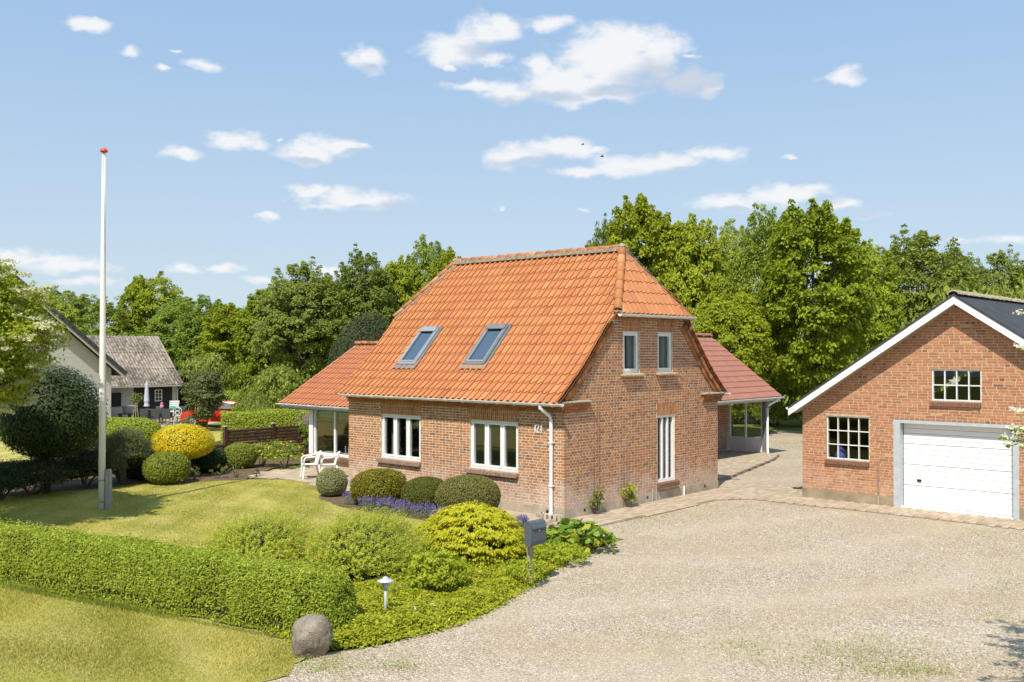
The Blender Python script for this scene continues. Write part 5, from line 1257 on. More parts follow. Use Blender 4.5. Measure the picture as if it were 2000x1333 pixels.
for (x, kind, lb) in ((-6.05, 'leaf', 'potted plant in white pot inside the window farther from the downpipe'), (-4.98, 'snake', 'upright yellow-green snake plant inside the window farther from the downpipe'), (-2.02, 'leaf', 'small leafy houseplant inside the window beside the house number')):
    pot_plant('houseplant', lb, (x, 0.21, zs), kind)
m = MB(); m.box((-6.43, 0.13, zs-0.06), (-4.85, 0.30, zs-0.005)); m.build('inner_sill', 'white_paint', house)
m = MB(); m.box((-3.03, 0.13, zs-0.06), (-1.43, 0.30, zs-0.005)); m.build('inner_sill', 'white_paint', house)
def hang(pl_, a0, a1, z0, z1, d, mat, label, waves=5):
    o = curtain(pl_, a0, a1, z0, z1, d, mat, None, waves); tag(o, label, 'curtain')
hang(front, -2.86+L, -2.62+L, 0.9, 2.16, -0.36, 'curtain', 'long cream curtain inside the window beside the house number', 4)
hang(front, -6.36+L, -6.05+L, 0.9, 2.16, -0.36, 'interior', 'grey curtain inside the window farther from the downpipe', 5)
hang(gable, 2.72, 2.99, 3.35, 4.35, -0.20, 'blind', 'pale green curtain in the upper gable window nearer the lawn side', 4)
hang(gable, 4.25, 4.53, 3.35, 4.35, -0.20, 'blind', 'pale green curtain in the upper gable window farther from the lawn side', 4)
hang(gable, 4.02, 4.30, 0.5, 2.18, -0.35, 'interior', 'grey curtain behind the tall narrow gable window', 4)
# wing window: candlesticks and a pot on the sill
for (x, h, nm, lb) in ((-10.85, 0.26, 'candlestick', 'taller white candle in the wide wing window'), (-10.70, 0.22, 'candlestick', 'shorter white candle in the wide wing window')):
    m = MB(); m.lathe([(0.035, 0), (0.03, 0.012), (0.008, 0.02), (0.008, 0.06), (0.018, 0.07), (0.014, 0.075), (0.014, h), (0.003, h+0.012)], (x, 2.28, 0.56), 10); tag(m.build(nm, 'chair_white', None, origin=(x, 2.28, 0.56)), lb, 'candle')
m = MB(); m.lathe([(0.09, 0), (0.14, 0.24), (0.15, 0.25), (0.13, 0.26)], (-10.15, 2.45, 0.5), 16); tag(m.build('plant_pot', 'terracotta_pot', None, origin=(-10.15, 2.45, 0.5)), 'pale round pot inside the wide wing window', 'pot')
m = MB(); m.box((WX+0.2, WY+0.18, 0.50), (-L-0.1, WY+0.62, 0.555)); m.build('inner_sill', 'white_paint', house)

# ------------------------------------------------------------------ brown board fence along the boundary
def fence():
    X = -15.7
    t = thing('board_fence', 'dark brown fence of horizontal rounded boards stepping up behind the flower border', 'fence', (X, 0, 0))
    def board(y0, y1, z, h, th=0.035):
        m = MB(); n = 5
        for k in range(1):
            prof = [(th*0.15, -h/2), (th, -h*0.25), (th, h*0.25), (th*0.15, h/2), (-th*0.6, h/2), (-th*0.6, -h/2)]
            vs = [(X+a, y0, z+b) for a, b in prof]+[(X+a, y1, z+b) for a, b in prof]
            m.add(vs, [tuple(range(6))[::-1], tuple(range(6, 12))]+[(i, (i+1) % 6, 6+(i+1) % 6, 6+i) for i in range(6)])
        m.build('board', 'fence_brown', t)
    def post(y, h, cap=True):
        m = MB(); m.box((X-0.06, y-0.055, -0.05), (X+0.06, y+0.055, h)); o = m.build('post', 'fence_brown', t)
        if cap: m = MB(); m.box((X-0.066, y-0.061, h), (X+0.066, y+0.061, h+0.03)); m.build('post_cap', 'fence_cap', o)
    ys = [0.92, 2.86, 4.80]
    for y in ys: post(y, 1.27)
    for a, b in zip(ys[:-1], ys[1:]):
        for k in range(10): board(a+0.058, b-0.058, 0.09+k*0.112, 0.100)
    yl = [-10.2, -8.4, -6.6, -4.75, -2.9, -1.05, 0.86]
    for i, (a, b) in enumerate(zip(yl[:-1], yl[1:])):
        if i: post(a, 0.70, False)
        for k in range(5): board(a+0.058, b-0.002 if i == len(yl)-2 else b-0.058, 0.08+k*0.135, 0.118)
fence()

# ================================================================== garden plants
def hedge():
    g = np.random.default_rng(61); A = np.array((-7.5, -11.55)); B = np.array((3.32, -8.95)); D = B-A; Ln = np.linalg.norm(D); D /= Ln; Nn = np.array((D[1], -D[0]))
    t = thing('clipped_hedge', 'long clipped bright green hedge between the lawn and the roadside grass', 'hedge', (float((A+B)[0]/2), float((A+B)[1]/2), 0))
    n = 175000; s = g.random(n)**0.85*Ln; th = g.uniform(-0.12, math.pi+0.12, n)
    nb = 420; bs, bt, br, ba = g.uniform(0, Ln, nb), g.uniform(-0.2, math.pi+0.2, nb), g.uniform(0.10, 0.45, nb), g.normal(0, 0.05, nb)
    def bumps(s, th):
        out = np.ones(len(s)); o_ = np.argsort(s); ss = s[o_]; tt = th[o_]; acc = np.zeros(len(s))
        for q in range(nb):
            i0, i1 = np.searchsorted(ss, (bs[q]-br[q]*2.5, bs[q]+br[q]*2.5)); acc[i0:i1] += ba[q]*np.exp(-((ss[i0:i1]-bs[q])**2+((tt[i0:i1]-bt[q])*0.6)**2)/br[q]**2)
        out[o_] += np.clip(acc, -0.16, 0.14); return out
    def surf(s, th, k=1.0):
        hw, h = 0.50, 0.80
        wob = bumps(s, th)
        endk = np.clip((Ln-s)/0.45, 0, 1)**0.45
        c, q = np.cos(th), np.sin(th); p = 3.2; r = (np.abs(c)**p+np.abs(q)**p)**(-1/p)
        return hw*c*r*wob*k*(0.35+0.65*endk), np.maximum(0.05, 0.03+(h*q*r*(1+0.02*np.sin(s*3.1)))*k*(0.75+0.25*endk))
    o, z = surf(s, th, 1-np.abs(g.normal(0, 0.035, n))*np.where(g.random(n) < 0.6, 1.6, -0.7))
    hol = bumps(s*1.0, th)
    low = ((z < 0.24) & (g.random(n) < 0.55)) | ((hol < 0.955) & (g.random(n) < 0.5)); s, th, o, z = s[~low], th[~low], o[~low], z[~low]; n = len(s)
    P = np.column_stack([A[0]+D[0]*s+Nn[0]*o, A[1]+D[1]*s+Nn[1]*o, z])
    nr = np.column_stack([Nn[0]*np.cos(th), Nn[1]*np.cos(th), np.sin(th)])
    e = np.clip((s-(Ln-0.35))/0.35, 0, 1)[:, None]; nr = unit(nr*(1-0.8*e)+np.array((D[0], D[1], 0.1))*e)
    leaves('foliage', P, nr, 0.043, 'leaf_hedge', t, seed=62, aspect=0.5, jitter=0.75)
    ne = 14000; aa = g.uniform(0, math.pi, ne); q_ = np.sqrt(g.random(ne)); oe, ze = 0.44*q_*np.cos(aa), 0.05+0.72*q_*np.sin(aa); se = Ln-0.36+0.34*np.sqrt(np.clip(1-q_**3, 0, 1))*(1+g.normal(0, 0.12, ne))
    Pe = np.column_stack([A[0]+D[0]*se+Nn[0]*oe, A[1]+D[1]*se+Nn[1]*oe, ze]); leaves('end_foliage', Pe, np.tile((D[0], D[1], 0.25), (ne, 1)), 0.043, 'leaf_hedge', t, seed=64, aspect=0.5, jitter=0.75)
    # stray shoots
    k = 2600; s2 = g.random(k)*Ln; o2 = g.uniform(-0.42, 0.42, k); P2 = np.column_stack([A[0]+D[0]*s2+Nn[0]*o2, A[1]+D[1]*s2+Nn[1]*o2, 0.83+0.05*g.random(k)])
    leaves('shoots', P2, np.tile((0, 0, 0.3), (k, 1))+g.normal(0, 1, (k, 3)), 0.045, 'leaf_hedge', t, seed=63, aspect=0.4, rnd=g.uniform(0.6, 1, k))
    m = MB(); S = np.linspace(0, Ln-0.40, 40); T = np.linspace(0, math.pi, 12)
    vs = []
    for q in S:
        oo, zz = surf(np.full(12, q), T, 0.88)
        vs += [(A[0]+D[0]*q+Nn[0]*a, A[1]+D[1]*q+Nn[1]*a, b) for a, b in zip(oo, zz)]
    m.add(vs, [(i*12+j, i*12+j+1, (i+1)*12+j+1, (i+1)*12+j) for i in range(39) for j in range(11)]+[tuple(39*12+j for j in range(12))]); m.build('twigs', 'twig', t, smooth=True)
hedge()

# four clipped balls in front of the facade
ball_bush('clipped_bush', 'small pale silvery green clipped ball by the patio chairs', (-6.95, -1.28, 0), 0.38, 0.38, 0.74, 9000, 0.036, 'leaf_ball_a', seed=1, amp=0.08)
ball_bush('clipped_bush', 'golden olive rounded bush with a ragged top under the window farther from the downpipe', (-4.85, -1.45, 0), 0.65, 0.62, 0.88, 16000, 0.046, 'leaf_ball_b', seed=2, amp=0.20, fuzz=0.06)
ball_bush('clipped_bush', 'dark green smooth clipped ball between the olive and the large brownish ball', (-3.33, -1.22, 0), 0.56, 0.55, 0.82, 22000, 0.030, 'leaf_ball_c', seed=3, amp=0.06, fuzz=0.025)
ball_bush('clipped_bush', 'largest clipped ball, brownish olive green, under the window by the house number', (-1.95, -1.18, 0), 0.72, 0.70, 0.98, 30000, 0.032, 'leaf_ball_d', seed=4, amp=0.08, fuzz=0.03)

def lavender(u, v, r, h, seed, label):
    p = on_z(u, v); g = np.random.default_rng(seed); base = np.array((p[0], p[1], 0.01)); t = thing('lavender', label, 'lavender', tuple(base), 'lavender plants along the border')
    n = 900; a = g.uniform(0, 2*math.pi, n); q = np.sqrt(g.random(n)); P = np.column_stack([np.cos(a)*q*r, np.sin(a)*q*r, h*0.75*np.sqrt(1-0.8*q*q)*g.uniform(0.15, 1, n)])
    leaves('foliage', P+base, np.column_stack([np.cos(a)*q, np.sin(a)*q, np.full(n, 0.6)]), 0.05, 'lavender_leaf', t, aspect=0.22, seed=seed, droop=-1.2)
    k = 95; a = g.uniform(0, 2*math.pi, k); q = np.sqrt(g.random(k)); tip = np.column_stack([np.cos(a)*q*r*1.15, np.sin(a)*q*r*1.15, h*(0.75+0.35*g.random(k))*np.sqrt(1-0.5*q*q)])
    f = np.repeat(tip, 9, 0)-np.column_stack([np.repeat(np.cos(a)*q, 9)*0.03*np.tile(np.arange(9), k)/9, np.repeat(np.sin(a)*q, 9)*0.03*np.tile(np.arange(9), k)/9, 0.012*np.tile(np.arange(9), k)])
    leaves('flower_spikes', f+base, g.normal(0, 1, f.shape), 0.024, 'lavender_flower', t, aspect=0.7, seed=seed+1)
lv = [(690, 985, 'purple lavender tuft beside the small silvery ball'), (722, 997, 'purple lavender at the foot of the golden olive bush, near its patio side'), (757, 1001, 'purple lavender spilling from the golden olive bush onto the lawn'), (790, 1006, 'purple lavender between the golden olive bush and the dark green ball'),
      (826, 1011, 'purple lavender below the dark green clipped ball'), (858, 1018, 'purple lavender between the dark ball and the large brownish ball'), (885, 1028, 'purple lavender half hidden by the yellow shrub'), (1019, 1030, 'lone purple lavender tuft on the house path beside the mailbox')]
for i, (u, v, lb) in enumerate(lv): lavender(u, v, 0.27 if i < 7 else 0.16, 0.36 if i < 7 else 0.26, 100+i*3, lb)

# loose shrubs of the corner bed
def feathery(base, rx, ry, h, n, mat, seed, label, size=0.032):
    g = np.random.default_rng(seed); t = thing('feathery_shrub', label, 'shrub', tuple(base)); base = np.array(base, float)
    k = n//26; d = sphere_pts(g, k*3); d = d[d[:, 2] > -0.35][:k]; k = len(d)
    rr = (0.62+0.40*g.random(k)**0.5)*lump(d, seed, 0.28, 10); tip = d*rr[:, None]*np.array((rx, ry, h*0.62)); tip[:, 2] += h*0.36; tip[:, 2] = np.maximum(tip[:, 2], 0.04)
    dr = unit(d*np.array((1, 1, 0.7))+np.array((CR[0]*0.35, CR[1]*0.35, 0.35))+g.normal(0, 0.25, (k, 3)))
    f = np.tile(np.linspace(0, 1, 26), k); idx = np.repeat(np.arange(k), 26); Ls = (h*0.30*g.uniform(0.6, 1.2, k))[idx]
    P = tip[idx]-dr[idx]*(f*Ls)[:, None]+g.normal(0, 0.014, (k*26, 3))*(0.5+f[:, None]*1.4); P[:, 2] -= 0.02*f*f; P[:, 2] = np.maximum(P[:, 2], 0.02)
    rn = np.clip(0.55*g.beta(2, 2, len(P))+0.35*(1-f)+0.15*g.random(k)[idx], 0, 0.94)
    rn = np.where((f < 0.12) & (g.random(k)[idx] < 0.25), 1.0, rn)
    leaves('foliage', P+base, unit(d[idx]*0.8+np.array((0, 0, 0.5))), size, mat, t, aspect=0.42, seed=seed, dirs=dr[idx], rnd=rn)
    m = MB()
    for q in g.choice(k, 26, replace=False): m.tube([base+np.array((tip[q][0]*.12, tip[q][1]*.12, 0)), base+tip[q]*np.array((.5, .5, .55)), base+tip[q]+dr[q]*0.02], [0.014, 0.010, 0.003], 5)
    m.build('stems', 'bark', t)
    c = MB(); c.lathe([(0.3, 0.02), (0.6, 0.25), (0.58, 0.5), (0.30, 0.72), (0.02, 0.78)], (0, 0, 0), 14); c.v = [(base[0]+x*rx, base[1]+y*ry, z*h) for x, y, z in c.v]; c.build('twigs', 'twig', t, smooth=True)
    return t
pa_ = on_z(512, 1098); feathery((pa_[0], pa_[1], 0), 1.12, 1.0, 0.90, 42000, 'leaf_loose', 71, 'low feathery yellow-green shrub with arching shoots behind the middle of the hedge')
pb_ = on_z(712, 1122); feathery((pb_[0], pb_[1], 0), 1.12, 1.05, 1.12, 52000, 'leaf_loose', 72, 'taller feathery yellow-green shrub with arching shoots behind the hedge end')
py_ = on_z(922, 1092)
def tiered(base, rx, ry, h, k, per, size, mat, seed, name, label):
    """sprays of drooping leaves laid in tiers"""
    g = np.random.default_rng(seed); t = thing(name, label, 'shrub', tuple(base)); base = np.array(base, float)
    d = sphere_pts(g, k*3); d = d[d[:, 2] > -0.25][:k]; k = len(d)
    rr = (0.80+0.22*g.random(k)**0.6)*lump(d, seed, 0.16, 9); C = d*rr[:, None]*np.array((rx, ry, h*0.66)); C[:, 2] += h*0.30; C[:, 2] = np.maximum(C[:, 2], 0.08)
    idx = np.repeat(np.arange(k), per); n = len(idx); out = unit(d*np.array((1, 1, 0.15)))
    P = C[idx]+out[idx]*g.uniform(-0.10, 0.05, (n, 1))+np.column_stack([g.normal(0, 0.045, n), g.normal(0, 0.045, n), g.normal(0, 0.016, n)])
    dirs = out[idx]+np.array((0, 0, -0.55))+g.normal(0, 0.35, (n, 3))
    leaves('foliage', P+base, unit(out[idx]*0.55+np.array((0, 0, 0.85))), size, mat, t, aspect=0.42, seed=seed, dirs=dirs, jitter=0.3, rnd=np.clip(g.beta(2.4, 2, n)*0.75+0.25*(C[idx][:, 2]/h), 0, 1))
    m = MB()
    for q in g.choice(k, 24, replace=False): m.tube([base+np.array((C[q][0]*.1, C[q][1]*.1, 0)), base+C[q]*np.array((.5, .5, .6)), base+C[q]], [0.016, 0.010, 0.003], 5)
    m.build('stems', 'bark', t)
    c = MB(); c.lathe([(0.35, 0.05), (0.72, 0.30), (0.72, 0.5), (0.42, 0.74), (0.02, 0.82)], (0, 0, 0), 14); c.v = [(base[0]+x*rx, base[1]+y*ry, z*h) for x, y, z in c.v]; c.build('twigs', 'twig', t, smooth=True)
    return t
tiered((py_[0], py_[1], 0), 1.02, 0.95, 1.00, 900, 26, 0.075, 'leaf_gold', 73, 'golden_shrub', 'big bright yellow shrub with drooping leaf sprays beside the mailbox')
pl_ = on_z(852, 1160); loose_bush('lime_shrub', 'small lime green shrub with oval leaves and bare lower stems near the garden lamp', (pl_[0], pl_[1], 0), 0.60, 0.55, 0.66, 170, 16, 0.062, 'leaf_lime', seed=74, crad=0.17, aspect=0.6, stems=30, zlow=0.35)
pm_ = on_z(1025, 1140); loose_bush('lime_perennial', 'lime green leafy clump at the foot of the mailbox post, hedge side', (pm_[0]+0.0, pm_[1], 0), 0.40, 0.42, 0.40, 90, 18, 0.05, 'leaf_lime', seed=75, stems=6)
pm_ = on_z(1092, 1098); loose_bush('lime_perennial', 'lime green leafy clump between the mailbox and the big-leaved plant', (pm_[0], pm_[1], 0), 0.62, 0.55, 0.32, 170, 18, 0.055, 'leaf_lime', seed=76, stems=6)
pc_ = on_z(772, 1172); loose_bush('dwarf_pine', 'tiny round dwarf conifer just behind the garden lamp', (pc_[0], pc_[1], 0), 0.20, 0.20, 0.30, 40, 20, 0.035, 'leaf_loose', cat='conifer', seed=77, aspect=0.2)
for i, (u, v, lb) in enumerate(((798, 1168, 'small green leafy weed beside the dwarf conifer'), (1000, 1118, 'broad-leaved green plant under the yellow shrub'))):
    q = on_z(u, v); loose_bush('leafy_plant', lb, (q[0], q[1], 0), 0.16, 0.16, 0.22, 14, 6, 0.09 if i else 0.05, 'leaf_large', cat='plant', seed=78+i, stems=4)

def big_leaf_plant():
    c = on_z(1128, 1072); g = np.random.default_rng(80); t = thing('big_leaved_plant', 'spreading plant with large round glossy leaves at the gravel edge by the house corner', 'plant', (c[0], c[1], 0))
    # a cupped leaf of 18 faces, shared between the leaves in three shapes
    meshes = []
    for q in range(4):
        m = MB(); n = 8; vs = [(0, 0, 0)]
        for ring, rr in ((1, 0.55), (2, 1.0)):
            for i in range(n):
                a = 2*math.pi*i/n; r_ = rr*(1+0.10*math.sin(3*a+q)+0.08*math.cos(a*2+q)); vs.append((r_*math.cos(a)*1.15, r_*math.sin(a)*0.85, 0.10*rr*rr*math.sin(2*a+q)+0.14*rr*rr-0.05*ring*(i % 2)))
        fs = [(0, 1+i, 1+(i+1) % n) for i in range(n)]+[(1+i, 1+n+i, 1+n+(i+1) % n, 1+(i+1) % n) for i in range(n)]
        me = bpy.data.meshes.new('leaf'); me.from_pydata(vs, [], fs); at = me.attributes.new('rnd', 'FLOAT', 'FACE'); at.data.foreach_set('value', np.full(len(fs), [0.35, 0.5, 0.68, 0.9][q], np.float32)); me.polygons.foreach_set('use_smooth', [True]*len(fs)); me.materials.append(M('leaf_large')); meshes.append(me)
    for k in range(230):
        a = g.uniform(0, 2*math.pi); q = math.sqrt(g.random()); lx, ly = 0.80*q*math.cos(a), 0.72*q*math.sin(a); z = 0.44*math.sqrt(max(0, 1-q**2.2))*g.uniform(0.55, 1.1)+0.06
        o = bpy.data.objects.new('leaf', meshes[int(g.choice(4, p=[.34, .34, .22, .10]))]); COL.objects.link(o); o.parent = t; s = g.uniform(0.055, 0.105)
        o.location = (lx, ly, z); o.scale = (s, s, s); o.rotation_euler = (g.normal(0, 0.5)-0.5*math.sin(a)*q*-1, g.normal(0, 0.5)+0.6*math.cos(a)*q, g.uniform(0, 6.28))
    m = MB()
    for k in range(40):
        a = g.uniform(0, 2*math.pi); q = math.sqrt(g.random())*0.9; m.tube([(c[0]+0.1*math.cos(a), c[1]+0.1*math.sin(a), 0), (c[0]+0.8*q*math.cos(a), c[1]+0.72*q*math.sin(a), 0.40*math.sqrt(1-q*q))], 0.008, 4)
    m.build('stalks', 'leaf_rose', t)
big_leaf_plant()

def ground_cover():
    g = np.random.default_rng(90); poly = [(1.3, -9.3), (1.2, -7.6), (1.5, -6.6), (1.5, -5.4), (1.3, -3.6), (1.5, -1.6), (2.2, -1.5), (2.5, -2.8), (3.0, -4.1), (3.32, -4.95), (3.75, -6.05), (4.02, -6.85), (4.16, -7.6), (4.16, -8.2), (4.05, -8.95), (3.86, -9.45), (3.4, -9.7), (2.4, -9.6)]
    q = scatter(poly, 82000, g); a = np.array(poly); nxt = np.roll(a, -1, 0)
    dist = np.full(len(q), 9.0)
    for p0, p1 in zip(a, nxt):
        d = p1-p0; tt = np.clip(((q-p0) @ d)/(d @ d), 0, 1); dist = np.minimum(dist, np.linalg.norm(q-(p0+tt[:, None]*d), axis=1))
    h = 0.13*np.clip(dist/0.22, 0.1, 1)**0.6*(1+0.35*np.sin(q[:, 0]*7+np.sin(q[:, 1]*5))*np.cos(q[:, 1]*6.1))
    spill = (dist < 0.10) & (g.random(len(q)) < 0.75); q = np.where(spill[:, None], q+g.normal(0, 0.065, q.shape)+np.array((0.03, 0.0)), q); h = np.where(spill, h*0.7, h)
    P = np.column_stack([q, 0.012+h*g.uniform(0.25, 1.05, len(q))])
    o = leaves('ground_cover', P, np.tile((0.0, 0.0, 1.0), (len(q), 1)), 0.046, 'leaf_cover', None, seed=91, aspect=0.72, jitter=0.55); tag(o, kind='stuff')
    tag(o, 'low yellow-green ground cover spreading to the gravel edge', 'ground cover')
ground_cover()

# climbing roses at the gable
for i, (y, lb) in enumerate(((1.10, 'climbing rose with dark leaves at the gable wall nearer the house corner'), (2.42, 'climbing rose with bright leaves at the gable wall nearer the tall window'))):
    loose_bush('climbing_rose', lb, (0.13, y, 0), 0.13, 0.24, 0.66, 34, 9, 0.065, 'leaf_rose' if i == 0 else 'leaf_lime', cat='rose', seed=110+i, crad=0.55, stems=7, aspect=0.6)

# the border along the fence
def border_bush(u, v, rx, h, n, size, mat, label, seed, kind='ball', name='rounded_bush', dy=0.0, **k):
    p = on_z(u, v)+np.array((CF[0], CF[1], 0))*rx*0.8
    if kind == 'ball': return ball_bush(name, label, (p[0], p[1], 0), rx, rx, h, n, size, mat, seed=seed, **k)
    return loose_bush(name, label, (p[0], p[1], 0), rx, rx, h, n, k.pop('per', 24), size, mat, seed=seed, **k)
border_bush(313, 950, 0.63, 0.92, 13000, 0.058, 'leaf_box', 'round clipped box ball in front of the yellow ball tree', 121)
border_bush(400, 926, 0.52, 0.80, 9000, 0.055, 'leaf_dark', 'dark green clipped ball beside the yellow ball tree', 122)
border_bush(462, 918, 0.50, 0.82, 8000, 0.055, 'leaf_box', 'bright green clipped ball between the dark ball and the yellow-flowered shrubs', 123)
border_bush(262, 940, 0.55, 1.00, 8000, 0.055, 'leaf_dark', 'dark bushy ball tucked behind the round box ball', 124)
border_bush(432, 905, 0.45, 0.75, 6000, 0.055, 'leaf_box', 'green clipped ball behind the dark ball by the low fence', 125)
border_bush(222, 952, 0.82, 1.75, 150, 0.055, 'leaf_olive', 'tall grey-green feathery conifer shrub beside the flagpole', 126, kind='loose', name='conifer_shrub', per=170, crad=0.34, aspect=0.25, zlow=0.06)
border_bush(150, 958, 0.72, 1.05, 90, 0.055, 'leaf_conifer', 'dark shrub between the lollipop tree trunk and the conifer shrub', 127, kind='loose', name='dark_shrub', per=150, crad=0.36, zlow=0.08)
border_bush(40, 975, 0.85, 0.95, 100, 0.055, 'leaf_conifer', 'dark low shrub on the far side of the lollipop tree trunk', 128, kind='loose', name='dark_shrub', per=150, crad=0.36, zlow=0.08)
border_bush(-30, 985, 0.85, 0.95, 90, 0.055, 'leaf_dark', 'dark low shrub at the foot of the white-flowering tree', 129, kind='loose', name='dark_shrub', per=130, crad=0.36)
border_bush(92, 935, 0.8, 1.0, 100, 0.06, 'leaf_dark', 'dark shrub behind the lollipop tree trunk at the low fence', 136, kind='loose', name='dark_shrub', per=130, crad=0.36)
border_bush(185, 930, 0.7, 1.15, 90, 0.06, 'leaf_conifer', 'dark shrub at the low fence behind the flagpole', 137, kind='loose', name='dark_shrub', per=130, crad=0.36)
for i, (u, v, rx, h, lb) in enumerate(((505, 915, 0.50, 0.80, 'smaller yellow-flowered shrub beside the bright green ball'), (550, 918, 0.64, 0.86, 'larger yellow-flowered shrub in front of the high fence'))):
    t = border_bush(u, v, rx, h, 90, 0.05, 'leaf_mid', lb, 131+i, kind='loose', name='flowering_shrub', per=34, crad=0.24, up=0.2)
    g = np.random.default_rng(140+i); d = sphere_pts(g, 70); d = d[d[:, 2] > -0.2]; o0 = ORG[t]
    P = d*np.array((rx, rx, h*0.5))*g.uniform(0.85, 1.08, (len(d), 1))+np.array((o0[0], o0[1], h*0.5)); P = np.repeat(P, 4, 0)+g.normal(0, 0.012, (len(d)*4, 3))
    leaves('blossom', P, np.repeat(d, 4, 0)+np.array((0, 0, 0.5)), 0.05, 'petal_yellow', t, aspect=0.9, seed=141+i)
t = border_bush(598, 893, 0.55, 1.55, 90, 0.075, 'leaf_mid', 'lilac bush with mauve flower heads between the fence and the wing window', 135, kind='loose', name='lilac_bush', per=26, crad=0.26, stems=14)
g = np.random.default_rng(150); o0 = ORG[t]; cc = np.array([(o0[0]+g.normal(0, 0.35), o0[1]+g.normal(0, 0.35), g.uniform(1.15, 1.65)) for _ in range(13)]); P = np.repeat(cc, 60, 0)+g.normal(0, 1, (780, 3))*np.array((0.05, 0.05, 0.08))
leaves('blossom', P, g.normal(0, 1, (780, 3)), 0.035, 'petal_lilac', t, aspect=0.9, seed=151)
for i, (u, v, s, lb) in enumerate(((378, 938, 0.20, 'thin rose bush at the lawn edge below the dark ball'), (425, 936, 0.26, 'low rose bush at the lawn edge between the clipped balls'), (462, 934, 0.24, 'low rose bush on the border below the bright green ball'), (500, 933, 0.12, 'tiny seedling plant on the patio edge'), (350, 948, 0.14, 'tiny rose shoot beside the round box ball'))):
    q = on_z(u, v); loose_bush('rose_bush', lb, (q[0], q[1], 0), s, s, 0.45 if s > 0.15 else 0.3, 16, 9, 0.05, 'leaf_rose', cat='rose', seed=160+i, stems=8, crad=0.3)

# yellow ball tree, dark lollipop tree, white-flowering tree, blossoming tree by the drive
def standard_tree(name, label, loc, r, z0, z1, n, size, mat, seed, trunk, squash=2.3, amp=0.05, fuzz=0.03, aspect=0.4):
    t = thing(name, label, 'tree', loc); g = np.random.default_rng(seed); L0 = np.array(loc); h = z1-z0
    d = sphere_pts(g, n); sup = (np.abs(d[:, 0])**squash+np.abs(d[:, 1])**squash+np.abs(d[:, 2])**squash)**(-1/squash)
    rr = sup*lump(d, seed, amp, 9)*(1-np.abs(g.normal(0, fuzz, n))*np.where(g.random(n) < 0.6, 2.2, -0.6))
    low = np.where(d[:, 2] < 0, 0.72, 1.0)
    P = d*rr[:, None]*np.column_stack([np.full(n, r), np.full(n, r), h/2*low])+np.array((0, 0, (z0+z1)/2))
    leaves('crown', P+L0, d+np.array((0, 0, 0.1)), size, mat, t, seed=seed, aspect=aspect, jitter=0.6, rnd=None)
    m = MB(); m.tube([L0+np.array((0, 0, -0.05)), L0+np.array((0.01, 0, z0*0.6)), L0+np.array((0, 0, z0+h*0.4))], [trunk*1.15, trunk, trunk*0.7], 9)
    for k in range(10):
        a = k*0.63; m.tube([L0+np.array((0, 0, z0+h*0.08)), L0+np.array((r*0.5*math.cos(a), r*0.5*math.sin(a), z0+h*0.4)), L0+np.array((r*0.8*math.cos(a), r*0.8*math.sin(a), z0+h*0.5))], [trunk*0.5, trunk*0.35, trunk*0.1], 5)
    m.build('trunk', 'bark', t, smooth=True)
    c = MB(); c.lathe([(0.02, 0.16), (0.75, 0.26), (0.90, 0.5), (0.72, 0.8), (0.02, 0.95)], (0, 0, 0), 14); c.v = [(loc[0]+x*r*0.92, loc[1]+y*r*0.92, z0+z*h) for x, y, z in c.v]; c.build('twigs', 'twig', t, smooth=True)
    return t
q = on_z(357, 932); standard_tree('yellow_ball_tree', 'bright yellow clipped mushroom-shaped tree on a short trunk behind the lawn', (q[0], q[1], 0), 0.90, 0.42, 1.62, 15000, 0.062, 'leaf_yellow', 171, 0.075)
q = on_z(92, 962); standard_tree('lollipop_tree', 'dark green round-crowned small tree with bare grey trunk on the lawn edge', (q[0], q[1], 0), 1.26, 0.70, 3.40, 30000, 0.085, 'leaf_dark', 172, 0.085, squash=2.2, amp=0.22, fuzz=0.09, aspect=0.55)
make_tree('flowering_tree', 'tall bushy green tree with creamy white flower clusters at the lawn corner', 'tree', 6.55, 2.7, 2.6, 1.9, 640, 110, 0.095, 'leaf_oak', 175, trunk_r=0.14, loc=(-9.27, -10.2, 0), crad=0.115, twigs=20, flowers=('petal_cream', 420, 70, 0.062), dense=0.6, droop=0.5, aspect=0.5)
make_tree('blossom_tree', 'small white-blossoming hawthorn whose branch reaches in front of the garage door', 'tree', 4.7, 1.75, 1.7, 1.6, 120, 60, 0.06, 'leaf_oak', 174, trunk_r=0.09, loc=(12.70, -5.55, 0), crad=0.13, flowers=('petal_white', 130, 40, 0.032), dense=0.55, aspect=0.6)

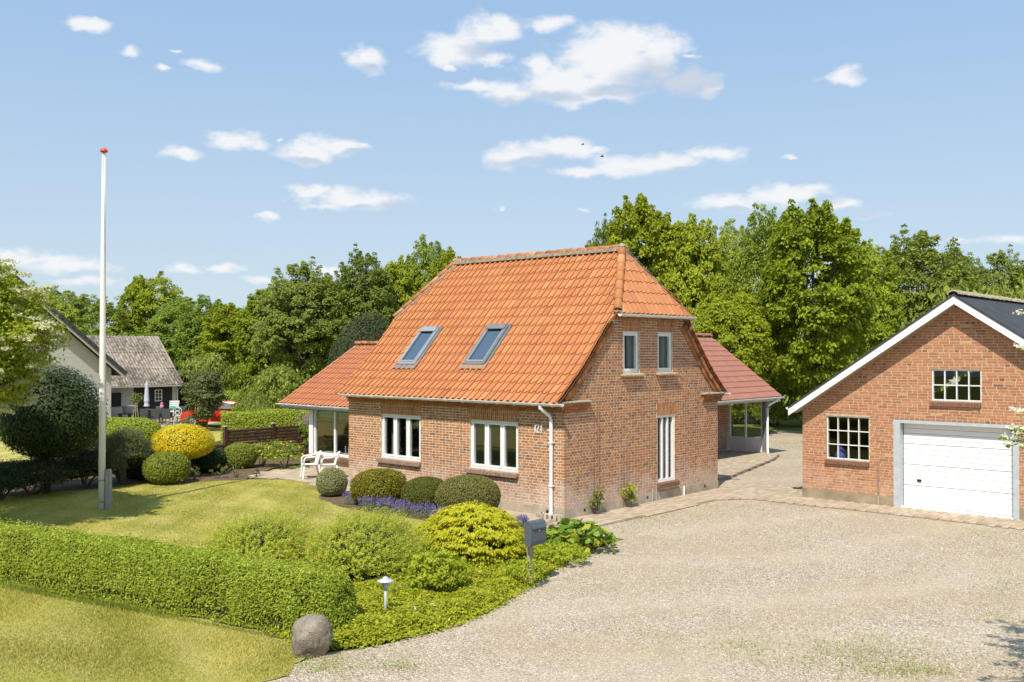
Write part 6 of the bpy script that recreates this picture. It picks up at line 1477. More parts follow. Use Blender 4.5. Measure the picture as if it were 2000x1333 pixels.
# turf: blades on the verge, along the lawn and in tufts
def blades(name, poly, n, hmin, hmax, mat, seed, label, cat, w=0.006, z=0.004):
    g = np.random.default_rng(seed); q = scatter(poly, n, g); v = np.column_stack([q, np.zeros(n)])-CAM; d = v @ CF; u = 1000+FPX*(v @ CR)/d; q = q[(u > -900) & (u < 2400) & (d > 2)]; n = len(q)
    a = g.uniform(0, 2*math.pi, n); h = g.uniform(hmin, hmax, n)*(0.55+0.9*(0.5+0.5*np.sin(q[:, 0]*1.7+np.sin(q[:, 1]*2.3)*2))); ln = g.normal(0, 0.5, (n, 2))*h[:, None]
    V = np.empty((n, 3, 3)); V[:, 0] = np.column_stack([q[:, 0]-w*np.cos(a), q[:, 1]-w*np.sin(a), np.full(n, z)]); V[:, 1] = np.column_stack([q[:, 0]+w*np.cos(a), q[:, 1]+w*np.sin(a), np.full(n, z)]); V[:, 2] = np.column_stack([q[:, 0]+ln[:, 0], q[:, 1]+ln[:, 1], z+h])
    o = quads_mesh(name, V.reshape(-1, 3), np.arange(n*3).reshape(n, 3), np.clip(g.beta(2, 2, n)*0.6+0.4*(0.5+0.5*np.sin(q[:, 0]*0.9+q[:, 1]*1.3+np.sin(q[:, 0]*2.1)))*(0.6+0.4*np.sin(q[:, 1]*3.1+q[:, 0])), 0, 1), mat); tag(o, label, cat, kind='stuff')
blades('roadside_grass', [(-9, -16.5), (1.5, -16), (2.6, -13.4), (3.0, -12.3), (3.5, -11.6), (4.05, -11.1), (4.25, -10.5), (3.9, -10.2), (3.5, -9.7), (1.5, -9.9), (-3.3, -10.9), (-9, -12)], 190000, 0.012, 0.045, 'grass_blade', 181, 'dry mown grass on the roadside verge before the hedge', 'grass')
blades('lawn_grass', LAWN, 210000, 0.008, 0.026, 'grass_blade', 182, 'short dry mown turf of the front lawn', 'grass', w=0.007, z=0.008)
tuft = [(-7.38, -12.08), (3.35, -9.50), (3.60, -9.45), (3.62, -9.62), (3.3, -9.64), (-7.35, -12.24)]
blades('edge_grass', tuft, 4200, 0.03, 0.10, 'grass_fresh', 183, 'longer green grass along the foot of the hedge', 'grass', w=0.007)
def pebbles():
    g = np.random.default_rng(190); n = 60000; box = [(3.2, -12.2), (3.9, -9.7), (4.3, -8), (4.0, -6.5), (3.0, -3.5), (2.4, -0.8), (1.1, 0.0), (1.1, 5.2), (9, 5.7), (13, 2), (12, -12)]
    q = scatter(box, n, g); s = g.uniform(0.005, 0.013, n)
    a = g.uniform(0, 6.28, n); V = np.empty((n, 5, 3))
    for k in range(4):
        r_ = s*g.uniform(0.7, 1.3, n); V[:, k] = np.column_stack([q[:, 0]+r_*np.cos(a+k*1.57), q[:, 1]+r_*np.sin(a+k*1.57), np.full(n, -0.012)])
    V[:, 4] = np.column_stack([q[:, 0]+s*0.3*np.cos(a), q[:, 1]+s*0.3*np.sin(a), -0.010+s*0.9])
    I = np.arange(n)[:, None]*5; Q = np.concatenate([np.hstack([I+k, I+(k+1) % 4, I+4]) for k in range(4)]); o = quads_mesh('loose_gravel', V.reshape(-1, 3), Q, np.tile(g.beta(1.8, 1.5, n), 4), 'pebble'); tag(o, 'loose pale gravel stones lying on the driveway', 'gravel', kind='stuff')
pebbles()
# weeds pushing through the gravel
g = np.random.default_rng(195); wp = []
for (u, v, su, sv, n) in ((1260, 1010, 40, 8, 700), (1680, 1275, 90, 22, 1500), (1780, 1310, 60, 8, 700), (1960, 1120, 30, 60, 900), (1440, 1262, 50, 14, 500), (640, 1300, 40, 12, 700), (1900, 1040, 60, 14, 500), (1400, 988, 40, 4, 350), (1230, 1040, 40, 10, 300), (780, 1300, 30, 8, 300), (1530, 870, 40, 4, 900)):
    for _ in range(n):
        p = on_z(u+g.normal(0, su), min(1400, v+abs(g.normal(0, 1))*sv*g.choice((-1, 1)))); wp.append((p[0], p[1]))
wp = np.array(wp); n = len(wp); o = leaves('gravel_weeds', np.column_stack([wp, 0.005+0.018*g.random(n)]), np.tile((0, 0, 1.0), (n, 1)), 0.034, 'grass_fresh', None, seed=196, aspect=0.3, jitter=0.7); tag(o, 'thin grass and moss growing through the gravel', 'weeds', kind='stuff')

# the hawthorn's branch that hangs before the garage door
def blossom_branch():
    t = [o for o in bpy.data.objects if o.name.startswith('blossom_tree')][0]; g = np.random.default_rng(220); L0 = ORG[t]
    pts = [at_depth(u, v, d) for u, v, d in ((1968, 872, 9.3), (1985, 862, 9.3), (1962, 858, 9.4), (1992, 842, 9.2), (1975, 840, 9.4), (2004, 868, 9.3), (2010, 842, 9.2), (1988, 850, 9.5), (1998, 875, 9.2), (2020, 856, 9.2))]; C = np.array(pts)
    m = MB(); root = L0+np.array((0, 0, 3.2))
    for p in pts: m.tube([root, (root*0.35+C[6]*0.65), p], [0.03, 0.014, 0.004], 5)
    m.build('branch', 'bark', t)
    P, n, i = clump_pts(g, C, np.full(len(C), 0.05), 26, 0.8, 0.9); leaves('branch_leaves', P, n, 0.035, 'leaf_oak', t, seed=221)
    P, n, i = clump_pts(g, C+np.array((0, 0, 0.02)), np.full(len(C), 0.055), 46, 0.7, 0.7); leaves('branch_blossom', P, unit(n+np.array((0, 0, 0.4))), 0.024, 'petal_white', t, aspect=0.9, seed=222)
blossom_branch()
# ================================================================== the neighbours' place beyond the fence
def white_house():
    X, y0, y1, ya, sl = -35.7, -4.5, 6.5, 1.0, 0.854
    t = thing('white_house', 'white-painted brick house with dark tiled roof and red gable boards', 'house', (X-4, 1, 0))
    top = lambda y: 2.67+(7.05-y)*sl if y >= ya else 2.67+(7.05-(2*ya-y))*sl
    wl = MB(); pl = Plane((X, 0, 0), (0, 1), (1, 0))
    def lim(z): 
        d = max(0.0, (z+0.22-2.67)/sl); return max(y0, 2*ya-7.05+d), min(y1, 7.05-d)
    zs = np.arange(0, 4.85, 0.0667)
    pts = [(y0, 0), (y1, 0), (y1, top(y1)-0.22), (lim(4.85)[1], 4.85), (lim(4.85)[0], 4.85), (y0, top(y1)-0.22)]
    wl.poly([pl.p(a, z, -0.006) for a, z in pts]); wl.poly([(X, y1, 0), (X-8, y1, 0), (X-8, y1, 2.5), (X, y1, 2.5)]); w = wl.build('wall', 'white_house_joint', t)
    m = MB(); g = random.Random(2)
    for z in zs[:-1]:
        a, b = lim(z+0.06); x = a-g.random()*0.4
        while x < b:
            q = min(x+0.228, b)
            if q > a+0.03 and x > -1.5: pl.box(m, max(x, a), q, z+0.004, z+0.058, -0.03, g.uniform(-0.002, 0.004), g.random())
            x += 0.24
    m.build('brickwork', 'white_house_brick', w, kind='stuff')
    k = 0; y = lim(4.85)[0]
    while y < lim(4.85)[1]-0.02:
        yb = min(y+0.14, lim(4.85)[1]); za, zb = top(y)-0.2, top(yb)-0.2
        m = MB(); m.hexa([(X-0.03, y, 4.85), (X+0.02, y, 4.85), (X+0.02, yb-0.012, 4.85), (X-0.03, yb-0.012, 4.85), (X-0.03, y, za), (X+0.02, y, za), (X+0.02, yb-0.012, zb), (X-0.03, yb-0.012, zb)]); m.build('gable_board', 'red_board', t); y = yb
    for s in (1, -1):
        f = lambda y: y if s == 1 else 2*ya-y
        m = MB(); e0, e1 = f(7.05), f(ya)
        m.hexa([(X+0.55, e0, 2.55), (X-9, e0, 2.55), (X-9, e1, 2.55+6.05*sl), (X+0.55, e1, 2.55+6.05*sl), (X+0.55, e0, 2.68), (X-9, e0, 2.68), (X-9, e1, 2.68+6.05*sl), (X+0.55, e1, 2.68+6.05*sl)]); r = m.build('roof', 'dark_tile', t)
        m = MB(); m.hexa([(X+0.50, e0, 2.38), (X+0.54, e0, 2.38), (X+0.54, e1, 2.38+6.05*sl), (X+0.50, e1, 2.38+6.05*sl), (X+0.50, e0, 2.55), (X+0.54, e0, 2.55), (X+0.54, e1, 2.55+6.05*sl), (X+0.50, e1, 2.55+6.05*sl)]); m.build('bargeboard', 'white_house_brick', t)
        n = 22
        for k in range(n):
            p = np.array((X+0.56, e0+(e1-e0)*k/n, 2.66+6.05*sl*k/n)); q = np.array((X+0.56, e0+(e1-e0)*(k+1.06)/n, 2.66+6.05*sl*(k+1.06)/n))
            m = MB(); m.bar(p, q, 0.10, 0.20, up=(0, -s*sl, 1)); m.build('verge_tile', 'dark_tile', r)
white_house()

def barn():
    XE, ZE, XR, ZR, ya, yb = -38.4, 1.92, -41.4, 4.75, 3.5, 12.12
    t = thing('barn', 'low barn with weathered corrugated roof, black boarded doors and white brick piers', 'barn', (-41, 9, 0))
    rf = MB(); rf.poly([(XE, ya, ZE-0.05), (XE, yb, ZE-0.05), (XR, yb, ZR-0.05), (XR, ya, ZR-0.05)]); rf.poly([(XR, ya, ZR-0.05), (XR, yb, ZR-0.05), (XR-3, yb, ZE-0.05), (XR-3, ya, ZE-0.05)]); r = rf.build('roof', 'dark_zinc', t)
    cols, rows = 8, 3; g = random.Random(4); nrm = np.array((ZR-ZE, 0, XE-XR)); nrm = nrm/np.linalg.norm(nrm)
    for c in range(cols):
        for k in range(rows):
            m = MB(); y0 = ya+(yb-ya)*c/cols; y1 = ya+(yb-ya)*(c+1)/cols; n = 24; vs = []
            for i in range(n+1):
                y = y0+(y1-y0)*i/n*1.01; w = 0.028*math.cos(2*math.pi*6*i/n)
                for f, up in ((k/rows-0.015, 0.02), ((k+1)/rows, 0.0)):
                    vs.append(np.array((XE+(XR-XE)*f, y, ZE+(ZR-ZE)*f))+nrm*(w+up+0.012*((c % 2))))
            m.add(vs, [(2*i, 2*i+2, 2*i+3, 2*i+1) for i in range(n)], g.random()); m.build('roof_sheet', 'fibre_cement', r)
    gutter('gutter', (XE+0.06, ya, ZE-0.06), (XE+0.06, yb+0.2, ZE-0.06), 0.06, 'gutter_grey', t, 8)
    wx = -38.9
    def wallbox(a, b, name, mat, d=0.0, z0=0.0, z1=1.85):
        m = MB(); m.box((wx-0.25, a, z0), (wx+d, b, z1)); return m.build(name, mat, t)
    pl = Plane((wx, 0, 0), (0, 1), (1, 0))
    for (a, b) in ((ya, 9.35), (11.72, 12.06)):
        o = wallbox(a, b, 'wall', 'white_house_joint'); m = MB(); gg = random.Random(1)
        for z in np.arange(0.02, 1.83, 0.0667):
            x = a-gg.random()*0.2
            while x < b:
                q = min(x+0.228, b)
                if q-max(x, a) > 0.04 and not (7.72 < (max(x, a)+q)/2 < 8.62 and 0.72 < z < 1.50): pl.box(m, max(x, a), q, z, z+0.054, -0.01, 0.006, gg.random())
                x += 0.24
        m.build('brickwork', 'white_house_brick', o, kind='stuff')
    m = MB(); m.box((wx-0.2, 7.75, 0.75), (wx+0.015, 8.6, 1.52)); o = m.build('dark_window', 'black', t); window(pl, 7.75, 8.6, 0.75, 1.52, o, (1, 1), mat='black_board', fr=0.05, casement=False, bar=0.03, d=0.05, name='window_frame')
    y = 9.36
    while y < 11.70:
        m = MB(); m.box((wx-0.12, y, 0.02), (wx+0.005*(int(y*7) % 3)-0.03, min(y+0.135, 11.715), 1.84)); m.build('door_board', 'black_board', t); y += 0.142
    window(pl, 10.62, 11.06, 0.95, 1.63, t, (1, 1), mat='white_paint', fr=0.045, casement=False, bar=0.03, d=0.05, rows=3, name='small_window', glass='garage_glass')
    m = MB(); m.poly([(wx, yb-0.06, 0), (XR-2.7, yb-0.06, 0), (XR-2.7, yb-0.06, 1.9), (XR, yb-0.06, ZR-0.1), (wx, yb-0.06, 2.2)]); m.build('end_wall', 'white_house_brick', t)
    m = MB(); m.tube([(XE+0.06, 12.02, ZE-0.1), (wx+0.07, 12.0, ZE-0.35), (wx+0.07, 12.0, 0.0)], 0.04, 8); m.build('downpipe', 'gutter_grey', t)
    # open lean-to beside it
    s = thing('lean_to_shed', 'open dark lean-to shed with red fascia beside the corrugated barn', 'shed', (-42, 14, 0))
    m = MB(); m.hexa([(-40.6, 12.3, 2.30), (-40.6, 15.7, 2.16), (-44, 15.7, 2.5), (-44, 12.3, 2.64), (-40.6, 12.3, 2.38), (-40.6, 15.7, 2.24), (-44, 15.7, 2.58), (-44, 12.3, 2.72)]); m.build('roof', 'dark_tile', s)
    m = MB(); m.box((-41.05, 12.4, 1.78), (-41.0, 15.4, 2.20)); m.build('fascia', 'red_board', s)
    for yy in (12.55, 13.05, 15.0): m = MB(); m.box((-41.12, yy-0.07, 0), (-40.98, yy+0.07, 2.2 if yy > 14 else 1.78)); m.build('post', 'weathered_wood', s)
    for k in range(22): m = MB(); m.box((-43.9, 12.4+k*0.145, 0), (-43.87, 12.4+k*0.145+0.135, 2.5)); m.build('wall_board', 'black_board', s)
    m = MB(); m.box((-41.9, 13.3, 0.62), (-41.3, 14.6, 0.68)); [m.box((-41.9+0.5*i, 13.35+1.15*j, 0), (-41.84+0.5*i, 13.41+1.15*j, 0.62)) for i in (0, 1) for j in (0, 1)]; tag(m.build('work_bench', 'weathered_wood', None, origin=(-41.6, 14, 0)), 'rough wooden work bench inside the lean-to shed', 'bench')
barn()
sheet('neighbour_terrace', [(-39, 4), (-33.2, 5.6), (-32.0, 9.9), (-34, 12.2), (-38.9, 12.4)], -0.012, 'paver')
sheet('neighbour_lawn', [(-33, -14), (-15.9, -14), (-15.9, 14), (-32, 14), (-31.9, 9.9), (-33.1, 5.5)], -0.016, 'lawn')

def wicker_chair():
    t = thing('wicker_chair', 'black wicker armchair', 'chair', (0, 0, 0), 'wicker chairs round the terrace table')
    m = MB(); m.box((-0.27, -0.27, 0.36), (0.27, 0.27, 0.44)); m.build('seat', 'wicker', t)
    m = MB(); m.hexa([(-0.27, -0.27, 0.30), (0.27, -0.27, 0.30), (0.27, -0.22, 0.30), (-0.27, -0.22, 0.30), (-0.30, -0.35, 0.88), (0.30, -0.35, 0.88), (0.30, -0.31, 0.88), (-0.30, -0.31, 0.88)]); m.build('backrest', 'wicker', t)
    for s in (-1, 1):
        m = MB(); m.box((s*0.30-0.03, -0.27, 0.60), (s*0.30+0.03, 0.25, 0.65)); m.box((s*0.30-0.025, 0.19, 0.36), (s*0.30+0.025, 0.25, 0.60)); m.build('armrest', 'wicker', t)
        for y in (-0.25, 0.23): m = MB(); m.hexa([(s*0.25-0.02, y-0.02, 0), (s*0.25+0.02, y-0.02, 0), (s*0.25+0.02, y+0.02, 0), (s*0.25-0.02, y+0.02, 0), (s*0.25-0.03, y-0.03, 0.36), (s*0.25+0.03, y-0.03, 0.36), (s*0.25+0.03, y+0.03, 0.36), (s*0.25-0.03, y+0.03, 0.36)]); m.build('leg', 'wicker', t)
    return t
wc = wicker_chair(); wc.scale = (0.74, 0.9, 0.95); rz = math.atan2(CF[1], CF[0])-math.pi/2
pos = [on_z(285, 829), on_z(306.5, 829), on_z(328, 829)]; lbs = ['black wicker armchair at the terrace table, nearest the potted tree', 'middle black wicker armchair at the terrace table, its back to the lawn', 'black wicker armchair at the terrace table, nearest the white iron chair']
for k, (p, lb) in enumerate(zip(pos, lbs)):
    if k == 0: wc.location = (p[0], p[1], 0); wc.rotation_euler = (0, 0, rz); wc['label'] = lb
    else: clone(wc, (p[0], p[1], 0), rz, (0.74, 0.9, 0.95), lb)
for k, (p, lb) in enumerate(zip((pos[0], pos[2]), ('black wicker armchair across the terrace table on the white house side', 'black wicker armchair across the terrace table on the barn door side'))):
    q = p+np.array((CF[0], CF[1], 0))*1.75; clone(wc, (q[0], q[1], 0), rz+math.pi, (0.74, 0.9, 0.95), lb)
c = pos[1]+np.array((CF[0], CF[1], 0))*0.88; a_ = np.array((CR[0], CR[1], 0)); b_ = np.array((-CR[1], CR[0], 0))
t = thing('terrace_table', 'long dark terrace table set among black wicker chairs', 'table', (c[0], c[1], 0))
def tb(m, u0, u1, v0, v1, z0, z1): m.hexa([c*np.array((1, 1, 0))+a_*u+b_*v+np.array((0, 0, z)) for z in (z0, z1) for u, v in ((u0, v0), (u1, v0), (u1, v1), (u0, v1))])
m = MB(); tb(m, -0.95, 0.95, -0.42, 0.42, 0.70, 0.74); m.build('tabletop', 'wicker', t)
for u in (-0.88, 0.82):
    for v in (-0.38, 0.32): m = MB(); tb(m, u, u+0.06, v, v+0.06, 0, 0.70); m.build('leg', 'wicker', t)
def put(u, v): return c*np.array((1, 1, 0))+a_*u+b_*v+np.array((0, 0, 0.742))
p = put(-0.02, -0.1); m = MB(); m.lathe([(0.06, 0), (0.10, 0.12), (0.10, 0.22), (0.05, 0.27), (0.08, 0.29), (0.09, 0.33), (0.03, 0.36)], p, 12); tag(m.build('pink_jar', 'pink', None, origin=tuple(p), smooth=True), 'pink lidded jar standing on the terrace table', 'jar')
p = put(0.62, -0.1); m = MB(); m.box(p-np.array((0.16, 0.12, 0)), p+np.array((0.16, 0.12, 0.14))); m.box(p+np.array((-0.19, -0.15, 0.06)), p+np.array((0.19, 0.15, 0.08))); tag(m.build('mint_box', 'mint', None, origin=tuple(p)), 'mint green box standing on the terrace table', 'box')
# white iron chair and pale bench seat
q = on_z(349, 829); t = thing('iron_chair', 'white ornate iron chair at the end of the terrace table', 'chair', (q[0], q[1], 0)); o = q*np.array((1, 1, 0))
m = MB(); m.lathe([(0.2, 0.0), (0.21, 0.02), (0.18, 0.03)], (o[0], o[1], 0.43), 14); m.build('seat', 'chair_white', t)
m = MB(); bk = o-b_*0.2
for rr, zc in ((0.10, 0.62), (0.10, 0.80)): m.tube([bk+a_*(rr*math.cos(k))+np.array((0, 0, zc+rr*math.sin(k))) for k in np.linspace(0, 2*math.pi, 13)], 0.014, 5)
m.tube([bk+a_*(-0.2)+np.array((0, 0, 0.44)), bk+a_*(-0.2)+np.array((0, 0, 0.82)), bk+np.array((0, 0, 0.96)), bk+a_*0.2+np.array((0, 0, 0.82)), bk+a_*0.2+np.array((0, 0, 0.44))], 0.017, 6); m.build('backrest', 'chair_white', t)
for u in (-0.15, 0.15):
    for v in (-0.15, 0.15): m = MB(); m.tube([o+a_*u+b_*v+np.array((0, 0, 0.44)), o+a_*u*1.3+b_*v*1.3], 0.014, 5); m.build('leg', 'chair_white', t)
q = on_z(322, 822)+np.array((CF[0], CF[1], 0))*1.2; o = q*np.array((1, 1, 0)); t = thing('garden_armchair', 'white slatted folding chair behind the mint box', 'chair', (o[0], o[1], 0))
m = MB(); m.hexa([o+a_*u+b_*v+np.array((0, 0, z)) for z in (0.42, 0.46) for u, v in ((-0.25, -0.22), (0.25, -0.22), (0.25, 0.22), (-0.25, 0.22))]); m.build('seat', 'chair_white', t)
for k in range(5): m = MB(); m.hexa([o+a_*u+b_*(v+0.22+0.04*k)+np.array((0, 0, 0.5+0.11*k+dz)) for dz in (0, 0.08) for u, v in ((-0.26, 0), (0.26, 0), (0.26, 0.02), (-0.26, 0.02))]); m.build('slat', 'chair_white', t)
for u in (-0.22, 0.22):
    for v in (-0.18, 0.2): m = MB(); m.tube([o+a_*u+b_*v, o+a_*u+b_*v+np.array((0, 0, 0.43 if v < 0 else 1.02))], 0.016, 5); m.build('leg', 'chair_white', t)
# closed parasol, potted young tree with canes, basin on a bench, crate
q = on_z(266, 826)+np.array((CF[0], CF[1], 0))*1.5; o = q*np.array((1, 1, 0)); t = thing('closed_parasol', 'closed grey-blue parasol standing behind the potted tree', 'parasol', (o[0], o[1], 0))
m = MB(); m.tube([o, o+np.array((0, 0, 2.15))], 0.022, 8); m.build('pole', 'weathered_wood', t)
m = MB(); m.lathe([(0.16, 0.80), (0.12, 0.95), (0.15, 1.1), (0.11, 1.6), (0.09, 2.0), (0.03, 2.2)], tuple(o), 9); m.build('canopy', 'parasol', t)
m = MB(); m.lathe([(0.25, 0), (0.25, 0.05), (0.05, 0.12)], tuple(o), 14); m.build('foot', 'plinth', t)
q = on_z(265, 833); o = q*np.array((1, 1, 0)); t = thing('planter', 'grey zinc planter box with a staked young tree on the neighbours terrace', 'planter', (o[0], o[1], 0))
m = MB(); m.hexa([o+a_*u+b_*v+np.array((0, 0, z)) for z in (0, 0.26) for u, v in ((-0.25, -0.2), (0.25, -0.2), (0.25, 0.2), (-0.25, 0.2))]); m.build('tub', 'zinc', t)
for u in (-0.2, 0.0, 0.2): m = MB(); m.tube([o+a_*u*0.8+np.array((0, 0, 0.2)), o+a_*u*0.25+np.array((0, 0, 1.25))], 0.018, 5); m.build('cane', 'weathered_wood', t)
g = np.random.default_rng(201); d = sphere_pts(g, 260); leaves('foliage', o+np.array((0, 0, 1.45))+d*np.array((0.42, 0.42, 0.32))*g.random((260, 1))**0.5, d, 0.10, 'leaf_rose', t, seed=202)
q = on_z(236, 826)+np.array((CF[0], CF[1], 0))*1.0; o = q*np.array((1, 1, 0)); t = thing('garden_bench', 'low dark bench along the white barn wall', 'bench', (o[0], o[1], 0))
m = MB(); m.hexa([o+a_*u+b_*v+np.array((0, 0, z)) for z in (0.38, 0.43) for u, v in ((-0.5, -0.2), (0.75, -0.2), (0.75, 0.2), (-0.5, 0.2))]); m.build('seat', 'wicker', t)
for u in (-0.45, 0.05, 0.68): m = MB(); m.hexa([o+a_*(u+uu)+b_*v+np.array((0, 0, z)) for z in (0, 0.38) for uu, v in ((0, -0.18), (0.05, -0.18), (0.05, 0.18), (0, 0.18))]); m.build('leg', 'wicker', t)
m = MB(); m.lathe([(0.26, 0), (0.36, 0.08), (0.40, 0.34), (0.42, 0.42), (0.38, 0.42)], (o[0]+a_[0]*0.1, o[1]+a_[1]*0.1, 0.432), 16); tag(m.build('stone_basin', 'terracotta_pot', None, origin=(o[0], o[1], 0.43), smooth=True), 'grey round basin standing on the low dark bench', 'basin')
q = on_z(224, 824); m = MB(); m.box((q[0]-0.15, q[1]-0.15, 0), (q[0]+0.15, q[1]+0.15, 0.22)); m.box((q[0]-0.17, q[1]-0.17, 0.19), (q[0]+0.17, q[1]+0.17, 0.21)); tag(m.build('stone_block', 'terracotta_pot', None, origin=(q[0], q[1], 0)), 'square grey stone block at the white house corner', 'block')

def car():
    # small hatchback, length along CR, nose towards the white house
    o = at_depth(432, 800, 50.0); o[2] = 0; t = thing('red_car', 'small red hatchback parked behind the young tree and the clipped hedge', 'car', (o[0], o[1], 0))
    side = [(-1.80, 0.30), (-1.84, 0.55), (-1.70, 0.78), (-0.95, 0.88), (-0.35, 1.22), (0.15, 1.29), (1.05, 1.27), (1.55, 1.05), (1.78, 0.92), (1.82, 0.45), (1.74, 0.28)]
    def wid(z): return 0.80 if z < 0.95 else 0.80-0.20*(z-0.95)/0.36
    n = len(side); m = MB(); vs = [o+a_*x+b_*(s*wid(z))+np.array((0, 0, z)) for s in (-1, 1) for x, z in side]
    m.add(vs, [tuple(range(n))[::-1], tuple(range(n, 2*n))]+[(i, (i+1) % n, n+(i+1) % n, n+i) for i in range(n)]); m.build('body', 'car_red', t)
    for s in (-1, 1):
        for quad in ([(-0.78, 0.93), (0.10, 0.93), (0.10, 1.22), (-0.30, 1.17)], [(0.18, 0.93), (1.35, 0.95), (1.00, 1.21), (0.18, 1.22)]):
            m = MB(); m.poly([o+a_*x+b_*(s*(wid(z)+0.006))+np.array((0, 0, z)) for x, z in quad]); m.build('side_window', 'black', t)
    m = MB(); m.poly([o+a_*x+b_*y+np.array((0, 0, z)) for x, y, z in ((-0.90, -0.66, 0.922), (-0.90, 0.66, 0.922), (-0.40, 0.58, 1.205), (-0.40, -0.58, 1.205))]); m.build('windscreen', 'black', t)
    for x in (-1.18, 1.15):
        for s in (-1, 1):
            cpt = o+a_*x+b_*(s*0.78)+np.array((0, 0, 0.30)); m = MB(); m.tube([cpt-b_*0.10, cpt+b_*0.10], 0.30, 18); w = m.build('wheel', 'tyre', t); m = MB(); m.tube([cpt+b_*0.09*s, cpt+b_*0.112*s], 0.18, 12); m.build('rim', 'galvanised', w)
    for s in (-1, 1): m = MB(); m.box(o+a_*-1.80+b_*(s*0.6)-np.array((0.08, 0.08, -0.56)), o+a_*-1.78+b_*(s*0.6)+np.array((0.08, 0.08, 0.70))); m.build('headlight', 'galvanised', t)
car()

def box_hedge(name, label, p, q, hw, h, n, size, mat, seed):
    g = np.random.default_rng(seed); A = np.array(p[:2]); B = np.array(q[:2]); D = B-A; Ln = np.linalg.norm(D); D /= Ln; Nn = np.array((D[1], -D[0])); t = thing(name, label, 'hedge', (float((A+B)[0]/2), float((A+B)[1]/2), 0))
    s = g.random(n)*Ln; th = g.uniform(-0.1, math.pi+0.1, n); c, q_ = np.cos(th), np.sin(th); r = (np.abs(c)**4+np.abs(q_)**4)**(-0.25)*(1+0.05*np.sin(s*2+th*2)+g.normal(0, 0.03, n))
    P = np.column_stack([A[0]+D[0]*s+Nn[0]*hw*c*r, A[1]+D[1]*s+Nn[1]*hw*c*r, np.maximum(0.02, h*q_*r)]); nr = np.column_stack([Nn[0]*c, Nn[1]*c, q_])
    leaves('foliage', P, nr, size, mat, t, seed=seed)
    m = MB(); T = np.linspace(0, math.pi, 10); vs = [(A[0]+D[0]*k+Nn[0]*hw*0.88*math.cos(x), A[1]+D[1]*k+Nn[1]*hw*0.88*math.cos(x), h*0.90*math.sin(x)**0.5) for k in (0.1, Ln-0.1) for x in T]; m.add(vs, [(i, i+1, 11+i, 10+i) for i in range(9)]+[tuple(range(10)), tuple(range(10, 20))]); m.build('twigs', 'twig', t)
box_hedge('neighbour_hedge', 'clipped sunlit hedge beyond the brown fence, in front of the red car', at_depth(432, 800, 42.5), at_depth(650, 800, 44.0), 0.75, 1.18, 26000, 0.085, 'leaf_hedge', 211)
ball_bush('rounded_bush', 'wide bright green rounded bush beyond the low fence, before the terrace', tuple(at_depth(262, 800, 38)*np.array((1, 1, 0))), 1.0, 1.0, 1.25, 14000, 0.075, 'leaf_hedge', seed=212)
ball_bush('rounded_bush', 'bright green rounded bush beyond the low fence, beside the flagpole', tuple(at_depth(222, 800, 38.5)*np.array((1, 1, 0))), 0.9, 0.9, 1.22, 11000, 0.075, 'leaf_hedge', seed=213)
q = on_z(375, 842); loose_bush('grey_shrub', 'pale grey-green low shrub behind the yellow ball tree', (q[0], q[1], 0), 0.7, 0.7, 0.8, 60, 20, 0.08, 'leaf_olive', seed=214)
q = on_z(310, 845); loose_bush('grey_shrub', 'sparse pale shrub at the terrace edge behind the yellow ball tree', (q[0], q[1], 0), 0.55, 0.55, 0.6, 30, 14, 0.08, 'leaf_ball_a', seed=215)

q = on_z(403, 842); make_tree('young_tree', 'slender young tree with thin trunk between the terrace and the red car', 'tree', 2.85, 0.85, 0.85, 0.35, 130, 80, 0.085, 'leaf_olive', 216, trunk_r=0.045, loc=(q[0], q[1], 0), crad=0.2, pointy=0.4)

# ------------------------------------------------------------------ shelter belt and far trees
GRP = 'trees of the shelter belt'
tmpl = [make_tree('broadleaf_tree', 'x', 'tree', 10, 3.5, 3.3, 1.0, 300, 135, 0.19, 'leaf_oak', 301, trunk_r=0.24, group=GRP, crad=0.115, twigs=130, dense=0.62),
        make_tree('broadleaf_tree', 'x', 'tree', 10, 3.3, 3.5, 0.6, 300, 135, 0.17, 'leaf_mid', 302, trunk_r=0.20, group=GRP, crad=0.11, twigs=120, dense=0.62, aspect=0.6),
        make_tree('broadleaf_tree', 'x', 'tree', 10, 3.1, 3.1, 1.4, 260, 125, 0.19, 'leaf_pale', 303, trunk_r=0.20, group=GRP, crad=0.12, twigs=130, dense=0.58, pointy=0.25, aspect=0.5),
        make_tree('broadleaf_tree', 'x', 'tree', 10, 3.6, 3.6, 2.6, 240, 135, 0.21, 'leaf_oak', 304, trunk_r=0.30, group=GRP, crad=0.125, twigs=60, dense=0.66)]
used = [False]*4
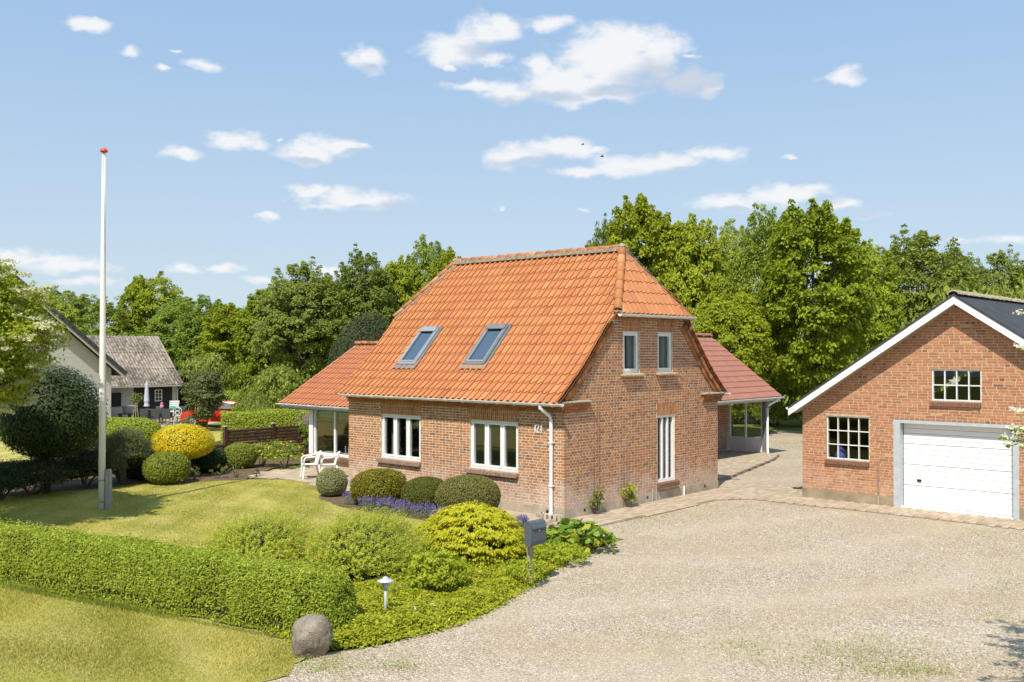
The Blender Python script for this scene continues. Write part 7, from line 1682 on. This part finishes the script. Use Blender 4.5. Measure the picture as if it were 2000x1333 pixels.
TR = [(18, 74, 585, 75, 1, 'green tree showing above the dark tiled roof ridge of the white house'),
      (110, 70, 572, 62, 1, 'tall loose tree rising behind the white house gable'),
      (190, 84, 588, 70, 1, 'low broad tree behind the flagpole, over the barn ridge'),
      (285, 88, 546, 56, 3, 'pale domed maple standing taller behind the barn'),
      (345, 76, 592, 62, 1, 'mid green tree beside the domed maple, towards the lean-to'),
      (405, 72, 588, 64, 1, 'rounded tree behind the barn end and lean-to'),
      (466, 68, 592, 66, 0, 'dense green tree over the red car'),
      (528, 62, 556, 66, 0, 'bright tree with two tops where the belt begins to rise'),
      (588, 58, 528, 74, 2, 'pale loose-leaved tree rising behind the neighbours hedge'),
      (655, 60, 538, 70, 0, 'broad green tree behind the lawn-side wing roof'),
      (712, 58, 506, 62, 2, 'tall pale tree with feathery top beyond the lawn-side wing ridge'),
      (768, 60, 500, 56, 0, 'tall bright tree touching the far hip of the orange roof'),
      (832, 61, 478, 60, 1, 'tallest tree beyond the far hip of the orange roof'),
      (898, 60, 488, 56, 0, 'green tree just above the far end of the orange ridge'),
      (1010, 64, 520, 70, 1, 'tree hidden mostly behind the main ridge'),
      (1100, 60, 505, 60, 1, 'tree behind the ridge near its hipped end'),
      (1178, 54, 450, 48, 2, 'small feathery tree top showing at the hipped ridge end'),
      (1268, 50, 380, 88, 0, 'tall green oak rising behind the hipped gable'),
      (1340, 49, 420, 66, 0, 'green oak crown leaning out from the tall oak behind the gable'),
      (1430, 58, 450, 62, 1, 'olive green tree set back between the two tall groups'),
      (1500, 51, 425, 70, 1, 'dense tree above the porch wing'),
      (1588, 45, 392, 105, 0, 'biggest bright green oak between the house and the garage'),
      (1668, 50, 470, 74, 0, 'green oak flank reaching over the garage verge'),
      (1425, 44, 560, 80, 0, 'low bushy tree directly behind the porch roof'),
      (1790, 62, 468, 88, 2, 'windblown willow-like tree behind the garage apex'),
      (1880, 66, 505, 60, 2, 'pale windblown tree over the felt roof near the apex'),
      (1955, 70, 506, 60, 2, 'pale windblown tree far along the garage ridge'),
      (2040, 68, 500, 66, 1, 'tree at the far end of the garage roof'),
      (-40, 66, 560, 70, 0, 'tree behind the white-flowering tree')]
for i, (u, D, yt, hw, k, lb) in enumerate(TR):
    p = at_depth(u, 700, D); z = CAM[2]+(684.6-yt)*D/FPX; rw = hw*D/FPX; base = [3.5, 3.4, 3.1, 3.6][k]; sx = rw/base*1.12; sz = z/10.0*0.985
    if not used[k]:
        used[k] = True; o = tmpl[k]; o.location = (p[0], p[1], 0); o.rotation_euler = (0, 0, i*1.7); o.scale = (sx, sx, sz); o['label'] = lb
    else: clone(tmpl[k], (p[0], p[1], 0), i*1.7, (sx, sx, sz), lb)
# undergrowth in front of the trunks
ub = [loose_bush('undergrowth_bush', 'x', (0, 0, 0), 1.0, 1.0, 1.0, 110, 60, 0.085, 'leaf_mid', cat='bush', group='undergrowth bushes', seed=320, crad=0.26, aspect=0.6),
      loose_bush('undergrowth_bush', 'x', (0, 0, 0), 1.0, 1.0, 1.0, 110, 60, 0.085, 'leaf_pale', cat='bush', group='undergrowth bushes', seed=321, crad=0.26, aspect=0.6)]
ubu = [False, False]
UB = [(405, 60, 695, 50, 1, 'sunlit bush behind the lean-to roof'), (372, 62, 730, 40, 0, 'bush at the barn end over the lean-to'), (545, 49, 718, 56, 1, 'large rounded bush behind the neighbours hedge'), (492, 46, 768, 36, 1, 'leafy shrub rising above the clipped hedge'),
      (455, 54, 765, 40, 0, 'bush beside the red car roof'), (600, 50, 745, 46, 0, 'bush at the lawn-side wing eave'), (505, 44, 790, 26, 1, 'upright leafy shrub in front of the clipped hedge'), (575, 43.6, 800, 30, 1, 'leafy shrub growing out of the hedge by the lilac'),
      (440, 66, 720, 60, 0, 'shaded undergrowth bush below the dense tree'), (520, 66, 700, 60, 0, 'shaded undergrowth bush below the two-topped tree'), (600, 62, 690, 60, 0, 'shaded undergrowth bush below the pale loose-leaved tree'), (680, 62, 680, 60, 0, 'shaded bush behind the lawn-side wing ridge'),
      (1515, 50, 790, 40, 0, 'bush at the far gravel edge beside the porch post'), (1480, 52, 770, 40, 0, 'bush seen through the porch screen'), (1440, 52, 770, 40, 0, 'bush behind the porch wall end'), (1575, 50, 775, 40, 0, 'bush at the far gravel edge beside the garage corner'), (1650, 52, 740, 70, 0, 'bush hidden behind the garage wall'),
      (1420, 58, 690, 70, 0, 'dark bush under the trees behind the porch roof'), (1520, 57, 690, 70, 0, 'dark bush under the biggest oak'), (320, 80, 650, 60, 0, 'bush under the domed maple'), (240, 80, 655, 60, 0, 'bush over the middle of the barn ridge'), (150, 76, 640, 60, 0, 'bush between the white house and the barn ridge'), (60, 74, 640, 70, 0, 'bush behind the white house roof'),
      (1850, 60, 560, 90, 1, 'bush behind the garage ridge near the apex'), (1970, 62, 560, 80, 1, 'bush behind the far garage ridge')]
for i, (u, D, yt, hw, k, lb) in enumerate(UB):
    p = at_depth(u, 700, D); z = max(0.8, CAM[2]+(684.6-yt)*D/FPX); rw = hw*D/FPX; sc3 = (rw*1.05, rw*1.05, z)
    if not ubu[k]: ubu[k] = True; o = ub[k]; o.location = (p[0], p[1], 0); o.scale = sc3; o.rotation_euler = (0, 0, i); o['label'] = lb
    else: clone(ub[k], (p[0], p[1], 0), i*1.3, sc3, lb)
# dark clipped yew behind the left wing
p = at_depth(716, 700, 39); ball_bush('dark_yew', 'dark green yew rising behind the lawn-side wing roof', (p[0], p[1], 0), 1.5, 1.5, 4.9, 26000, 0.11, 'leaf_conifer', cat='tree', seed=331, amp=0.2, fuzz=0.06, aspect=0.35)
# far woodland that closes the view
g = np.random.default_rng(340); C = []
for u in np.arange(-420, 2450, 16):
    D = 96+g.uniform(-6, 10); p = at_depth(u, 684, D)
    for k in range(5): C.append((p[0]+g.normal(0, 2), p[1]+g.normal(0, 2), g.uniform(0.5, 1)*((3.3 if u < 560 else 4.2)+0.8*math.sin(u*0.013)+g.uniform(-0.6, 0.8))))
C = np.array(C); P, nr, idx = clump_pts(g, C, g.uniform(0.7, 1.5, len(C)), 34, 0.8)
P[:, 2] = np.maximum(P[:, 2], 0.05)
o = leaves('far_woodland', P, nr, 0.42, 'leaf_mid', None, seed=341, aspect=0.7, rnd=g.beta(2, 3, len(P))); tag(o, 'distant belt of trees closing the view beyond the gardens', 'woodland', kind='stuff')
# two birds in flight
for (u, v, D, s, lb) in ((1138, 282.5, 90, 1.0, 'small dark bird in flight, higher of the two below the big cloud'), (1175.5, 306, 90, 1.25, 'small dark bird in flight, lower of the two, gliding with spread wings')):
    p = at_depth(u, v, D); t = thing('bird', lb, 'bird', tuple(p), 'birds in flight'); m = MB(); k = 0.16*s; A = np.array((CR[0], CR[1], 0.0)); Z = np.array((0, 0, 1.0)); B = np.array((CF[0], CF[1], 0.0))
    m.tube([p-A*k*0.9, p-A*k*0.3, p+A*k*0.5, p+A*k*0.95], [0.004, 0.05*s, 0.045*s, 0.012], 8); m.add([p-A*k*0.9, p-A*k*1.5+B*0.05, p-A*k*1.5-B*0.05], [(0, 1, 2)]); body = m.build('body', 'feather', t, smooth=True)
    for sg in (-1, 1):
        m = MB(); m.add([p+A*k*0.35, p-A*k*0.25, p-A*k*0.15+B*sg*k*1.0+Z*k*0.45, p+A*k*0.5+B*sg*k*0.9+Z*k*0.5, p-A*k*0.5+B*sg*k*2.0+Z*k*0.35], [(0, 1, 2, 3), (3, 2, 4)]); m.build('wing', 'feather', t)
